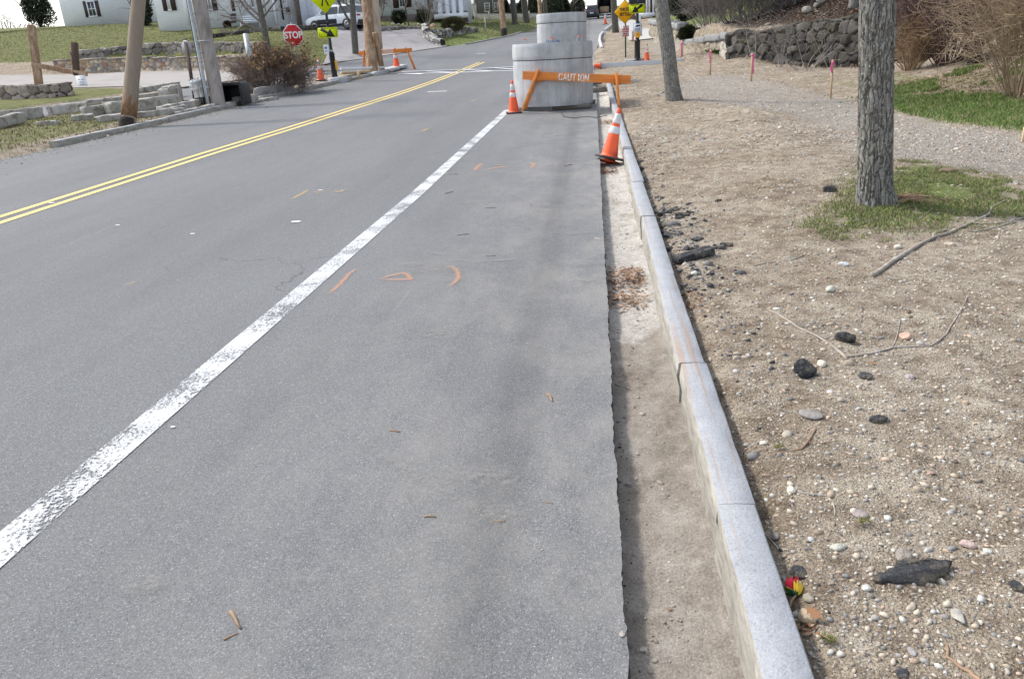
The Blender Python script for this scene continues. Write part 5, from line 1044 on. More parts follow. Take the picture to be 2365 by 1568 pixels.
# amber warning sign
P, s = at(1445, 133); r = empty('warning_sign', P, 'amber diamond sign reading THICKLY SETTLED on a green post', 'road sign'); r.rotation_euler = (0, 0, .06)
hh = lambda v2: vh(s, (133+v2)/2, 133-v2)
mb = MB(); mb.box((0, 0, 1.6), (.055, .03, 3.3)); mb.build('post', M['greenpost'], r)
zc = hh(29); a2 = (hh(1)-hh(57))/2/1.414
T0 = Matrix.Rotation(math.radians(45), 4, 'Y'); pn, T_ = outline_sign(r, 'diamond_panel', a2, a2, .04, zc, -.05, 'amber', 'signtext', M4=T0, bw=.955, x0=-.02)
outl = MB(); outl.prism(rrect(a2*.925, a2*.925, .03), .002, T_@Matrix.Translation((0, -.005, 0))); outl.build('inner_face', M['amber'], pn)
textmesh('THICKLY', .17, M['signtext'], pn, Vector((.0, -.062, zc+.09)), bold=.006, sx=.74); textmesh('SETTLED', .17, M['signtext'], pn, Vector((.0, -.062, zc-.10)), bold=.006, sx=.74)
o = None
zn = hh(73); pn, T_ = outline_sign(r, 'parking_panel', .155, (hh(60)-hh(85))/2, .02, zn, -.03, 'white', 'redtext', bw=.95, x0=-.01)
hN = (hh(60)-hh(85))/2
for k, (tx_, sz) in enumerate((('NO', .13), ('PARKING', .085), ('BETWEEN', .07), ('SIGNS', .08))): textmesh(tx_, sz, M['redtext'], pn, Vector((-.01, -.038, zn+hN*(.72-.4*k))), sx=.85, bold=.004)
mb = MB(); mb.prism([(-.1, -.01), (.06, -.01), (.06, -.03), (.11, .005), (.06, .04), (.06, .02), (-.1, .02)], .002, Matrix.Translation((-.01, -.038, zn-hN*.82))); mb.build('arrow', M['redtext'], pn)
# stop sign
P, s = at(688, 161); P = at(690, 172)[0]; r = empty('stop_sign', P, 'red octagonal STOP sign on a steel post behind the brown shrub', 'stop sign'); r.rotation_euler = (0, 0, .8)
hh = lambda v2: vh(s, (165+v2)/2, 165-v2)
mb = MB(); mb.box((0, 0, 1.15), (.06, .035, 2.3)); mb.build('post', M['galv'], r)
zc = hh(83)+.35; R8 = .385/math.cos(math.pi/8)
s8 = F/((P-Vector((0, 0, H)))@Vector(AF)); zc = vh(s8, 120, 172-83)+.0
oc = lambda R_: [(R_*math.cos(math.pi/8+k*math.pi/4), R_*math.sin(math.pi/8+k*math.pi/4)) for k in range(8)][::-1]
R8 = .5*46.5/s8/math.cos(math.pi/8)
mb = MB(); mb.prism(oc(R8), .004, Matrix.Translation((0, -.04, zc))); pn = mb.build('panel', M['lettering'], r); mb = MB(); mb.prism(oc(R8*.93), .003, Matrix.Translation((0, -.0435, zc))); mb.build('red_face', M['red'], pn)
textmesh('STOP', R8*.78, M['lettering'], pn, Vector((0, -.048, zc)), bold=.012, sx=.92)
# brown post with the back of an octagonal sign
P, s = at(450, 231); r = empty('stop_sign', P, 'grey back of a sign on a thin brown post left of the grey utility pole', 'stop sign')
k_ = ray(428, 94, F/s*1.02)-P; mb = MB(); mb.bar((0, 0, -.1), k_*1.02, .11, .11); mb.build('post', M['brownpost'], r)
mb = MB(); mb.prism(oc(.25), .004, Matrix.Translation(k_*.87+Vector((-.03, .07, .0)))@Matrix.Diagonal((.78, 1, 1.05, 1))); mb.build('panel', M['alu'], r)
P, s = at(572, 150); mb = MB(); A_ = at(583, 172)[0]; B_ = ray(567, 80, F/at(583, 172)[1])
mb.tube([(0, 0, 0), B_-A_], .13, 12); o = mb.build('steel_post', M['galv'], origin=(0, 0, 0), smooth=True); o.location = A_; tag(o, 'thick grey steel post standing behind the brown shrub', 'post')
# survey stakes
def stake(u, v, px, label, ribbon=1, rl=.35, seed=0):
    P, s = at(u, v); h_ = vh(s, v, px); wd = max(.03, 4.2/s); r = empty('survey_stake', (P.x, P.y, gz(P.x, P.y)), label, 'survey stake', 'survey stakes with pink ribbon')
    r.rotation_euler = (0, random.uniform(-.03, .03), .2)
    mb = MB(); mb.box((0, 0, h_/2-.05), (wd, .018, h_+.1)); mb.build('stake', M['stakewood'], r)
    mb = MB(); z = h_-.05; mb.box((0, 0, z), (wd+.008, .025, .05)); x = (wd*.6)*ribbon
    for j in range(6): mb.box((x+.012*math.sin(j*1.3+seed), -.015, z-rl*(j+.5)/6), (.036, .008, rl/6*1.15), Matrix.Rotation(.12*math.sin(j+seed), 3, 'Y'))
    if ribbon: mb.build('ribbon', M['pink'], r)
    return r
stake(1918, 228, 88, 'stake with short pink ribbon nearest the green lawn, left of the near tree', -1, .2, 1)
stake(1735, 188, 64, 'stake with pink ribbon in front of the boulder wall middle', 1, .45, 2)
stake(1640, 173, 57, 'stake with pink ribbon left of the boulder wall corner', -1, .3, 3)
stake(1575, 142, 33, 'stake beside the right end of the pale kerb stone, ribbon reaching down', -1, .6, 4)
stake(1460, 99, 26, 'far stake with pink ribbon near the low block wall', 1, .5, 5) if 0 else stake(1460+0, 96, 24, 'x', 1, .5, 5)
C.objects['survey_stake.004']['label'] = 'farthest stake with pink ribbon, between the amber sign and the leaning tree'
C.objects['survey_stake.004'].location = at(1461, 97)[0]
stake(2362, 327, 36, 'bare topped stake cut off by the right edge of the photo', 0, .15, 6)
# white standpipes
for i, (u, v, h_, lab) in enumerate(((461, 243, 66, 'left white standpipe with bolted cap beside the granite slabs'), (474, 241, 68, 'middle white standpipe with bolted cap, tallest'), (487, 239, 64, 'right white standpipe with bolted cap beside the utility pole'))):
    P, s = at(u, v); hh_ = vh(s, 220, h_*.86); r = empty('standpipe', P, lab, 'standpipe', 'white standpipes'); w2 = 7.5/s
    mb = MB(); mb.lathe([(w2*1.0, 0), (w2*1.0, .2)], 16); mb.build('foot_ring', M['rubber'], r, smooth=True)
    mb = MB(); mb.lathe([(w2*.85, .2), (w2*.85, hh_*.6), (w2*1.1, hh_*.6), (w2*1.1, hh_*.68)], 16); mb.build('pipe', M['pvc'], r, smooth=False)
    mb = MB(); mb.lathe([(w2*1.1, hh_*.68), (w2*1.15, hh_*.9), (w2*1.35, hh_*.9), (w2*1.35, hh_*.96), (w2*.9, hh_), (0, hh_)], 16); mb.lathe([(0, 0), (w2*.6, 0), (w2*.6, .06), (0, .06)], 12, c=(-.02, -w2*1.1, hh_*.8), M=Matrix.Rotation(math.radians(90), 4, 'X')); cp = mb.build('cap', M['pvc'], r)
    mb = MB()
    for a_ in range(6): mb.box((w2*1.1*math.cos(a_), w2*1.1*math.sin(a_), hh_*1.0), (.025, .025, .07))
    mb.build('bolt', M['galv'], cp)
    r.rotation_euler = (0, math.radians(-5), 0)
# ------------------------------------------------------------------ granite slabs stacked on the left verge
def slab(u0, v0, u1, v1, thpx, dpx, label, seed, zoff=0, name='granite_slab', lift0=0, lift1=0, mat='granite', tiltx=0, grp='granite slabs on the left verge'):
    """quarried stone whose lower front edge runs from pixel u0,v0 to u1,v1"""
    A, s0 = at(u0, v0); B, s1 = at(u1, v1); A = A+Vector((0, 0, zoff+lift0)); B = B+Vector((0, 0, zoff+lift1)); s = (s0+s1)/2; d = B-A; th = thpx/s; dp = dpx/s
    rz = math.atan2(d.y, d.x); nrm = Vector((-math.sin(rz), math.cos(rz), 0)); mb = MB()
    slab_rock(mb, (0, 0, 0), (d.length, dp, th), seed, rz, (tiltx, -math.asin(d.z/d.length)), .012, n=(14, 4, 4))
    o = mb.build(name, M[mat], origin=(0, 0, 0)); o.location = (A+B)/2+nrm*dp/2+Vector((0, 0, th/2-.02)); return tag(o, label, 'granite slab', grp)
slab(-20, 301, 66, 287, 24, 32, 'thick tilted granite slab cut off by the left edge of the photo', 3, lift1=.06)
slab(84, 291, 132, 288, 10, 20, 'small flat granite block on the grass right of the tilted left slab', 4)
slab(-20, 287, 105, 272, 26, 20, 'long low slab lying behind the tilted left slab', 5)
slab(110, 268, 215, 258, 24, 18, 'long dark slab behind the small mossy block', 6)
slab(166, 281, 216, 277, 15, 25, 'short mossy topped granite block beside the open slab stack', 7)
slab(200, 273, 275, 263, 26, 20, 'rough broken slab end leaning under the stack left of the leaning pole', 8)
slab(232, 283, 432, 262, 15, 22, 'longest low slab lying in front of the stack, crossing behind the leaning pole', 9)
slab(262, 268, 428, 246, 30, 36, 'deep dark sided slab behind the leaning brown pole', 10)
slab(214, 262, 380, 240, 12, 14, 'thin upright slab edge at the back left of the stack', 11, zoff=.22)
slab(380, 262, 533-80, 250, 18, 24, 'slab piece right of the leaning pole foot', 12, zoff=0)
slab(400, 244, 527-105, 236, 38, 26, 'short rough slab between two long slabs in the stack', 13)
slab(388, 258, 500-95, 256, 10, 20, 'low pale slab tucked beside the leaning pole', 14)
slab(415, 246, 416+0, 240, 8, 8, 'small chip of granite', 15) if 0 else None
slab(340, 238, 424, 222, 12, 30, 'long pale slab lying along the top of the stack', 16, zoff=.34)
slab(402, 243, 425, 232, 40, 20, 'high end block closing the stack toward the standpipes', 17)
slab(400, 262, 452, 250, 14, 34, 'flat white topped slab in front of the end block', 18)
slab(424, 268, 478, 256, 12, 26, 'whitish slab on the grass left of the grey pole foot', 19)
slab(446, 251, 472, 241, 16, 18, 'pale slab tilted up towards the standpipes', 20)
slab(475, 259, 508, 250, 13, 20, 'flat granite piece at the foot of the grey utility pole', 21)
slab(521, 250, 566, 242, 12, 26, 'round ended pale stone right of the grey pole', 22)
slab(560, 243, 600, 236, 20, 26, 'chunky white stone near the dead vines', 23)
slab(604, 236, 646, 230, 8, 22, 'flat white stone right beside the kerb under the concrete beam', 24)
slab(596, 229, 682, 211, 24, 10, 'tan concrete beam lying behind the kerb under the brown shrub', 25, mat='pave', name='concrete_beam')
one_rock('stone', 390, 262+2, 16, 'x', 'stone', M['granite'], seed=71) if 0 else None
one_rock('stone', 391, 0+263, 17, 'rounded white lump on the grass left of the leaning pole foot', 'stone', st, (.6, .6, .55), seed=72)
C.objects[-1].location = at(391, 266)[0] if 0 else C.objects[-1].location
P, s = at(536, 243); r = empty('plastic_bin', P, 'open black plastic bin lying on its side right of the grey pole', 'bin')
mb = MB(); w2, h2 = 30/s, 46/s
for (c_, z_) in (((-w2, 0), (.04, h2)), ((w2, 0), (.04, h2))): mb.box((c_[0]*.95, .25, h2/2), (.05, .6, h2))
mb.box((0, .25, h2), (w2*1.9, .6, .05)); mb.box((0, .25, .02), (w2*1.9, .6, .04)); mb.box((0, .54, h2/2), (w2*1.9, .04, h2)); mb.build('shell', M['black'], r, bevel=.03)
mb = MB(); mb.box((0, -.06, h2), (w2*2.05, .06, .09)); mb.box((w2*.98, -.06, h2/2), (.09, .06, h2)); mb.build('rim', M['rubber'], r, bevel=.02)
# formwork boards and raised kerb at the island nose
A_ = at(790, 178)[0]; B_ = at(885, 171)[0]
for lab, za, zb_, th, mt in (('white topped formwork board laid from the left crossing pole towards the island tip', .30, .26, .06, 'paper'), ('fresh lumber formwork plank below the white topped board', .14, .12, .16, 'newwood')):
    mb = MB(); mb.bar(A_+Vector((0, 0, za)), B_+Vector((0, .3, zb_)), .10, th, up=(0, 1, 0)); tag(mb.build('formwork_board', M[mt], world=True), lab, 'board', 'formwork boards')
mb = MB(); P, s = at(830, 184); mb.box((P.x, P.y, P.z+.12), (.12, .05, .4)); tag(mb.build('wooden_peg', M['newwood'], world=True), 'short wooden peg holding the formwork plank', 'peg')
slab(868, 176, 912, 164, 9, 22, 'grey granite nose stone at the island tip, left piece', 26, mat='granite_new', name='kerb_stone', grp='nose stones of the island')
slab(905, 168, 943, 157, 7, 26, 'grey granite nose stone at the island tip, right sloping piece', 27, mat='granite_new', name='kerb_stone', grp='nose stones of the island', zoff=.05)
# paper sign hanging from a wooden arm on two posts
P, s = at(190, 212); r = empty('wooden_signpost', at(90, 205)[0], 'wooden rail sign frame on a thick post with a jutting arm, far left', 'sign frame')
sW = at(90, 205)[1]; L0 = Vector(r.location)
A_ = ray(75, 150, F/sW)-L0; B_ = ray(200, 172, F/sW)-L0; mb = MB(); mb.bar((0, 0, -.2), ray(72, 60, F/sW)-L0, .3, .3); mb.build('post', M['poleb'], r, bevel=.02)
mb = MB(); mb.bar(A_, B_, .22, .2); mb.build('arm', M['poleb'], r, bevel=.02)
mb = MB(); mb.bar(ray(177, 175, F/sW)-L0, ray(172, 100, F/sW)-L0, .25, .2); mb.build('hanger', M['brownpost'], r, bevel=.01)
P0 = ray(189, 191, F/sW*.985); wq, hq = 24/sW, 30/sW; e_ = empty('paper_sign', P0, 'white paper notice with small dark print hanging under the wooden arm', 'notice')
mb = MB(); mb.prism([(-wq/2, -hq/2), (wq/2, -hq/2), (wq/2, hq/2), (-wq/2, hq/2)], .01); pp_ = mb.build('sheet', M['paper'], e_)
mb = MB()
for z_, w3, t3 in ((.38, .08, .04), (.22, .6, .05), (.02, .42, .05), (-.14, .44, .05), (-.26, .25, .02)):
    for j in range(8):
        if j % 5 != 3: mb.box(((-.5+(j+.5)/8)*w3*wq, -.004, z_*hq), (w3*wq/8*.8, .003, t3*hq))
mb.build('print', M['greyprint'], pp_)
# manhole covers, tiny road things
P, s = at(0, 0) if 0 else at(1012, 211)
# ------------------------------------------------------------------ stone walls
TAN = [(.44, .34, .25), (.30, .27, .24), (.5, .4, .29), (.36, .22, .15), (.38, .32, .27), (.26, .24, .23), (.5, .43, .34), (.42, .31, .21)]
GREY = [(.21, .19, .17), (.28, .26, .235), (.16, .15, .14), (.33, .3, .27), (.24, .21, .18)]
DARK = [(.06, .056, .05), (.085, .078, .068), (.045, .042, .038), (.1, .09, .075), (.07, .065, .045), (.12, .11, .1)]
PALE = [(.4, .38, .35), (.5, .48, .45), (.28, .27, .25), (.2, .19, .18), (.45, .42, .37)]
def stonewall(name, pts, h, sz, pal, label, cat='stone wall', thick=.45, cap=None, face=-1, jut=.04, seed=1, core='core', top_irregular=.0, grp=None, zoff=0.):
    """pts: plan points (x,y) or Vectors along the front foot; h height (number or per-end pair); stones laid in courses"""
    r_ = np.random.RandomState(seed); P = [(p[0], p[1], Ts(p[0], p[1]-.25)+zoff) for p in pts]
    L = [0]
    for a_, b_ in zip(P[:-1], P[1:]): L.append(L[-1]+math.dist(a_[:2], b_[:2]))
    hs = h if hasattr(h, '__len__') else (h, h)
    def on(t):
        x = np.interp(t, L, [p[0] for p in P]); y = np.interp(t, L, [p[1] for p in P]); z = np.interp(t, L, [p[2] for p in P]); i = min(max(int(np.searchsorted(L, t)-1), 0), len(P)-2)
        d = Vector((P[i+1][0]-P[i][0], P[i+1][1]-P[i][1], 0)).normalized(); return Vector((x, y, z)), d, Vector((-d.y, d.x, 0))
    org = on(L[-1]/2)[0]; root = empty(name, org, label, cat, grp)
    mb = MB(); n = max(2, int(L[-1]/.8)); row = []
    for k in range(n+1):
        t = L[-1]*k/n; p, d, nn = on(t); hh_ = np.interp(t, [0, L[-1]], hs)
        row.append([p+nn*.07-Vector((0, 0, .3)), p+nn*.07+Vector((0, 0, hh_-.05)), p+nn*thick+Vector((0, 0, hh_-.05)), p+nn*thick-Vector((0, 0, .3))])
    mb.grid(np.array([[tuple(q_) for q_ in rr] for rr in row])); 
    for e_ in (row[0], row[-1]): mb.add(e_, [(0, 1, 2, 3)])
    mb.build('core', M[core], root, world=True)
    st_ = max(.035, sz*.11); nt_ = int(L[-1]/st_)+1; hmax = max(hs)+top_irregular+.02; nz_ = int((hmax+.25)/st_)+1; ntop = 4
    ts = np.linspace(0, L[-1], nt_); zs = np.linspace(-.25, hmax, nz_); TT, Zz = np.meshgrid(ts, zs, indexing='ij')
    cw, ch_ = sz*1.25, sz*.85; sx_ = []; row_k = 0
    for zc_ in np.arange(-.4, hmax+ch_, ch_):
        for tc_ in np.arange(-cw, L[-1]+cw, cw): sx_.append((tc_+cw*(.5*(row_k % 2)+r_.uniform(-.36, .36)), zc_+ch_*r_.uniform(-.3, .3)))
        row_k += 1
    sx_ = np.array(sx_); wx = TT+sz*.25*fbm(TT*2.5/sz, Zz*2.5/sz, 2, 2); wz = Zz+sz*.25*fbm(TT*2.5/sz+9, Zz*2.5/sz, 2, 4)
    ids = np.zeros(TT.shape, int); F1 = np.zeros(TT.shape); F2 = np.zeros(TT.shape)
    for i in range(0, nt_, 60):
        D = np.sqrt(((wx[i:i+60, :, None]-sx_[:, 0])*.8)**2+((wz[i:i+60, :, None]-sx_[:, 1])*1.15)**2); o_ = np.argpartition(D, 1, axis=2)[:, :, :2]; dd = np.take_along_axis(D, o_, 2); sw = dd[:, :, 0] > dd[:, :, 1]
        ids[i:i+60] = np.where(sw, o_[:, :, 1], o_[:, :, 0]); F1[i:i+60] = dd.min(2); F2[i:i+60] = dd.max(2)
    gap = F2-F1; out = .075*sm(gap/(sz*.16))+jut*1.2*r_.rand(len(sx_))[ids]*sm(gap/(sz*.1))+.03*fbm(TT*9, Zz*9, 3, 6)*sm(gap/(sz*.1)); tilt_ = (r_.rand(len(sx_))[ids]-.5)*.25; out = out+tilt_*(Zz-sx_[ids, 1])
    G = np.zeros(TT.shape+(3,)); fr = []
    for i in range(nt_):
        p, d, nn = on(ts[i]); hh_ = np.interp(ts[i], [0, L[-1]], hs)+top_irregular*2*float(fbm(ts[i]*1.6/sz*.4, 3.3+seed, 2, 3)); zz_ = np.minimum(zs, hh_); ex = np.maximum(zs-hh_, 0)
        q_ = -out[i]+.09; q_ = np.where(ex > 0, .03+ex*0+np.minimum(ex*3, thick-.1), q_)
        G[i, :, 0] = p.x+nn.x*q_; G[i, :, 1] = p.y+nn.y*q_; G[i, :, 2] = p.z+zz_+np.where(ex > 0, .02*r_.rand(nz_), 0)
    mb = MB(); pal_ = np.array(pal)[r_.randint(0, len(pal), len(sx_))]*r_.uniform(.7, 1.25, (len(sx_), 1)); gg = sm((gap-sz*.02)/(sz*.09))[..., None]; cols_ = pal_[ids]*gg+np.array((.03, .028, .025) if core == 'core' else (.3, .27, .23))*(1-gg)
    mb.v = [tuple(q_) for q_ in G.reshape(-1, 3)]; mb.f = [(i*nz_+j, (i+1)*nz_+j, (i+1)*nz_+j+1, i*nz_+j+1) for i in range(nt_-1) for j in range(nz_-1)]; mb.c = [tuple(cols_[i, j]) for i in range(nt_-1) for j in range(nz_-1)]
    mb.build('stones', M['stonecol'], root, world=True)
    if cap:
        t = 0; ci = 0
        while t < L[-1]:
            wd = min(cap[0]*r_.uniform(.8, 1.3), L[-1]-t+.05); tc = min(t+wd/2, L[-1]); p, d, nn = on(tc); hh_ = np.interp(tc, [0, L[-1]], hs); mb = MB()
            slab_rock(mb, p+nn*(thick/2-.02)+Vector((0, 0, hh_+cap[1]/2)), (wd-.02, thick+.1, cap[1]), int(r_.randint(999)), math.atan2(d.y, d.x), (0, 0), .006, cap[2], n=(5, 2, 2))
            mb.build('cap_stone', M['stonecol'], root, world=True); t += wd; ci += 1
    return root
stonewall('retaining_wall', WL1, .74, .30, TAN, 'lower retaining wall of tan and grey fieldstone behind the light forecourt', seed=1, core='pave', jut=.02, cap=(1.5, .05, (.4, .36, .32)))
stonewall('retaining_wall', WL2, .74, .42, GREY, 'upper retaining wall of larger grey stones below the left lawn', seed=2, top_irregular=.06, jut=.05)
stonewall('dry_stone_wall', [at(u, v)[0][:2] for u, v in ((480, 82), (570, 79), (650, 74), (742, 70))], .36, .24, DARK, 'dark low dry stone wall in front of the white house above the lawn', seed=3, top_irregular=.05)
stonewall('dry_stone_wall', [at(u, v)[0][:2] for u, v in ((868, 72.5), (925, 71.5), (978, 71))], .34, .24, GREY, 'thin low stone wall across the back of the grey driveway', seed=4)
stonewall('dry_stone_wall', [at(u, v)[0][:2] for u, v in ((975, 75), (977, 88), (1000, 103), (1018, 107))], (.62, .45), .26, PALE, 'pale curving stone wall stepping down beside the driveway', seed=5, top_irregular=.08, thick=.6)
stonewall('dry_stone_wall', [at(u, v)[0][:2] for u, v in ((990, 91), (1030, 88), (1070, 79), (1105, 74))], (.78, .35), .28, GREY+PALE[:2], 'rounded fieldstone wall beneath the clipped hedge on the green lawn', seed=6, top_irregular=.08)
stonewall('dry_stone_wall', [at(u, v)[0][:2] for u, v in ((0, 230), (60, 228), (118, 227), (172, 219))], (.52, .5), .42, [(.3, .25, .22), (.36, .3, .26), (.25, .21, .19)], 'short broken stone wall on the grass at the far left under the wooden signpost', seed=7, thick=.5)
stonewall('boulder_wall', WR[::-1][:0] or [(4.9, 30.6), (5.9, 28.9), (8.2, 25.2), (9.2, 23.9)], (1.0, 1.6), .36, DARK, 'dark mossy boulder retaining wall on the right below the leafy hillside', seed=8, top_irregular=.14, thick=.5, jut=.12)
stonewall('boulder_wall', [(4.05, 37.5), (4.9, 30.75)], (.35, .78), .36, [(.42, .37, .3), (.5, .46, .4), (.36, .31, .24), (.3, .28, .25)], 'pale roadside face of the right wall with long granite cap stones', seed=9, thick=.5, cap=(1.9, .26, (.27, .27, .27)), core='granite')
stonewall('block_wall', [at(u, v)[0][:2] for u, v in ((1566, 88), (1530, 84), (1499, 82))][::-1], (.72, .55), .34, [(.42, .36, .26), (.36, .31, .23), (.3, .28, .24)], 'low far wall with grey block caps beside the sidewalk lawn', seed=10, cap=(1.3, .3, (.33, .33, .33)), thick=.5, core='granite')
for i, (u, v, px, lab) in enumerate(((1860, 62, 26, 'big pale boulder resting on top of the boulder wall left of the mossy trunk'), (1893, 40, 30, 'largest pale boulder on the hillside left of the near tree'), (1882, 70, 18, 'small boulder below the largest hillside boulder'), (1768, 150, 14, 'whitish loose stone at the foot of the boulder wall'), (1886, 152, 18, 'pale stone leaning at the wall foot left of the near tree'), (1868, 150, 12, 'small tan stone at the wall foot'))):
    z = {0: 27.0, 1: 27.5, 2: 27.2, 3: 27.5, 4: 25.5, 5: 25.6}[i]*1.02; p = ray(u, v, z); w2 = px*z/F; mb = MB(); addrock(mb, (0, 0, 0), (w2, w2*.8, w2*.65), 80+i, 3, .7, .2, i, (0, 0), (.33, .31, .27))
    g_ = gz(p.x, p.y); o = mb.build('boulder', M['stonecol'], origin=(0, 0, 0)); o.location = (p.x, p.y, g_+w2*.2 if i > 2 else max(p.z, g_+.1)); tag(o, lab, 'boulder', 'boulders by the right wall')
# ------------------------------------------------------------------ plants without leaves
def branch(mb, p, d, L, r, lv, rnd, col, curl=.25, droop=0., n=5, kids=(3, 5), spread=.7, shrink=.62, minr=.004, up=.15, sides=4):
    pts = [p]; q_ = Vector(p); d = Vector(d).normalized()
    for i in range(n):
        d = (d+Vector((rnd.gauss(0, curl), rnd.gauss(0, curl), rnd.gauss(0, curl)*.6+up*.2-droop*i/n))*.5).normalized(); q_ = q_+d*(L/n); pts.append(Vector(q_))
    mb.tube(pts, [max(minr*.6, r*(1-.6*i/n)) for i in range(n+1)], max(3, sides), (lambda f_: tuple(c*f_ for c in col))(rnd.uniform(.75, 1.25)), cap=False)
    if lv <= 0: return
    for k in range(rnd.randint(*kids)):
        t = rnd.uniform(.25, 1.0); i = min(int(t*n), n-1); b_ = pts[i].lerp(pts[i+1], t*n-i); ax = (pts[i+1]-pts[i]).normalized()
        o = Vector((rnd.gauss(0, 1), rnd.gauss(0, 1), rnd.gauss(0, 1)+.2)); o = (o-ax*o.dot(ax)).normalized()
        branch(mb, b_, ax*(1-spread*.5)+o*spread, L*shrink*rnd.uniform(.7, 1.15), max(minr, r*(1-.6*t)*.62), lv-1, rnd, col, curl, droop, max(3, n-1), kids, spread, shrink, minr, up, 3)
def bare_tree(name, base_, tip, r0, H_, label, cat='tree', barkm='bark2', lv=3, seed=1, crown_from=.35, col=(.17, .15, .13), nb=9, blen=.42, low=(), flare=1.35, curve=None, grp=None, trunkn=14, minr=.008, rough=.03, droop=0.):
    rnd = random.Random(seed); A = Vector(base_); d = Vector(tip)-A; d = d/d.length; root = empty(name, A, label, cat, grp)
    n = 30; pts = []
    for i in range(n+1):
        t = i/n; q_ = d*(H_*t); 
        if curve: q_ = q_+Vector((curve*math.sin(t*5), 0, 0))
        pts.append(q_-Vector((0, 0, .25))*(1-min(1, t*8)))
    rad = [r0*((1+(flare-1)*math.exp(-(i/n*H_)/.18))*(1-.75*max(0, (i/n-.15))/.85)) for i in range(n+1)]
    mb = MB(); mb.tube(pts, rad, trunkn, jit=rough, rnd=rnd); mb.build('trunk', M[barkm], root, smooth=True)
    mb = MB()
    for k in range(nb):
        t = crown_from+(1-crown_from)*(k+.5)/nb; i = min(int(t*n), n-1); a_ = rnd.uniform(0, 6.28); o = Vector((math.cos(a_), math.sin(a_), .7))
        branch(mb, pts[i], o, H_*blen*(1.15-t*.6), rad[i]*.5, lv, rnd, col, minr=minr, droop=droop)
    for (t, o, L) in low: i = int(t*n); branch(mb, pts[i], o, L, rad[i]*.45, lv, rnd, col, kids=(4, 6), minr=minr, up=.25, droop=droop)
    mb.build('branches', M['twig'], root, smooth=False); return root
def shrub(name, c, wd, ht, nst, col, label, lv=2, seed=1, lean=.6, minr=.004, r=.012, kids=(3, 5), cat='shrub', grp=None, leaf=None, nleaf=0, leafsz=.04, leafzone=None, dy=.8, up=.3, curl=.25, droop=0.):
    rnd = random.Random(seed); root = empty(name, c, label, cat, grp); mb = MB()
    for k in range(nst):
        a_ = rnd.uniform(0, 6.28); q_ = math.sqrt(rnd.random()); o = Vector((math.cos(a_)*q_*lean*wd/ht, math.sin(a_)*q_*lean*dy*wd/ht, 1)); b_ = Vector((math.cos(a_)*q_*wd*.12, math.sin(a_)*q_*wd*.12, 0))
        branch(mb, b_, o, ht*rnd.uniform(.6, .95), r, lv, rnd, col, minr=minr, kids=kids, up=up, shrink=.55, curl=curl, droop=droop)
    mb.build('stems', M['twig'], root)
    if leaf:
        r_ = np.random.RandomState(seed); mbv = np.array(mb.v); ctr = mbv[r_.randint(0, len(mbv), nleaf*3)]
        if leafzone: ctr = ctr[leafzone(ctr)]
        ctr = ctr[:nleaf]+r_.randn(len(ctr[:nleaf]), 3)*leafsz*.6; leafcloud('leaves', ctr, leaf, leafsz, root, seed)
    return root
def leafcloud(name, ctr, pal, sz, root, seed=1):
    r_ = np.random.RandomState(seed); n = len(ctr); u_ = r_.randn(n, 3); u_ /= np.linalg.norm(u_, axis=1)[:, None]; v_ = np.cross(u_, r_.randn(n, 3)); v_ /= np.linalg.norm(v_, axis=1)[:, None]+1e-9
    s_ = sz*r_.uniform(.6, 1.3, (n, 1)); V = np.stack([ctr-u_*s_, ctr-v_*s_*.45, ctr+u_*s_, ctr+v_*s_*.45], 1).reshape(-1, 3); Fc = np.arange(n*4).reshape(-1, 4)
    pal = np.array(pal); cc = pal[r_.randint(0, len(pal), n)]*r_.uniform(.65, 1.3, (n, 1)); me = fastmesh(name, V, Fc, M['leafcol'], cc); o = bpy.data.objects.new(name, me); C.objects.link(o); o.parent = root; return o
def bush(name, c, w3, N, pal, label, sz=.06, seed=1, grp=None, cat='bush', cone=False, lump=.55):
    """leafy crown of small faces over a dark twig core"""
    r_ = np.random.RandomState(seed); root = empty(name, c, label, cat, grp); w3 = np.array(w3, float)
    d = r_.randn(N, 3); d /= np.linalg.norm(d, axis=1)[:, None]; rr = r_.uniform(.3, 1., N)**.55
    lum = 1+lump*2*fbm(d[:, 0]*2.2+seed, d[:, 1]*2.2+d[:, 2]*1.9, 3, seed % 9); P = d*(rr*lum)[:, None]
    if cone: z = (P[:, 2]+1)/2; k = np.clip(1.15-z, .08, 1.1); P[:, 0] *= k*1.25; P[:, 1] *= k*1.25
    P = P*w3/2; P[:, 2] += w3[2]/2; P = P[P[:, 2] > -.05]
    leafcloud('foliage', P, pal, sz, root, seed)
    rnd = random.Random(seed); mb = MB()
    for k in range(7):
        a_ = rnd.uniform(0, 6.28); o = Vector((math.cos(a_)*.5*w3[0]/w3[2], math.sin(a_)*.5*w3[0]/w3[2], 1)); branch(mb, Vector((0, 0, -.1)), o, w3[2]*.7, .03*w3[2]/1.5, 1, rnd, (.06, .05, .04))
    mb.build('stems', M['twig'], root); return root
def gp(u, v): p, s = at(u, v); return Vector((p.x, p.y, gz(p.x, p.y))), s
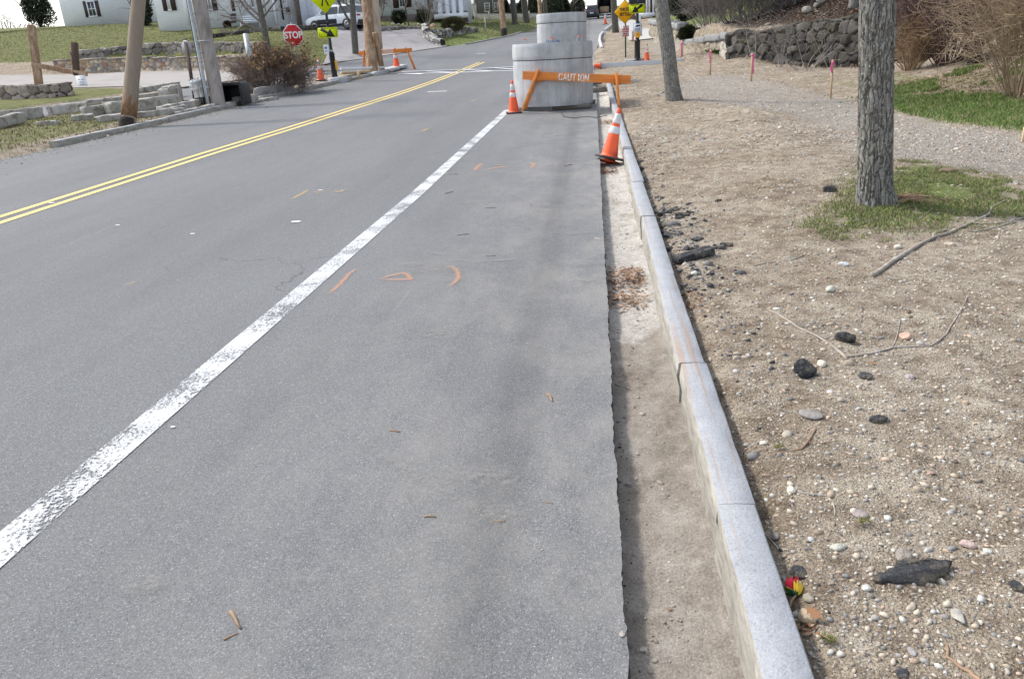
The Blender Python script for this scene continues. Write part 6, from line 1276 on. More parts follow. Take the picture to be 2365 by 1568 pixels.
# near tree
P, s = gp(2021, 470); tip = ray(2027, 0, F/s*.93)
def near_tree():
    A = Vector((P.x, P.y, P.z)); d = (ray(2029, -20, (F/s)*.90)-A); d = d/d.z; root = empty('oak_tree', A, 'near grey furrowed tree trunk standing on the grass patch at the right', 'tree')
    n, m_ = 130, 120; Hh = 4.2; r0 = 36.0/s; G = np.zeros((n+1, m_+1, 3)); a_ = np.linspace(0, 2*math.pi, m_+1)
    for i in range(n+1):
        z = Hh*i/n; fl = 1+.6*math.exp(-z/.085)*(1+.55*np.cos(a_*3+1.0))+.05*math.exp(-z/.5); aa = a_+.12*math.sin(z*3)+.06*np.sin(z*9+a_*2)
        rid = fbm(np.cos(aa)*5.5+20, np.sin(aa)*5.5+z*1.5+20, 3, 3); rid2 = np.abs(fbm(np.cos(aa)*9+30, np.sin(aa)*9+z*2.2, 2, 5))
        rr = r0*(1-.03*z)*fl*(1+.02*np.sin(z*2))+.014*rid-.016*np.exp(-(rid2/.06)**2); rr[-1] = rr[0]
        G[i] = np.stack([rr*np.cos(a_)+d.x*z, rr*np.sin(a_)+d.y*z, np.full(m_+1, z-.06)], -1)
    mb = MB(); mb.grid(G[:, ::1]); mb.build('trunk', M['bark'], root, smooth=True)
    rnd = random.Random(5); mb = MB(); top = d*Hh
    for k in range(7):
        a2 = k*.9+.3; branch(mb, top*(.97), Vector((math.cos(a2)*.7, math.sin(a2)*.7, 1)), 3.2, .07, 2, rnd, (.2, .18, .16), minr=.012)
    mb.build('branches', M['twig'], root); mb = MB()
    for k in range(22):
        a2 = rnd.uniform(-.9, .3); q_ = Vector((math.cos(a2)*r0*1.25, math.sin(a2)*r0*1.25, .02)); mb.tube([q_+Vector((rnd.uniform(0, .12)*j, rnd.uniform(-.06, .06)*j, .03*math.sin(j)*rnd.random())) for j in range(4)], .003, 4)
    mb.build('roots', M['root'], root)
near_tree()
P, s = gp(1560, 232); bare_tree('street_tree', P, ray(1530, -20, F/s*.955), 16.3/s, 8.5, 'leaning slim street tree in the dirt right of the black crossing pole', barkm='bark', seed=3, crown_from=.5, curve=-.06, flare=1.7, trunkn=20, rough=.05)
P, s = gp(1422, 76); bare_tree('street_tree', P, ray(1417, 0, F/s*.97), 7.6/s, 9, 'straight grey trunk beside the sidewalk, left of the amber sign', seed=4, crown_from=.45, nb=7)
P, s = gp(620, 118); bare_tree('lawn_tree', P, ray(600, 18, F/s*.97), 7.2/s, 7.5, 'bare branching tree on the left lawn behind the brown shrub', seed=15, crown_from=.28, nb=9, lv=3, col=(.2, .175, .16), low=((.14, (-1, -.2, .55), 2.6), (.2, (-1, .2, .8), 3.0), (.24, (-.8, -.4, .9), 2.6), (.24, (.8, 0, 1), 2.0)), flare=1.2, minr=.012)
P, s = gp(821, 126); bare_tree('lawn_tree', P, ray(813, 0, F/s*.97), 7.4/s, 9, 'grey twin trunk tree on the lawn edge left of the brown pole pair', seed=6, crown_from=.5, nb=7, low=((.16, (-.48, 0, 1), 5.0), (.3, (-1, 0, .5), 1.2)), flare=1.1)
P, s = gp(1190, 57); bare_tree('street_tree', P, ray(1184, 0, F/s*.98), 6.6/s, 11, 'left dark trunk of the two by the picket fence', seed=7, crown_from=.4, nb=9, grp='tall trees by the picket fence')
P, s = gp(1216, 54); bare_tree('street_tree', P, ray(1210, 0, F/s*.98), 7.2/s, 11, 'right thicker trunk of the two by the picket fence', seed=8, crown_from=.4, nb=9, grp='tall trees by the picket fence')
P, s = gp(1262, 46); bare_tree('street_tree', P, ray(1257, 0, F/s*.98), 5/s, 12, 'dark trunk just right of the thin brown pole behind the rear barrel', seed=9, crown_from=.4)
P, s = gp(996, 56); bare_tree('birch', P, ray(988, 0, F/s*.98), 2.4/s, 7, 'slender pale trunk in front of the second white house', seed=10, crown_from=.15, nb=12, col=(.25, .23, .2))
P, s = gp(1074, 50); bare_tree('birch', P, ray(1069, 0, F/s*.98), 2.6/s, 7, 'slender grey trunk at the right end of the white porch columns', seed=11, crown_from=.2, nb=12)
P, s = gp(945, 60); bare_tree('ornamental_tree', P, ray(934, 10, F/s*.98), 1.8/s, 4.5, 'thin leaning ornamental tree by the house window with dark shutters', seed=12, crown_from=.25, nb=10, col=(.28, .24, .2))
P, s = gp(706, 62); bare_tree('weeping_tree', P, ray(703, 20, F/s*.98), 2.2/s, 4.6, 'drooping bare ornamental tree in front of the white garage', seed=13, crown_from=.3, nb=12, lv=3, col=(.2, .15, .12), droop=.9, blen=.38)
P, s = gp(872, 62); shrub('bare_shrub', P, 2.0, 3.2, 16, (.14, .09, .075), 'dark red brown bare shrub right of the parked white car', seed=14, r=.03, minr=.012, lean=.4, lv=3)
P, s = gp(985, 58); shrub('bare_shrub', P, 2.5, 2.4, 10, (.22, .18, .15), 'small bare shrub behind the pale curving wall', seed=16, r=.02, minr=.012, lean=.6)
# dug-up brown shrub on the island
P, s = gp(628, 212)
shrub('uprooted_shrub', P+Vector((0, .2, .05)), 2.8, 1.35, 64, (.19, .14, .115), 'tangled brown shrub with dead leaves on top, lying on the island', lv=3, seed=17, r=.016, minr=.006, lean=.95, leaf=[(.24, .14, .055), (.3, .18, .08), (.16, .1, .05)], nleaf=2600, leafsz=.06, leafzone=lambda c: (c[:, 2] > .72) & (c[:, 0] > -.4), kids=(4, 6), curl=.45)
shrub('dead_vines', gp(598, 222)[0], 1.3, .6, 26, (.10, .075, .065), 'knot of dark dead vines beside the open plastic bin', lv=2, seed=18, r=.018, minr=.007, lean=.95, curl=.9, droop=.6)
P, s = gp(678, 196); mb = MB(); addrock(mb, (0, 0, 0), (1.0, .8, .75), 90, 3, .5, .25, .4, (0, .5), (.14, .15, .14)); o = mb.build('boulder', M['stonecol'], origin=(0, 0, 0)); o.location = P+Vector((0, .3, .28)); tag(o, 'dark mossy boulder under the right side of the brown shrub', 'boulder')
# foundation planting
GRN = [(.02, .04, .018), (.03, .055, .025), (.045, .07, .03)]
for u, v, wp, hp, pal, lab in ((655, 60, 32, 15, GRN, 'flat dark green bush below the black front door'), (673, 58, 10, 22, GRN, 'ball topped dark bush beside the brown chimney wall'), (526, 64, 16, 14, [(.07, .045, .03), (.1, .07, .04)], 'brownish bush left of the white bench'), (924, 56, 38, 30, GRN, 'dark evergreen bush under the shuttered window'), (978, 56, 30, 34, GRN, 'tall rounded evergreen left of the porch columns'),
    (1040, 48, 18, 12, [(.03, .05, .02), (.12, .07, .02)], 'small round shrub in front of the left porch column'), (1056, 48, 16, 11, [(.03, .05, .02), (.05, .06, .02)], 'small round shrub in front of the middle porch column'), (1068, 47, 12, 11, GRN, 'darkest small round shrub at the right porch column'), (1093, 46, 22, 6, [(.12, .07, .03), (.09, .06, .03)], 'low russet shrub before the grey house fence')):
    P, s = gp(u, v); bush('bush', P, (wp/s, wp/s*.8, hp/s), 2600, pal, lab, .075, seed=int(u), grp='bushes in front of the houses')
P, s = gp(1047, 80); bush('hedge', ray(1047, 78, F/s*.99)+Vector((0, .2, .1)), (57/s, 1.2, 34/s), 9000, [(.12, .12, .05), (.17, .15, .07), (.09, .085, .05), (.05, .045, .03)], 'clipped olive hedge hanging over the rounded stone wall', .05, seed=5, cat='hedge', lump=.12)
for i, (u, wp, cl, kd) in enumerate(((908, 11, (.5, .48, .44), 'first'), (921, 10, (.42, .4, .36), 'second'), (931, 9, (.5, .47, .42), 'third'), (944, 10, (.55, .48, .36), 'fourth, yellowish'), (955, 8, (.45, .42, .37), 'fifth'), (967, 11, (.42, .4, .37), 'sixth'), (983, 12, (.33, .32, .3), 'seventh, darkest'), (1001, 12, (.58, .48, .38), 'last, pinkish'))):
    P, s = gp(u, 60); mb = MB(); w2 = wp/s; addrock(mb, (0, 0, w2*.22), (w2, w2*.7, w2*.6), 100+i, 2, .4, .2, i, (0, 0), cl); o = mb.build('edging_stone', M['stonecol'], origin=(0, 0, 0), smooth=True); o.location = P; tag(o, kd+' rounded pale stone from the left in the row edging the white house lawn', 'stone', 'stones edging the lawn')
# ------------------------------------------------------------------ far evergreens and woods
def conifer(name, u, v, wp, hp, label, pal, seed, N=5000, z=None, sz=.2, grp='evergreens beyond the road', cat='evergreen tree'):
    P, s = gp(u, v)
    root = bush(name, P, (wp/s, wp/s*.9, hp/s), N, pal, label, sz, seed, grp, cat, cone=True, lump=.35)
    mb = MB(); mb.tube([Vector((0, 0, -.2)), Vector((0, 0, hp/s*.8))], [wp/s*.03, .03], 8, (.06, .05, .04)); mb.build('trunk', M['twig'], root); return root
EV = [(.035, .055, .03), (.05, .07, .035), (.075, .085, .045), (.02, .035, .02)]
for i, (u, v, wp, hp, lab) in enumerate(((1232, 44, 26, 66, 'dark evergreen left of the thin pole behind the rear barrel'), (1284, 40, 44, 62, 'wide evergreen directly above the rear barrel'), (1306, 40, 24, 44, 'small evergreen between two wider ones above the rear barrel'), (1334, 38, 42, 52, 'olive evergreen left of the dark parked car roof'), (1370, 34, 34, 40, 'brownish evergreen behind the dark parked car'), (1262, 38, 22, 50, 'narrow evergreen right of the dark trunk'), (1205, 44, 30, 40, 'evergreen glimpsed between the two trunks by the fence'), (1170, 40, 16, 40, 'evergreen beside the grey house'))):
    conifer('evergreen', u, v, wp, hp, lab, EV if i not in (3, 4) else [(.08, .085, .05), (.1, .09, .06), (.05, .055, .04)], 40+i, z=1)
conifer('evergreen', 1580, 50, 66, 118, 'near black evergreen in front of the brown house on the right', [(.012, .02, .012), (.02, .03, .016), (.03, .035, .02)], 50, 9000, sz=.12)
conifer('evergreen', 1632, 36, 60, 90, 'dark evergreen behind the grass knoll on the right', [(.012, .018, .012), (.02, .026, .016)], 51, 7000, sz=.14)
P, s = gp(1592, 98); bush('ground_juniper', P, (46/s, 1.4, 34/s), 6000, [(.02, .035, .015), (.035, .05, .02), (.06, .06, .03)], 'dark creeping evergreen spilling over the left end of the capped wall', .05, 52)
P, s = gp(1600, 124); bush('weed_patch', P+Vector((.2, .3, -.12)), (60/s, 1.1, 17/s), 1500, [(.12, .22, .03), (.18, .28, .05), (.09, .15, .03)], 'bright yellow green weeds on the soil heap under the capped wall', .05, 53, cat='weeds', lump=1.1)
bush('weed_patch', gp(1650, 137)[0]+Vector((.1, .2, -.05)), (34/s, .6, 10/s), 700, [(.1, .17, .03), (.15, .2, .05)], 'paler weeds on the soil heap next to the wall corner', .045, 54, cat='weeds', lump=1.2)
# background wood: many bare trees beyond, each its own
rnd = random.Random(9); k = 0
BG = [(u, v, wp, z_) for u, v, wp, z_ in ((30, 40, 9, 0), (95, 44, 7, 0), (170, 40, 10, 0), (250, 42, 8, 0), (330, 40, 7, 0), (760, 26, 7, 0), (795, 28, 6, 0), (1090, 26, 5, 0), (1140, 26, 6, 0), (1226, 34, 5, 0), (1340, 30, 4, 0), (1388, 36, 5, 0), (1402, 34, 4, 0))]
for i, (u, v, wp, z_) in enumerate(BG):
    P, s = gp(u, v); s = min(s, 16); bare_tree('background_tree', P, P+Vector((rnd.uniform(-.1, .1), 0, 1)), wp/2/s, 13, 'bare background tree, number %d from the left behind the houses' % (i+1) if 0 else 'bare grey tree far behind, %s' % ('beyond the left white house' if u < 400 else ('above the parked white car' if u < 900 else 'beyond the far end of the road')), seed=60+i, crown_from=.2, nb=12, lv=3, minr=.02, trunkn=8, grp='bare trees behind %s' % ('the left house' if u < 400 else ('the white car' if u < 900 else 'the road end')))
# right hillside trees
for i, (u, v, wp, tu, z_, lab) in enumerate(((1958, 144, 19, 1963, 26.5, 'grey trunk rising at the wall foot just left of the near tree'), (2079, 88, 32, 2083, 27.5, 'thick furrowed trunk on the bank right of the near tree'), (2119, 66, 14, 2122, 29.5, 'dark slim trunk right of the thick one on the bank'), (1789, 62, 7, 1787, 30.5, 'thin sapling on top of the boulder wall, left of a pair'), (1799, 62, 5, 1797, 30.5, 'thinnest sapling on top of the boulder wall, right of a pair'), (1832, 56, 8, 1834, 30, 'slim dark sapling between the pair and the boulders'), (1708, 60, 5, 1700, 32, 'crooked sapling above the wall corner'))):
    p = ray(u, v, z_); g_ = gz(p.x, p.y); p = Vector((p.x, p.y, min(p.z, g_+.1) if g_ < p.z else g_)); s_ = F/z_
    bare_tree('hillside_tree', p, ray(tu, 0, z_*.98) if 0 else p+Vector((.03, 0, 1)), wp/2/s_, 8 if wp > 10 else 4.5, lab, seed=80+i, crown_from=.25, nb=9, lv=3, barkm='bark2' if wp < 18 else 'bark', col=(.15, .13, .12), low=((.12, (-1, -.4, .5), 2.0), (.2, (1, -.5, .4), 1.8)) if wp < 10 else (), grp='trees on the right hillside', minr=.007)
BR = (.2, .18, .165)
for i, (u, v, wd, ht, nst, lab) in enumerate(((1640, 62, 3.2, 2.4, 22, 'grey brush spreading over the grass knoll'), (1690, 66, 2.6, 2.2, 22, 'tangled bare brush above the wall corner'), (1740, 70, 2.6, 2.2, 20, 'bare brush on the wall left of the saplings'), (1850, 60, 2.2, 1.8, 14, 'sparse brush by the boulders on the wall'), (1905, 80, 2.6, 2.4, 18, 'grey brush left of the near tree above the wall'), (1780, 30, 3.5, 2.5, 18, 'upper brush high on the leafy hillside'), (1700, 24, 3.5, 2.6, 26, 'dark brush behind the knoll'), (1880, 30, 3.5, 2.8, 22, 'upper brush above the pale boulders'), (1950, 40, 3.0, 2.8, 22, 'brush behind the grey trunk left of the near tree'), (2040, 50, 3.0, 3.0, 22, 'dark brush right behind the near tree'), (1830, 10, 4.5, 3.2, 24, 'topmost brush of the leafy hillside'), (1640, 20, 3.5, 3.0, 24, 'brush left of the dark hillside trunk'), (1720, 58, 3.0, 3.1, 26, 'bare brush on the wall edge above the second stake'), (1770, 55, 3.0, 3.1, 26, 'bare brush at the foot of the thin saplings'), (1815, 52, 3.0, 3.1, 26, 'bare brush right of the thin saplings'), (1900, 55, 3.0, 3.1, 26, 'bare brush between the boulders and the grey trunk'), (1990, 60, 3.0, 3.1, 26, 'bare brush right behind the grey trunk'), (2090, 62, 3.0, 3.1, 26, 'bare brush at the foot of the thick furrowed trunk'))):
    z_ = 30.3 if (50 < v < 61) else (31.5 if v > 40 else 34); p = ray(u, v, z_); p = Vector((p.x, p.y, gz(p.x, p.y))); shrub('bare_brush', p, wd, ht, nst, BR, lab, lv=3, seed=90+i, r=.014, minr=.005, lean=.95, grp='bare brush above the boulder wall')
for i, (u, v, wd, ht, nst, lab) in enumerate(((1745, 152, 1.4, 1.5, 6, 'bare twigs growing up in front of the wall, left group'), (1800, 155, 1.5, 1.2, 5, 'bare twigs growing in front of the middle of the wall'), (1860, 163, 2.2, 1.3, 7, 'grey fallen twigs at the wall foot near the stake'), (1925, 158, 1.8, 1.6, 7, 'bare twigs at the wall foot beside the trunk'))):
    P, s = gp(u, v); shrub('bare_twigs', P, wd, ht, nst, (.27, .25, .23), lab, lv=2, seed=110+i, r=.011, minr=.005, lean=.9, grp='twigs before the boulder wall')
P, s = gp(2100, 163); shrub('forsythia', P, 1.5, 1.25, 50, (.33, .23, .14), 'low tan budding shrub just right of the near tree trunk', lv=3, seed=120, r=.01, minr=.004, lean=.8, kids=(3, 5))
P, s = gp(2185, 150); shrub('burning_bush', P, 2.4, 2.3, 60, (.13, .075, .07), 'dense reddish brown bare shrub in the middle of the bank', lv=3, seed=121, r=.013, minr=.005, lean=.9, kids=(4, 5), up=.5)
P, s = gp(2252, 146); bare_tree('shrub_tree', P, P+Vector((-.05, 0, 1)), .14, 3.4, 'near black multi stem small tree between the reddish and the tan shrub', seed=122, crown_from=.08, nb=16, lv=3, col=(.06, .05, .045), blen=.6, minr=.006, barkm='core')
P, s = gp(2352, 222); shrub('forsythia', P, 1.6, 2.2, 46, (.36, .27, .18), 'tall straw coloured budding shrub at the right edge of the photo', lv=3, seed=123, r=.013, minr=.0035, lean=.75, kids=(4, 6), leaf=[(.5, .34, .16), (.42, .3, .17)], nleaf=2500, leafsz=.012)
P, s = gp(2420, 150); shrub('burning_bush', P, 2.8, 2.6, 40, (.12, .085, .075), 'far brown bare shrub behind the straw coloured one at the right edge', lv=3, seed=124, r=.014, minr=.006, lean=.9)
for i, (u, lab) in enumerate(((2160, 'dark trunk high on the bank behind the reddish shrub'), (2320, 'dark trunk high on the bank behind the right shrub'), (2010, 'tall trunk hidden behind the near tree'), (1925, 'tall trunk on the hill left of the near tree'), (1870, 'second tall trunk on the hill above the boulders'), (1660, 'tall dark trunk behind the knoll brush'))):
    p = ray(u, 20, 38); p = Vector((p.x, p.y, gz(p.x, p.y))); bare_tree('hillside_tree', p, p+Vector((.02*i-.04, 0, 1)), .16+.03*(i % 3), 11, lab, seed=130+i, crown_from=.12, nb=14, lv=3, col=(.13, .115, .105), minr=.01, grp='trees on the right hillside')
# ------------------------------------------------------------------ fallen sticks and small things near the camera
def stick(name, px, w0, w1, label, mat='branchwood', lift=.0, sides=7, road=False, cat='twig'):
    pts = []; 
    for i, (u, v) in enumerate(px):
        p, s = at(u, v); z = gz(p.x, p.y) if p.x > .46 else (gut(p.x, p.y) if .06 < p.x else float(base(p.x, p.y))); pts.append((Vector((p.x, p.y, z)), s))
    mb = MB(); n = len(pts); Q = []
    for i in range(n-1):
        for t in (0, .5): Q.append(pts[i][0].lerp(pts[i+1][0], t)+Vector((random.uniform(-1, 1), random.uniform(-1, 1), 0))*(.004 if t else 0))
    Q.append(pts[-1][0]); sm_ = pts[n//2][1]; r_ = [(w0+(w1-w0)*i/(len(Q)-1))/sm_/2 for i in range(len(Q))]
    Q = [q_+Vector((0, 0, r_[i]*.8+lift)) for i, q_ in enumerate(Q)]; mb.tube(Q, r_, sides, jit=.08); return mb, tag
def mk(name, paths, label, mat='branchwood', cat='branch', lift=0):
    mb = MB()
    for px, w0, w1 in paths: m2, _ = stick(name, px, w0, w1, '', lift=lift); mb.add(m2.v, m2.f)
    o = mb.build(name, M[mat], world=True, smooth=True); return tag(o, label, cat)
mk('fallen_branch', [([(2012, 642), (2030, 630), (2056, 612), (2084, 590), (2130, 563), (2160, 548), (2196, 534), (2240, 515), (2283, 495), (2290, 480), (2308, 468), (2330, 461)], 9, 5), ([(2150, 553), (2160, 535), (2185, 527), (2252, 533), (2300, 525), (2346, 512)], 4, 2.5), ([(2245, 513), (2260, 516), (2300, 517), (2365, 503), (2400, 498)], 5, 3), ([(2290, 488), (2310, 494), (2345, 500)], 3, 1.5)], 'long forked fallen branch lying across the grass edge and dirt at the right')
mk('fallen_branch', [([(1770, 718), (1800, 735), (1844, 763), (1888, 782), (1925, 806), (1945, 818), (1955, 832)], 4, 7), ([(1957, 822), (2010, 816), (2060, 800), (2105, 800), (2150, 798), (2185, 775), (2205, 742), (2240, 672)], 6, 2.5), ([(2062, 798), (2073, 770), (2080, 735)], 3, 2), ([(1850, 760), (1890, 752), (1940, 752)], 3, 1.5), ([(1860, 762), (1900, 740), (1935, 722)], 2.5, 1.5), ([(2010, 835), (2050, 822), (2110, 814)], 2, 1.2), ([(2040, 838), (2070, 825)], 2, 1)], 'bare forked twig with lichen spanning the dirt between two asphalt chunks')
mk('root', [([(1715, 1046), (1790, 1050), (1850, 1040), (1872, 1016), (1882, 998)], 3, 6), ([(1735, 1040), (1800, 1052), (1860, 1053)], 2.5, 1.5)], 'curved brown root lying near the kerb beside a conifer tip', 'root', 'root')
mk('root', [([(2186, 1482), (2188, 1512), (2215, 1535), (2240, 1550), (2258, 1566), (2270, 1580)], 6, 12)], 'thick orange brown root at the bottom edge, lower right', 'root', 'root')
mk('twig', [([(1843, 1132), (1870, 1140), (1910, 1145), (1925, 1165), (1928, 1190)], 4, 3)], 'curved grey twig above the mauve disc stone', cat='twig')
mk('twig', [([(1757, 1190), (1775, 1212), (1800, 1245), (1822, 1258)], 4, 4)], 'straight lichen covered twig leaning by the back of the kerb', cat='twig')
mk('twig', [([(1690, 935), (1708, 958), (1722, 960), (1750, 930)], 3, 2)], 'small v shaped pale twig close to the kerb', cat='twig')
mk('twig', [([(2064, 875), (2110, 890), (2165, 905)], 2.5, 1.5)], 'thin straight twig beside the small mauve stone', cat='twig')
mk('twig', [([(2092, 428), (2130, 425), (2180, 420), (2260, 424)], 4, 2.5)], 'pale twig lying on the grass behind the near tree foot', cat='twig')
mk('twig', [([(2068, 504), (2110, 512), (2135, 495), (2155, 478)], 2.5, 2)], 'thin crooked twig on the grass patch in front of the branch', cat='twig')
mk('twig', [([(1562, 528), (1590, 520), (1620, 508)], 2.5, 1.5)], 'thin twig beside the asphalt heap', cat='twig')
mk('twig', [([(1740, 612), (1770, 606), (1830, 600), (1858, 590)], 3, 2)], 'straight dark twig on the bare dirt in the middle', cat='twig')
mk('twig', [([(1480, 208), (1500, 218), (1520, 222), (1545, 206)], 3, 2)], 'dark twig left of the leaning street tree foot', 'branchwood')
mk('twig', [([(1585, 160), (1602, 180), (1615, 196)], 3, 2)], 'dark stick sticking up right of the leaning street tree', 'branchwood')
mk('twig', [([(1365, 1017), (1420, 848), (1460, 850), (1505, 858)][1:], 2.5, 1.5)], 'thin twig lying across the gutter', cat='twig')
mk('twig', [([(1375, 552), (1390, 556), (1400, 566)], 3, 2)], 'pale twig hanging over the asphalt edge', cat='twig')
mk('bark_strip', [([(533, 1414), (545, 1432), (556, 1452)], 9, 6), ([(516, 1478), (532, 1470), (550, 1462)], 5, 3)], 'split brown piece of bark on the asphalt, bottom left', 'root', 'bark')
mk('bark_strip', [([(1264, 912), (1272, 918), (1276, 928)], 6, 4)], 'pale brown bark flake on the asphalt right of centre', 'root', 'bark')
mk('bark_strip', [([(980, 1194), (1006, 1195)], 5, 4)], 'small reddish brown stick on the asphalt near the bottom centre', 'root', 'bark')
mk('bark_strip', [([(898, 994), (924, 998)], 4, 3)], 'small brown stick on the asphalt in the middle', 'root', 'bark')
mk('bark_strip', [([(1254, 1159), (1278, 1164)], 3, 2)], 'thin pale stick on the asphalt near the edge', 'root', 'bark')
mk('bark_strip', [([(1140, 1203), (1168, 1203)], 5, 3)], 'crumbled leaf bit on the asphalt right of the reddish stick', 'root', 'bark')
for u0, v0, u1, v1, lab in ((1120, 481, 1145, 480, 'dark twig on the asphalt above the upper mark'), (1302, 384, 1322, 381, 'grey twig on the asphalt right of the faded orange marks'), (1055, 544, 1082, 541, 'pale twig on the asphalt in the centre'), (1122, 592, 1145, 591, 'dark twig beside the pale dust patch'), (1028, 448, 1046, 443, 'small bent twig right of the yellow scribble'), (1028, 402, 1056, 403, 'thin twig touching the white line side')):
    mk('twig', [([(u0, v0), (u1, v1)], 2.5, 2)], lab, 'branchwood', 'twig')
# conifer tips
def sprig(u, v, px, rz, label, sd):
    P, s = gp(u, v); L = px/s; root = empty('conifer_sprig', P+Vector((0, 0, .006)), label, 'conifer sprig', 'green conifer tips on the dirt', rz); rnd = random.Random(sd)
    mb = MB(); mb.tube([(-L*.5, 0, .003), (0, 0, .006), (L*.5, 0, .01)], .0016, 5); mb.build('stem', M['root'], root); mb = MB()
    for k in range(46):
        t = rnd.uniform(-.3, .5)*L; sg = rnd.choice((-1, 1)); mb.bar((t, 0, .006), (t+L*.12, sg*L*rnd.uniform(.2, .3), .006+rnd.uniform(0, .012)), .0016, .0008)
    mb.build('needles', M['needle'], root)
M['needle'] = mottled('needle_green', (.16, .17, .035), .3, 30, .6, 0)
sprig(1918, 1479, 40, 2.5, 'conifer tip low on the dirt near the bottom by the kerb', 1); sprig(1988, 1213, 34, .1, 'conifer tip just below the mauve disc stone', 2); sprig(1795, 1041, 28, .2, 'conifer tip lying on the curved brown root', 3)
# flower
P, s = gp(1838, 1358); fl = empty('flower_head', P+Vector((0, 0, .015)), 'fallen red and yellow flower head behind the kerb', 'flower', rz=.2); rnd = random.Random(4)
M['petal_y'] = mottled('yellow_petal', (.78, .52, .03), .3, 60, .5, 0); M['petal_r'] = mottled('red_petal', (.62, .015, .05), .2, 60, .5, 0); M['leafg'] = mottled('flower_leaf', (.02, .07, .02), .3, 50, .5, 0)
def petal(mat, dx, dz, ang, L, wd, y=0):
    mb = MB(); G = np.zeros((6, 4, 3))
    for i in range(6):
        t = i/5; w_ = wd*math.sin(math.pi*(.12+.8*t))
        for j in range(4): q_ = (j/3-.5); G[i, j] = (q_*w_*2+.0, .012*t*t*1.5+.25*abs(q_)*wd+y, t*L)
    R_ = Matrix.Rotation(ang, 4, 'Y'); G = np.array([[tuple(R_@Vector(p)+Vector((dx, 0, dz))) for p in r_] for r_ in G]); mb.grid(G); mb.build('petal', M[mat], fl, smooth=True)
Lp = 30/s
for k, (mt, a_, y) in enumerate((('petal_r', -.75, .01), ('petal_r', -.4, .014), ('petal_r', -.1, .016), ('petal_r', .2, .014), ('petal_r', .5, .01), ('petal_y', .35, -.004), ('petal_y', .7, -.006), ('petal_y', 1.05, -.003), ('petal_y', 1.35, .002), ('petal_y', 1.7, .0), ('petal_y', .0, -.006), ('petal_y', -1.2, .0))):
    petal(mt, 0, 0, a_+rnd.uniform(-.08, .08), Lp*(.7+.4*rnd.random()), Lp*.17, y); petal(mt, .001, 0, a_+rnd.uniform(.1, .25), Lp*(.6+.4*rnd.random()), Lp*.13, y-.003)
for a_ in (-1.9, -1.2, 1.9, 2.6): 
    petal('leafg', 0, 0, a_, Lp*.8, Lp*.2, -.002)
mb = MB(); mb.tube([(0, -.006, 0), (-.02, -.02, -.005), (-.03, -.035, -.01)], .0028, 6); mb.build('stalk', M['root'], fl)
mb = MB(); mb.lathe([(0, -.01), (.008, -.008), (.01, 0), (.008, .01), (0, .014)], 10); mb.build('calyx', M['leafg'], fl, smooth=True)
# single leaves
def leaf(u, v, px, rz, label, col, zl=.006, tilt=(.2, .3)):
    P, s = at(u, v); z = gz(P.x, P.y) if P.x > .46 else (gut(P.x, P.y) if P.x > .06 else float(base(P.x, P.y))); L = px/s
    o_ = [(0, 0), (.12, .1), (.2, .3), (.3, .12), (.45, .42), (.52, .14), (.68, .4), (.75, .12), (1, .0)]
    pl = [(a_-.5, b_) for a_, b_ in o_]+[(a_-.5, -b_) for a_, b_ in o_[-2:0:-1]]; mb = MB(); mb.add([(a_*L, b_*L*.9, .12*L*abs(b_)+.1*L*a_*a_) for a_, b_ in pl], [tuple(range(len(pl)))], col)
    o = mb.build('oak_leaf', M['leafcol'], origin=(0, 0, 0)); o.location = (P.x, P.y, z+zl); o.rotation_euler = (tilt[0], tilt[1], rz); tag(o, label, 'leaf')
leaf(1880, 1425, 42, -.6, 'large brown oak leaf draped on the big tan stone by the kerb', (.36, .19, .1), .035, (.7, .2)); leaf(2016, 840, 20, .3, 'small orange brown oak leaf below the twig fork', (.4, .17, .06))
leaf(1580, 668, 26, .4, 'green leaf lying behind the kerb by the damp leaves', (.14, .17, .04)); leaf(1487, 1449, 30, .8, 'pale grey brown dead leaf in the gutter', (.38, .34, .31))
leaf(1548, 1336, 22, 1.2, 'small curled brown leaf in the gutter', (.3, .2, .14))
# ------------------------------------------------------------------ houses
def clap(name, col, pitch=.12, dark=.55):
    m = NM(name); sx = m.n('SeparateXYZ'); m.l(m.tc.outputs['Object'], sx.inputs[0]); fr = m.math('FRACT', m.math('DIVIDE', sx.outputs[2], pitch))
    ln = m.ramp(fr, [(.0, dark), (.1, .9), (.2, 1.), (1., .97)]); c = m.mix(1., m.mix(1., col, m.ramp(m.noise(1.5, 3), [(.3, .95), (.7, 1.03)]), 'MULTIPLY'), ln, 'MULTIPLY'); m.bump(fr, .6, .02); return m.done(c, .6, 0, .3)
M['clap_w'] = clap('white_clapboard', (.80, .83, .89), .14, .7); M['clap_g'] = clap('grey_clapboard', (.16, .16, .165)); M['clap_b'] = clap('brown_shingle', (.06, .038, .032), .22, .25)
M['trim'] = mottled('white_trim', (.82, .85, .9), .05, 3, .6, 0); M['cream'] = mottled('cream_trim', (.5, .48, .42), .05, 3, .6, 0); M['shutter'] = mottled('dark_shutter', (.06, .035, .035), .2, 9, .6, .1); M['roofm'] = mottled('roof_shingle', (.09, .09, .095), .3, 9, .9, .4)
M['door'] = mottled('black_door', (.012, .013, .014), .1, 4, .4, 0); M['chim'] = mottled('chimney_brick', (.15, .115, .105), .35, 11, .9, .4)
def glassm():
    m = NM('window_glass'); m.done(m.ramp(m.noise(1.3, 3), [(.35, (.015, .018, .022)), (.65, (.09, .1, .11))]), .08, 0, .8); return m.m
M['glass'] = glassm()
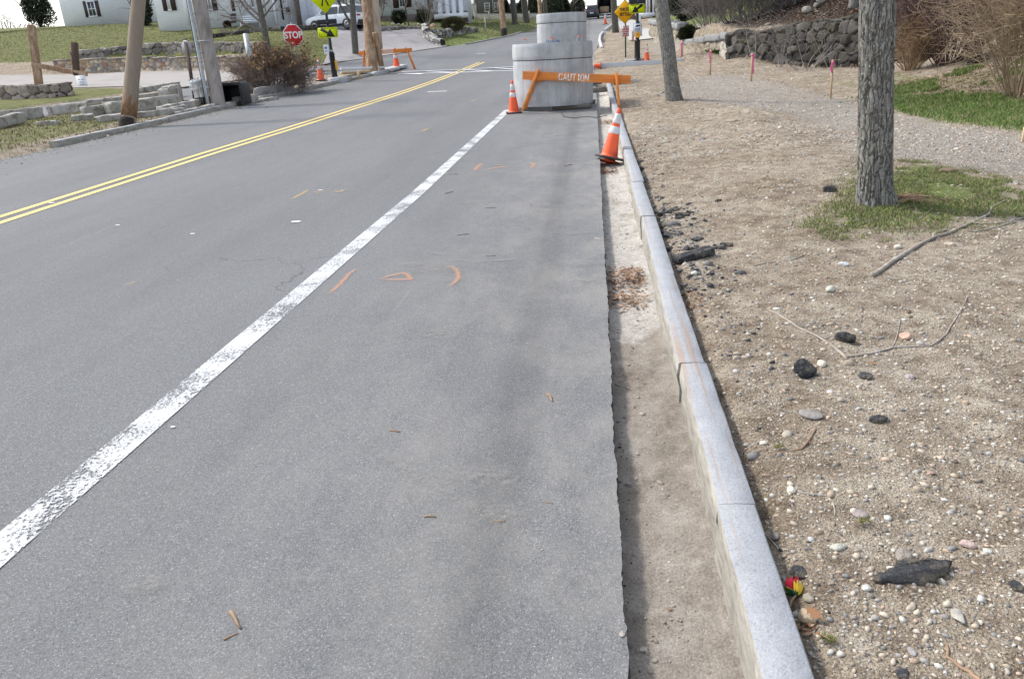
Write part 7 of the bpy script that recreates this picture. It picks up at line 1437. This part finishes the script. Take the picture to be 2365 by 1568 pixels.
class House:
    def __init__(s, name, label, uL, vL, uR, vR, sc, hgt, depth, mat, cat='house', foot=.5, roof=True):
        s.A = ray(uL, vL, F/sc); zR = F/sc; B = ray(uR, vR, zR); s.A.z -= foot; B.z -= foot; s.z0 = min(s.A.z, B.z); s.A.z = s.z0
        d = Vector((B.x-s.A.x, B.y-s.A.y, 0)); s.L = d.length; s.d = d.normalized(); s.n = Vector((s.d.y, -s.d.x, 0))      # n points to the street
        s.root = empty(name, s.A, label, cat); s.root.rotation_euler = (0, 0, math.atan2(s.d.y, s.d.x)); mb = MB(); mb.box((s.L/2, depth/2, hgt/2), (s.L, depth, hgt)); s.wall = mb.build('wall', M[mat], s.root); s.h = hgt
        if roof:
            mb = MB(); o = .35; mb.add([(-o, -o, hgt), (s.L+o, -o, hgt), (s.L+o, depth+o, hgt), (-o, depth+o, hgt), (-o, depth/2, hgt+depth*.4), (s.L+o, depth/2, hgt+depth*.4)], [(0, 1, 5, 4), (2, 3, 4, 5), (0, 4, 3), (1, 2, 5), (0, 3, 2, 1)]); mb.build('roof', M['roofm'], s.root)
    def loc(s, u, v):
        r_ = Vector(AF+AR*(u-CX)/F-AU*(v-CY)/F); e_ = Vector(EYE); t = (s.A-e_).dot(s.n)/r_.dot(s.n); p = e_+r_*t; q_ = p-s.A; return q_.dot(s.d), q_.z
    def rect(s, u0, v0, u1, v1): x0, z1 = s.loc(u0, v0); x1, z0 = s.loc(u1, v1); return x0, x1, z0, z1
    def panel(s, name, R, mat, y=-.03, th=.06, parent=None):
        x0, x1, z0, z1 = R; mb = MB(); mb.box(((x0+x1)/2, y, (z0+z1)/2), (abs(x1-x0), th, abs(z1-z0))); return mb.build(name, M[mat], parent or s.root)
    def window(s, R, nx=2, nz=2, shut=None, mat='trim', fw=.09):
        x0, x1, z0, z1 = R; g = s.panel('window', (x0, x1, z0, z1), 'glass', -.02, .05); mb = MB()
        for xx in (x0, x1): mb.box((xx, -.06, (z0+z1)/2), (fw, .08, z1-z0+fw))
        for zz in (z0, z1): mb.box(((x0+x1)/2, -.062, zz), (x1-x0+fw+.06, .09, fw))
        for i in range(1, nx): mb.box((x0+(x1-x0)*i/nx, -.05, (z0+z1)/2), (.035, .04, z1-z0))
        for i in range(1, nz): mb.box(((x0+x1)/2, -.052, z0+(z1-z0)*i/nz), (x1-x0, .045, .05))
        mb.build('frame', M[mat], g)
        if shut:
            for xx in (x0-fw/2-shut/2-.02, x1+fw/2+shut/2+.02): s.panel('shutter', (xx-shut/2, xx+shut/2, z0-.05, z1+.05), 'shutter', -.03, .07)
h1 = House('white_house', 'white clapboard house with dark shutters above the left lawn', 366, 59, 706, 61, 29.5, 6.2, 8, 'clap_w')
for u0, u1, sh, nx in ((478, 492, .34, 2), (545, 548+1, .0, 1)): pass
h1.window(h1.rect(474, -30, 491, 24), 2, 2, .36); h1.window(h1.rect(402-22, -30, 402-6, 24), 2, 2, .36); h1.window(h1.rect(541, -30, 552, 24), 1, 2, .3) if 0 else h1.panel('shutter', h1.rect(527, -30, 544, 26), 'shutter')
h1.window(h1.rect(574, -30, 590, 18), 2, 2, None); h1.panel('shutter', h1.rect(605, -30, 615, 34), 'shutter'); 
h1.panel('porch_pilaster', h1.rect(628, -40, 639, 58), 'trim', -.1, .2); h1.panel('porch_pilaster', h1.rect(658, -40, 672, 58), 'clap_w', -.1, .2)
dd = h1.panel('door', h1.rect(640, -40, 657, 46), 'door', -.04, .06); R = h1.rect(645, 15, 652, 20); h1.panel('door_wreath', R, 'yplastic', -.09, .05, dd) if 0 else None
mb = MB(); x0, x1, z0, z1 = h1.rect(663, 18, 672, 29); mb.box(((x0+x1)/2, -.32, z0+(z1-z0)*.35), (x1-x0, .25, (z1-z0)*.7)); mb.add([(x0-.03, -.48, z0+(z1-z0)*.7), (x1+.03, -.48, z0+(z1-z0)*.7), (x1+.03, -.16, z1), (x0-.03, -.16, z1)], [(0, 1, 2, 3)]); mb.build('mailbox', M['black'], h1.root)
h1.panel('chimney', h1.rect(673, -60, 699, 59), 'chim', -.2, .5)
h1.panel('corner_board', h1.rect(425, -60, 433, 58), 'trim', -.05, .1)
for k in range(3): h1.panel('basement_louvre', h1.rect(532, 33+k*8, 546, 37+k*8), 'shutter', -.05, .04)
h1.panel('bay_panel', h1.rect(428, -60, 457, 56), 'trim', -.03, .05)
P, s = gp(536, 63)
hg = House('white_garage', 'white garage wall to the right of the brown chimney, behind the parked car', 700, 61, 760, 66, 29, 4.2, 6, 'clap_w', 'garage'); hg.panel('door_panel', hg.rect(716, 0, 752, 62), 'trim', -.03, .05)
h2 = House('white_house', 'second white house with a columned porch right of the parked car', 780, 46, 1082, 40, 24.5, 6.5, 9, 'clap_w')
h2.panel('foundation', h2.rect(780, 45, 1082, 52), 'chim', -.03, .05)
h2.window(h2.rect(918, -40, 936, 17), 2, 3, .55); h2.window(h2.rect(838, -40, 856, 14), 2, 2, .4) if 0 else None
h2.panel('dark_window', h2.rect(778, -30, 796, 14), 'glass', -.03, .05); h2.window(h2.rect(985, -40, 1002, 24), 2, 3, None)
h2.panel('porch_floor', h2.rect(1006, 36, 1082, 42), 'trim', -.9, 1.8)
for u in (1021, 1037, 1052, 1068):
    x0, z0 = h2.loc(u, 37); mb = MB(); mb.lathe([(.26, z0-.1), (.26, z0+.05), (.2, z0+.12), (.17, z0+4.2)], 16, c=(x0, -1.6, 0)); mb.build('porch_column', M['trim'], h2.root, smooth=True)
h2.panel('door', h2.rect(1042, -40, 1050, 35), 'door'); h2.window(h2.rect(1056, -30, 1064, 22), 1, 3, None)
h2.panel('porch_beam', h2.rect(1004, -75, 1084, -58), 'trim', -1.0, 1.9)
h3 = House('grey_house', 'dark grey house with white trimmed window behind the picket fence', 1096, 36, 1158, 33, 16, 6.5, 9, 'clap_g'); h3.window(h3.rect(1119, 9, 1131, 27), 3, 3, None, 'cream', .16); h3.panel('corner_board', h3.rect(1094, -40, 1099, 37), 'cream', -.05, .2); h3.window(h3.rect(1142, 8, 1150, 27), 2, 2, None, 'cream', .12)
h3.panel('corner_board', h3.rect(1136, -40, 1139, 36), 'cream', -.05, .12)
P, s = gp(1086, 46); r = empty('side_porch', ray(1086, 44, F/17), 'cream porch with balusters between the white and the grey house', 'porch'); k_ = 1/17
mb = MB(); mb.box((0, 0, .9), (1.7, 1.6, 1.8)); mb.build('porch_base', M['cream'], r)
mb = MB()
for i in range(12): mb.box((-.75+i*.135, -.75, 2.1), (.05, .05, .6))
mb.build('balusters', M['cream'], r); mb = MB(); mb.box((0, -.75, 2.42), (1.7, .09, .08)); mb.build('handrail', M['cream'], r)
for x in (-.8, .8): mb = MB(); mb.box((x, -.75, 2.9), (.18, .18, 2.6)); mb.build('porch_post', M['cream'], r)
mb = MB()
for i in range(6): mb.box((0, .5+.0, 2.4+i*.3), (1.6, .9, .07))
mb.build('louvre_screen', M['cream'], r)
h4 = House('brown_house', 'dark brown shingled house with a white posted porch on the right', 1486, 38, 1560, 32, 22, 6, 9, 'clap_b'); h4.panel('porch_floor', h4.rect(1470, 33, 1506, 39), 'trim', -.7, 1.4)
for u in (1488, 1494, 1503): h4.panel('porch_post', h4.rect(u-1.6, -40, u+1.6, 34), 'trim', -1.3, .14)
h4.panel('railing', h4.rect(1486, 19, 1503, 20.5), 'black', -1.3, .05); h4.panel('steps', h4.rect(1478, 38, 1500, 43), 'walk', -1.2, .8); h4.panel('white_screen', h4.rect(1466, -10, 1486, 36), 'trim', -.2, .1)
# picket fence
P0 = ray(1097, 50, F/19.5); P1 = ray(1182, 50, F/18.5); r = empty('picket_fence', P0, 'long cream picket fence in front of the grey house', 'fence'); d = P1-P0; d.z = 0; L = d.length; d.normalize(); zz = lambda t: gz(P0.x+d.x*t, P0.y+d.y*t)-P0.z
L = L*1.9; mb = MB(); t = 0
while t < L: mb.box(d*t+Vector((0, 0, zz(t)+.45)), (.07, .03, .8), Matrix.Rotation(math.atan2(d.y, d.x), 3, 'Z')); t += .15
mb.build('pickets', M['cream'], r)
for z_ in (.2, .8): mb = MB(); mb.bar(d*0+Vector((0, 0, zz(0)+z_)), d*L+Vector((0, 0, zz(L)+z_)), .09, .05); mb.build('rail', M['cream'], r)
t = 0
while t < L+.1: mb = MB(); mb.box(d*t+Vector((0, 0, zz(t)+.55)), (.16, .16, 1.1)); mb.box(d*t+Vector((0, 0, zz(t)+1.12)), (.22, .22, .05)); mb.build('fence_post', M['cream'], r); t += 2.6
# lamp-like stake, mailbox post, lawn marker
P, s = gp(1003, 88); mb = MB(); mb.tube([(0, 0, 0), (-.02, 0, vh(s, 80, 25))], .035, 6); r = empty('driveway_marker', P, 'thin white stake with an orange cap at the driveway wall', 'marker'); mb.build('stake', M['pvc'], r); mb = MB(); mb.box((-.06, 0, vh(s, 80, 27)), (.34, .2, .18)); mb.build('cap', mottled('pale_orange', (.6, .35, .22), .1, 9, .7, 0), r)
P, s = gp(1122, 92-18); mb = MB(); mb.box((0, 0, .5), (.09, .09, vh(s, 70, 36))); o = mb.build('lawn_post', M['cream'], origin=(0, 0, 0)); o.location = P; tag(o, 'slim cream post standing on the green lawn before the fence', 'post')
P, s = gp(1476, 60); r = empty('mailbox', P, 'white box on a green post behind the black crossing pole', 'mailbox'); mb = MB(); mb.box((0, 0, vh(s, 50, 6)), (.1, .1, vh(s, 50, 12))); mb.build('post', M['greenpost'], r); mb = MB(); mb.box((0, 0, vh(s, 50, 18)), (vh(s, 50, 9), .4, vh(s, 50, 17))); mb.build('box', M['white'], r, bevel=.04)
# bench
P, s = gp(582, 66); r = empty('garden_bench', P, 'white garden bench in front of the left white house', 'bench'); r.rotation_euler = (0, 0, .1)
mb = MB(); mb.box((0, 0, .45), (1.6, .5, .06)); mb.build('seat', M['trim'], r); mb = MB()
for i in range(3): mb.box((0, .24, .6+i*.15), (1.6, .04, .09))
mb.build('backrest', M['trim'], r)
for x in (-.75, .75): mb = MB(); mb.box((x, 0, .22), (.07, .5, .44)); mb.build('leg', M['trim'], r)
# ------------------------------------------------------------------ vehicles
M['carw'] = mottled('white_car_paint', (.72, .75, .8), .03, 2, .2, 0, spec=.7); M['card'] = mottled('dark_car_paint', (.055, .058, .068), .05, 2, .2, 0, spec=.7); M['cars'] = mottled('silver_car_paint', (.4, .42, .44), .03, 2, .25, 0, spec=.7)
M['plast'] = mottled('dark_plastic', (.02, .022, .028), .1, 5, .6, 0); M['rim'] = mottled('alloy_rim', (.45, .46, .48), .1, 8, .25, 0, metal=.7); M['lampr'] = mottled('tail_lamp', (.3, .01, .01), .1, 8, .2, 0); M['lampw'] = mottled('head_lamp', (.6, .62, .65), .1, 8, .1, 0)
def car(loc, rz, mat, label, L=4.55, Wd=1.85, Hh=1.68, cat='car', grp=None):
    """+x is the front"""
    r = empty('parked_car', loc, label, cat, grp); r.rotation_euler = (0, 0, rz); hw = Wd/2
    # lower body rings along x: (x, zbottom, zshoulder, halfwidth)
    st = [(-L/2, .42, .98, .80), (-L/2+.1, .32, 1.06, .90), (-L/2+.55, .28, 1.1, .97), (-L*.1, .27, 1.1, 1.), (L*.18, .27, 1.09, 1.), (L*.3, .28, 1.05, .98), (L*.42, .3, .98, .93), (L/2-.12, .34, .86, .85), (L/2, .42, .72, .74)]
    mb = MB(); rows = []
    for x, z0, z1, w_ in st:
        w_ *= hw; rows.append([(x, -w_*.92, z0), (x, -w_, z0+.18), (x, -w_, (z0+z1)/2+.06), (x, -w_*.96, z1-.04), (x, -w_*.85, z1), (x, 0, z1+.03), (x, w_*.85, z1), (x, w_*.96, z1-.04), (x, w_, (z0+z1)/2+.06), (x, w_, z0+.18), (x, w_*.92, z0), (x, 0, z0)])
    m_ = 12; vs = [p for q_ in rows for p in q_]; fs = [(i*m_+k, i*m_+(k+1) % m_, (i+1)*m_+(k+1) % m_, (i+1)*m_+k) for i in range(len(rows)-1) for k in range(m_)]+[tuple(range(m_-1, -1, -1)), tuple(range((len(rows)-1)*m_, len(rows)*m_))]
    mb.add(vs, fs); bd = mb.build('body', M[mat], r, smooth=True, bevel=0)
    g = [(-L/2+.16, 1.06), (-L/2+.38, Hh-.08), (-L/2+.7, Hh-.01), (-.1, Hh), (L*.08, Hh-.04), (L*.27, 1.08)]
    mb = MB(); rows = []
    for x, z in g: k = (z-1.06)/(Hh-1.06); w_ = hw*(.93-.2*k); rows.append([(x, -hw*.93, 1.05), (x, -w_, z), (x, w_, z), (x, hw*.93, 1.05)])
    vs = [p for q_ in rows for p in q_]; fs = [(i*4+k, i*4+k+1, i*4+5+k, i*4+4+k) for i in range(5) for k in range(3)]+[(0, 3, 2, 1), (20, 21, 22, 23)]; mb.add(vs, fs); mb.build('cabin', M[mat], r)
    for sd in (-1, 1):
        for x0, x1, xa, xb in ((-L/2+.5, -L*.16, -L/2+.62, -L*.16), (-L*.14, L*.06, -L*.14, L*.05), (L*.075, L*.22, L*.065, L*.1)):
            zt = Hh-.14; yb, yt = hw*.935+.008, hw*(.93-.2*(zt-1.06)/(Hh-1.06))+.012; mb = MB(); mb.add([(x0, sd*yb, 1.1), (x1, sd*yb, 1.1), (xb, sd*yt, zt), (xa, sd*yt, zt)], [(0, 1, 2, 3)]); mb.build('side_window', M['glass'], r)
    mb = MB(); mb.add([(-L/2+.155, -hw*.75, 1.12), (-L/2+.155, hw*.75, 1.12), (-L/2+.325, hw*.62, Hh-.16), (-L/2+.325, -hw*.62, Hh-.16)], [(0, 1, 2, 3)]); mb.v = [(x-.02, y, z) for x, y, z in mb.v]; mb.build('rear_window', M['glass'], r)
    mb = MB(); mb.add([(L*.262, -hw*.8, 1.12), (L*.262, hw*.8, 1.12), (L*.1, hw*.66, Hh-.1), (L*.1, -hw*.66, Hh-.1)], [(0, 1, 2, 3)]); mb.v = [(x+.03, y, z+.01) for x, y, z in mb.v]; mb.build('windscreen', M['glass'], r)
    for x in (-L*.3, L*.3):
        for sd in (-1, 1):
            mb = MB(); RX = Matrix.Rotation(math.radians(90), 4, 'X'); mb.lathe([(.0, -.02), (.4, -.02), (.41, 0), (.41, .02)], 24, c=(x, sd*(hw-.01), .36), M=RX); mb.build('wheel_arch', M['plast'], r)
            mb = MB(); mb.lathe([(.2, -.11), (.33, -.12), (.355, -.08), (.355, .08), (.33, .12), (.2, .11)], 24, c=(x, sd*(hw-.08), .355), M=RX); wh = mb.build('wheel', M['rubber'], r, smooth=True)
            mb = MB(); yy_ = sd*(hw+.035)
            for k in range(10): a_ = k*math.pi/5; mb.bar((x, yy_, .355), (x+.21*math.cos(a_), yy_, .355+.21*math.sin(a_)), .03, .03, up=(0, 1, 0))
            mb.lathe([(.2, -.015), (.235, -.015), (.235, .015), (.2, .015), (.2, -.015)], 24, c=(x, yy_, .355), M=RX); mb.build('rim', M['rim'], wh)
    mb = MB(); mb.box((-L/2+.05, 0, .45), (.22, Wd*.86, .3)); mb.build('bumper', M['plast'], r, bevel=.04)
    for sd in (-1, 1):
        mb = MB(); mb.box((-L/2+.06, sd*hw*.68, .92), (.14, hw*.4, .14)); mb.build('tail_light', M['lampr'], r, bevel=.03)
        mb = MB(); mb.box((L/2-.1, sd*hw*.62, .72), (.2, hw*.36, .12)); mb.build('headlight', M['lampw'], r, bevel=.03)
        mb = MB(); mb.box((0, sd*hw*.99, .34), (L*.42, .06, .14)); mb.build('sill', M['plast'], r)
        mb = MB(); mb.box((L*.16, sd*(hw+.06), 1.12), (.14, .16, .12)); mb.build('mirror', M[mat], r, bevel=.03)
    mb = MB(); mb.box((-L/2-.005, 0, .72), (.02, .5, .13)); mb.build('plate', M['white'], r); return r
P, s = gp(790, 72); zc_ = 58; Q = ray(772, 70, zc_); car(Vector((Q.x+.3, Q.y, gz(Q.x, Q.y)+.12)), math.radians(180-14), 'carw', 'white SUV parked side on at the top of the driveway', L=4.7, Hh=1.74)
Q = ray(1367, 52, 97); car(Vector((Q.x, Q.y+2.2, float(base(Q.x, Q.y))+.02)), math.radians(90), 'card', 'dark grey SUV parked at the far end of the road, seen from behind', L=4.6)
Q = ray(1196, 50, 110); car(Vector((Q.x, Q.y+1, gz(Q.x, Q.y)+.05)), math.radians(80), 'cars', 'pale car half hidden behind the picket fence and trunks')
# open trailer
Q = ray(1402, 50, 99); zb = float(base(Q.x, Q.y)); r = empty('box_trailer', Vector((Q.x, Q.y, zb)), 'white box trailer with its dark interior open, beside the far dark car', 'trailer')
mb = MB(); w2, h2, l2 = 1.25, 3.3, 5
mb.box((-w2, l2/2, .5+h2/2), (.1, l2, h2)); mb.box((w2, l2/2, .5+h2/2), (.1, l2, h2)); mb.box((0, l2/2, .5+h2), (2*w2+.1, l2, .1)); mb.box((0, l2/2, .5), (2*w2, l2, .12)); mb.box((0, l2, .5+h2/2), (2*w2, .1, h2)); mb.build('box_shell', M['trim'], r)
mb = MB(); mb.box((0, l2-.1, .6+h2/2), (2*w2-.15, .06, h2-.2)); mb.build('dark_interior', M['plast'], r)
mb = MB(); mb.box((-.3, 2, 1.1), (1.2, 1.0, .7)); mb.build('cargo', M['newwood'], r)
for sd in (-1, 1): mb = MB(); mb.lathe([(.0, -.12), (.33, -.12), (.36, 0), (.33, .12), (0, .12)], 18, c=(sd*(w2-.15), 2.4, .36), M=Matrix.Rotation(math.radians(90), 4, 'Y')); mb.build('wheel', M['rubber'], r)
mb = MB(); mb.box((0, -.15, .5+h2+.12), (2.2, .5, .5)); mb.build('header', M['trim'], r, bevel=.08)
for x in (-1.2, 1.2): mb = MB(); mb.box((x, -.05, .5), (.3, .1, .25)); mb.build('tail_light', M['lampr'], r)

# ------------------------------------------------------------------ what lies further left behind the walls
hL = House('white_barn', 'plain white barn gable left of the white house', 150, 62, 300, 60, 25, 5.5, 7, 'clap_w', 'barn'); hL.window(hL.rect(200, 5, 225, 38), 2, 2, .3)
for i, (u, v, wp, hp, lab) in enumerate(((20, 66, 90, 130, 'broad dark evergreen at the far left edge behind the wooden signpost'), (95, 64, 70, 120, 'dark evergreen left of the white barn'), (335, 60, 44, 110, 'dark evergreen between the barn and the white house'), (-60, 70, 90, 140, 'dark evergreen beyond the left edge'))):
    conifer('evergreen', u, v, wp, hp, lab, [(.03, .04, .025), (.05, .055, .035), (.02, .03, .02)], 140+i, 7000, sz=.16, grp='evergreens behind the left walls')
P, s = gp(412, 62); bush('bush', P, (40/s, 1.2, 28/s), 2600, [(.13, .09, .08), (.18, .13, .11), (.08, .06, .05)], 'round purplish brown bush at the corner of the white house', .06, 77)
P, s = gp(498, 62); shrub('bare_shrub', P, 1.2, .9, 24, (.25, .19, .17), 'small bare shrub under the left house window', seed=78, r=.012, minr=.008)
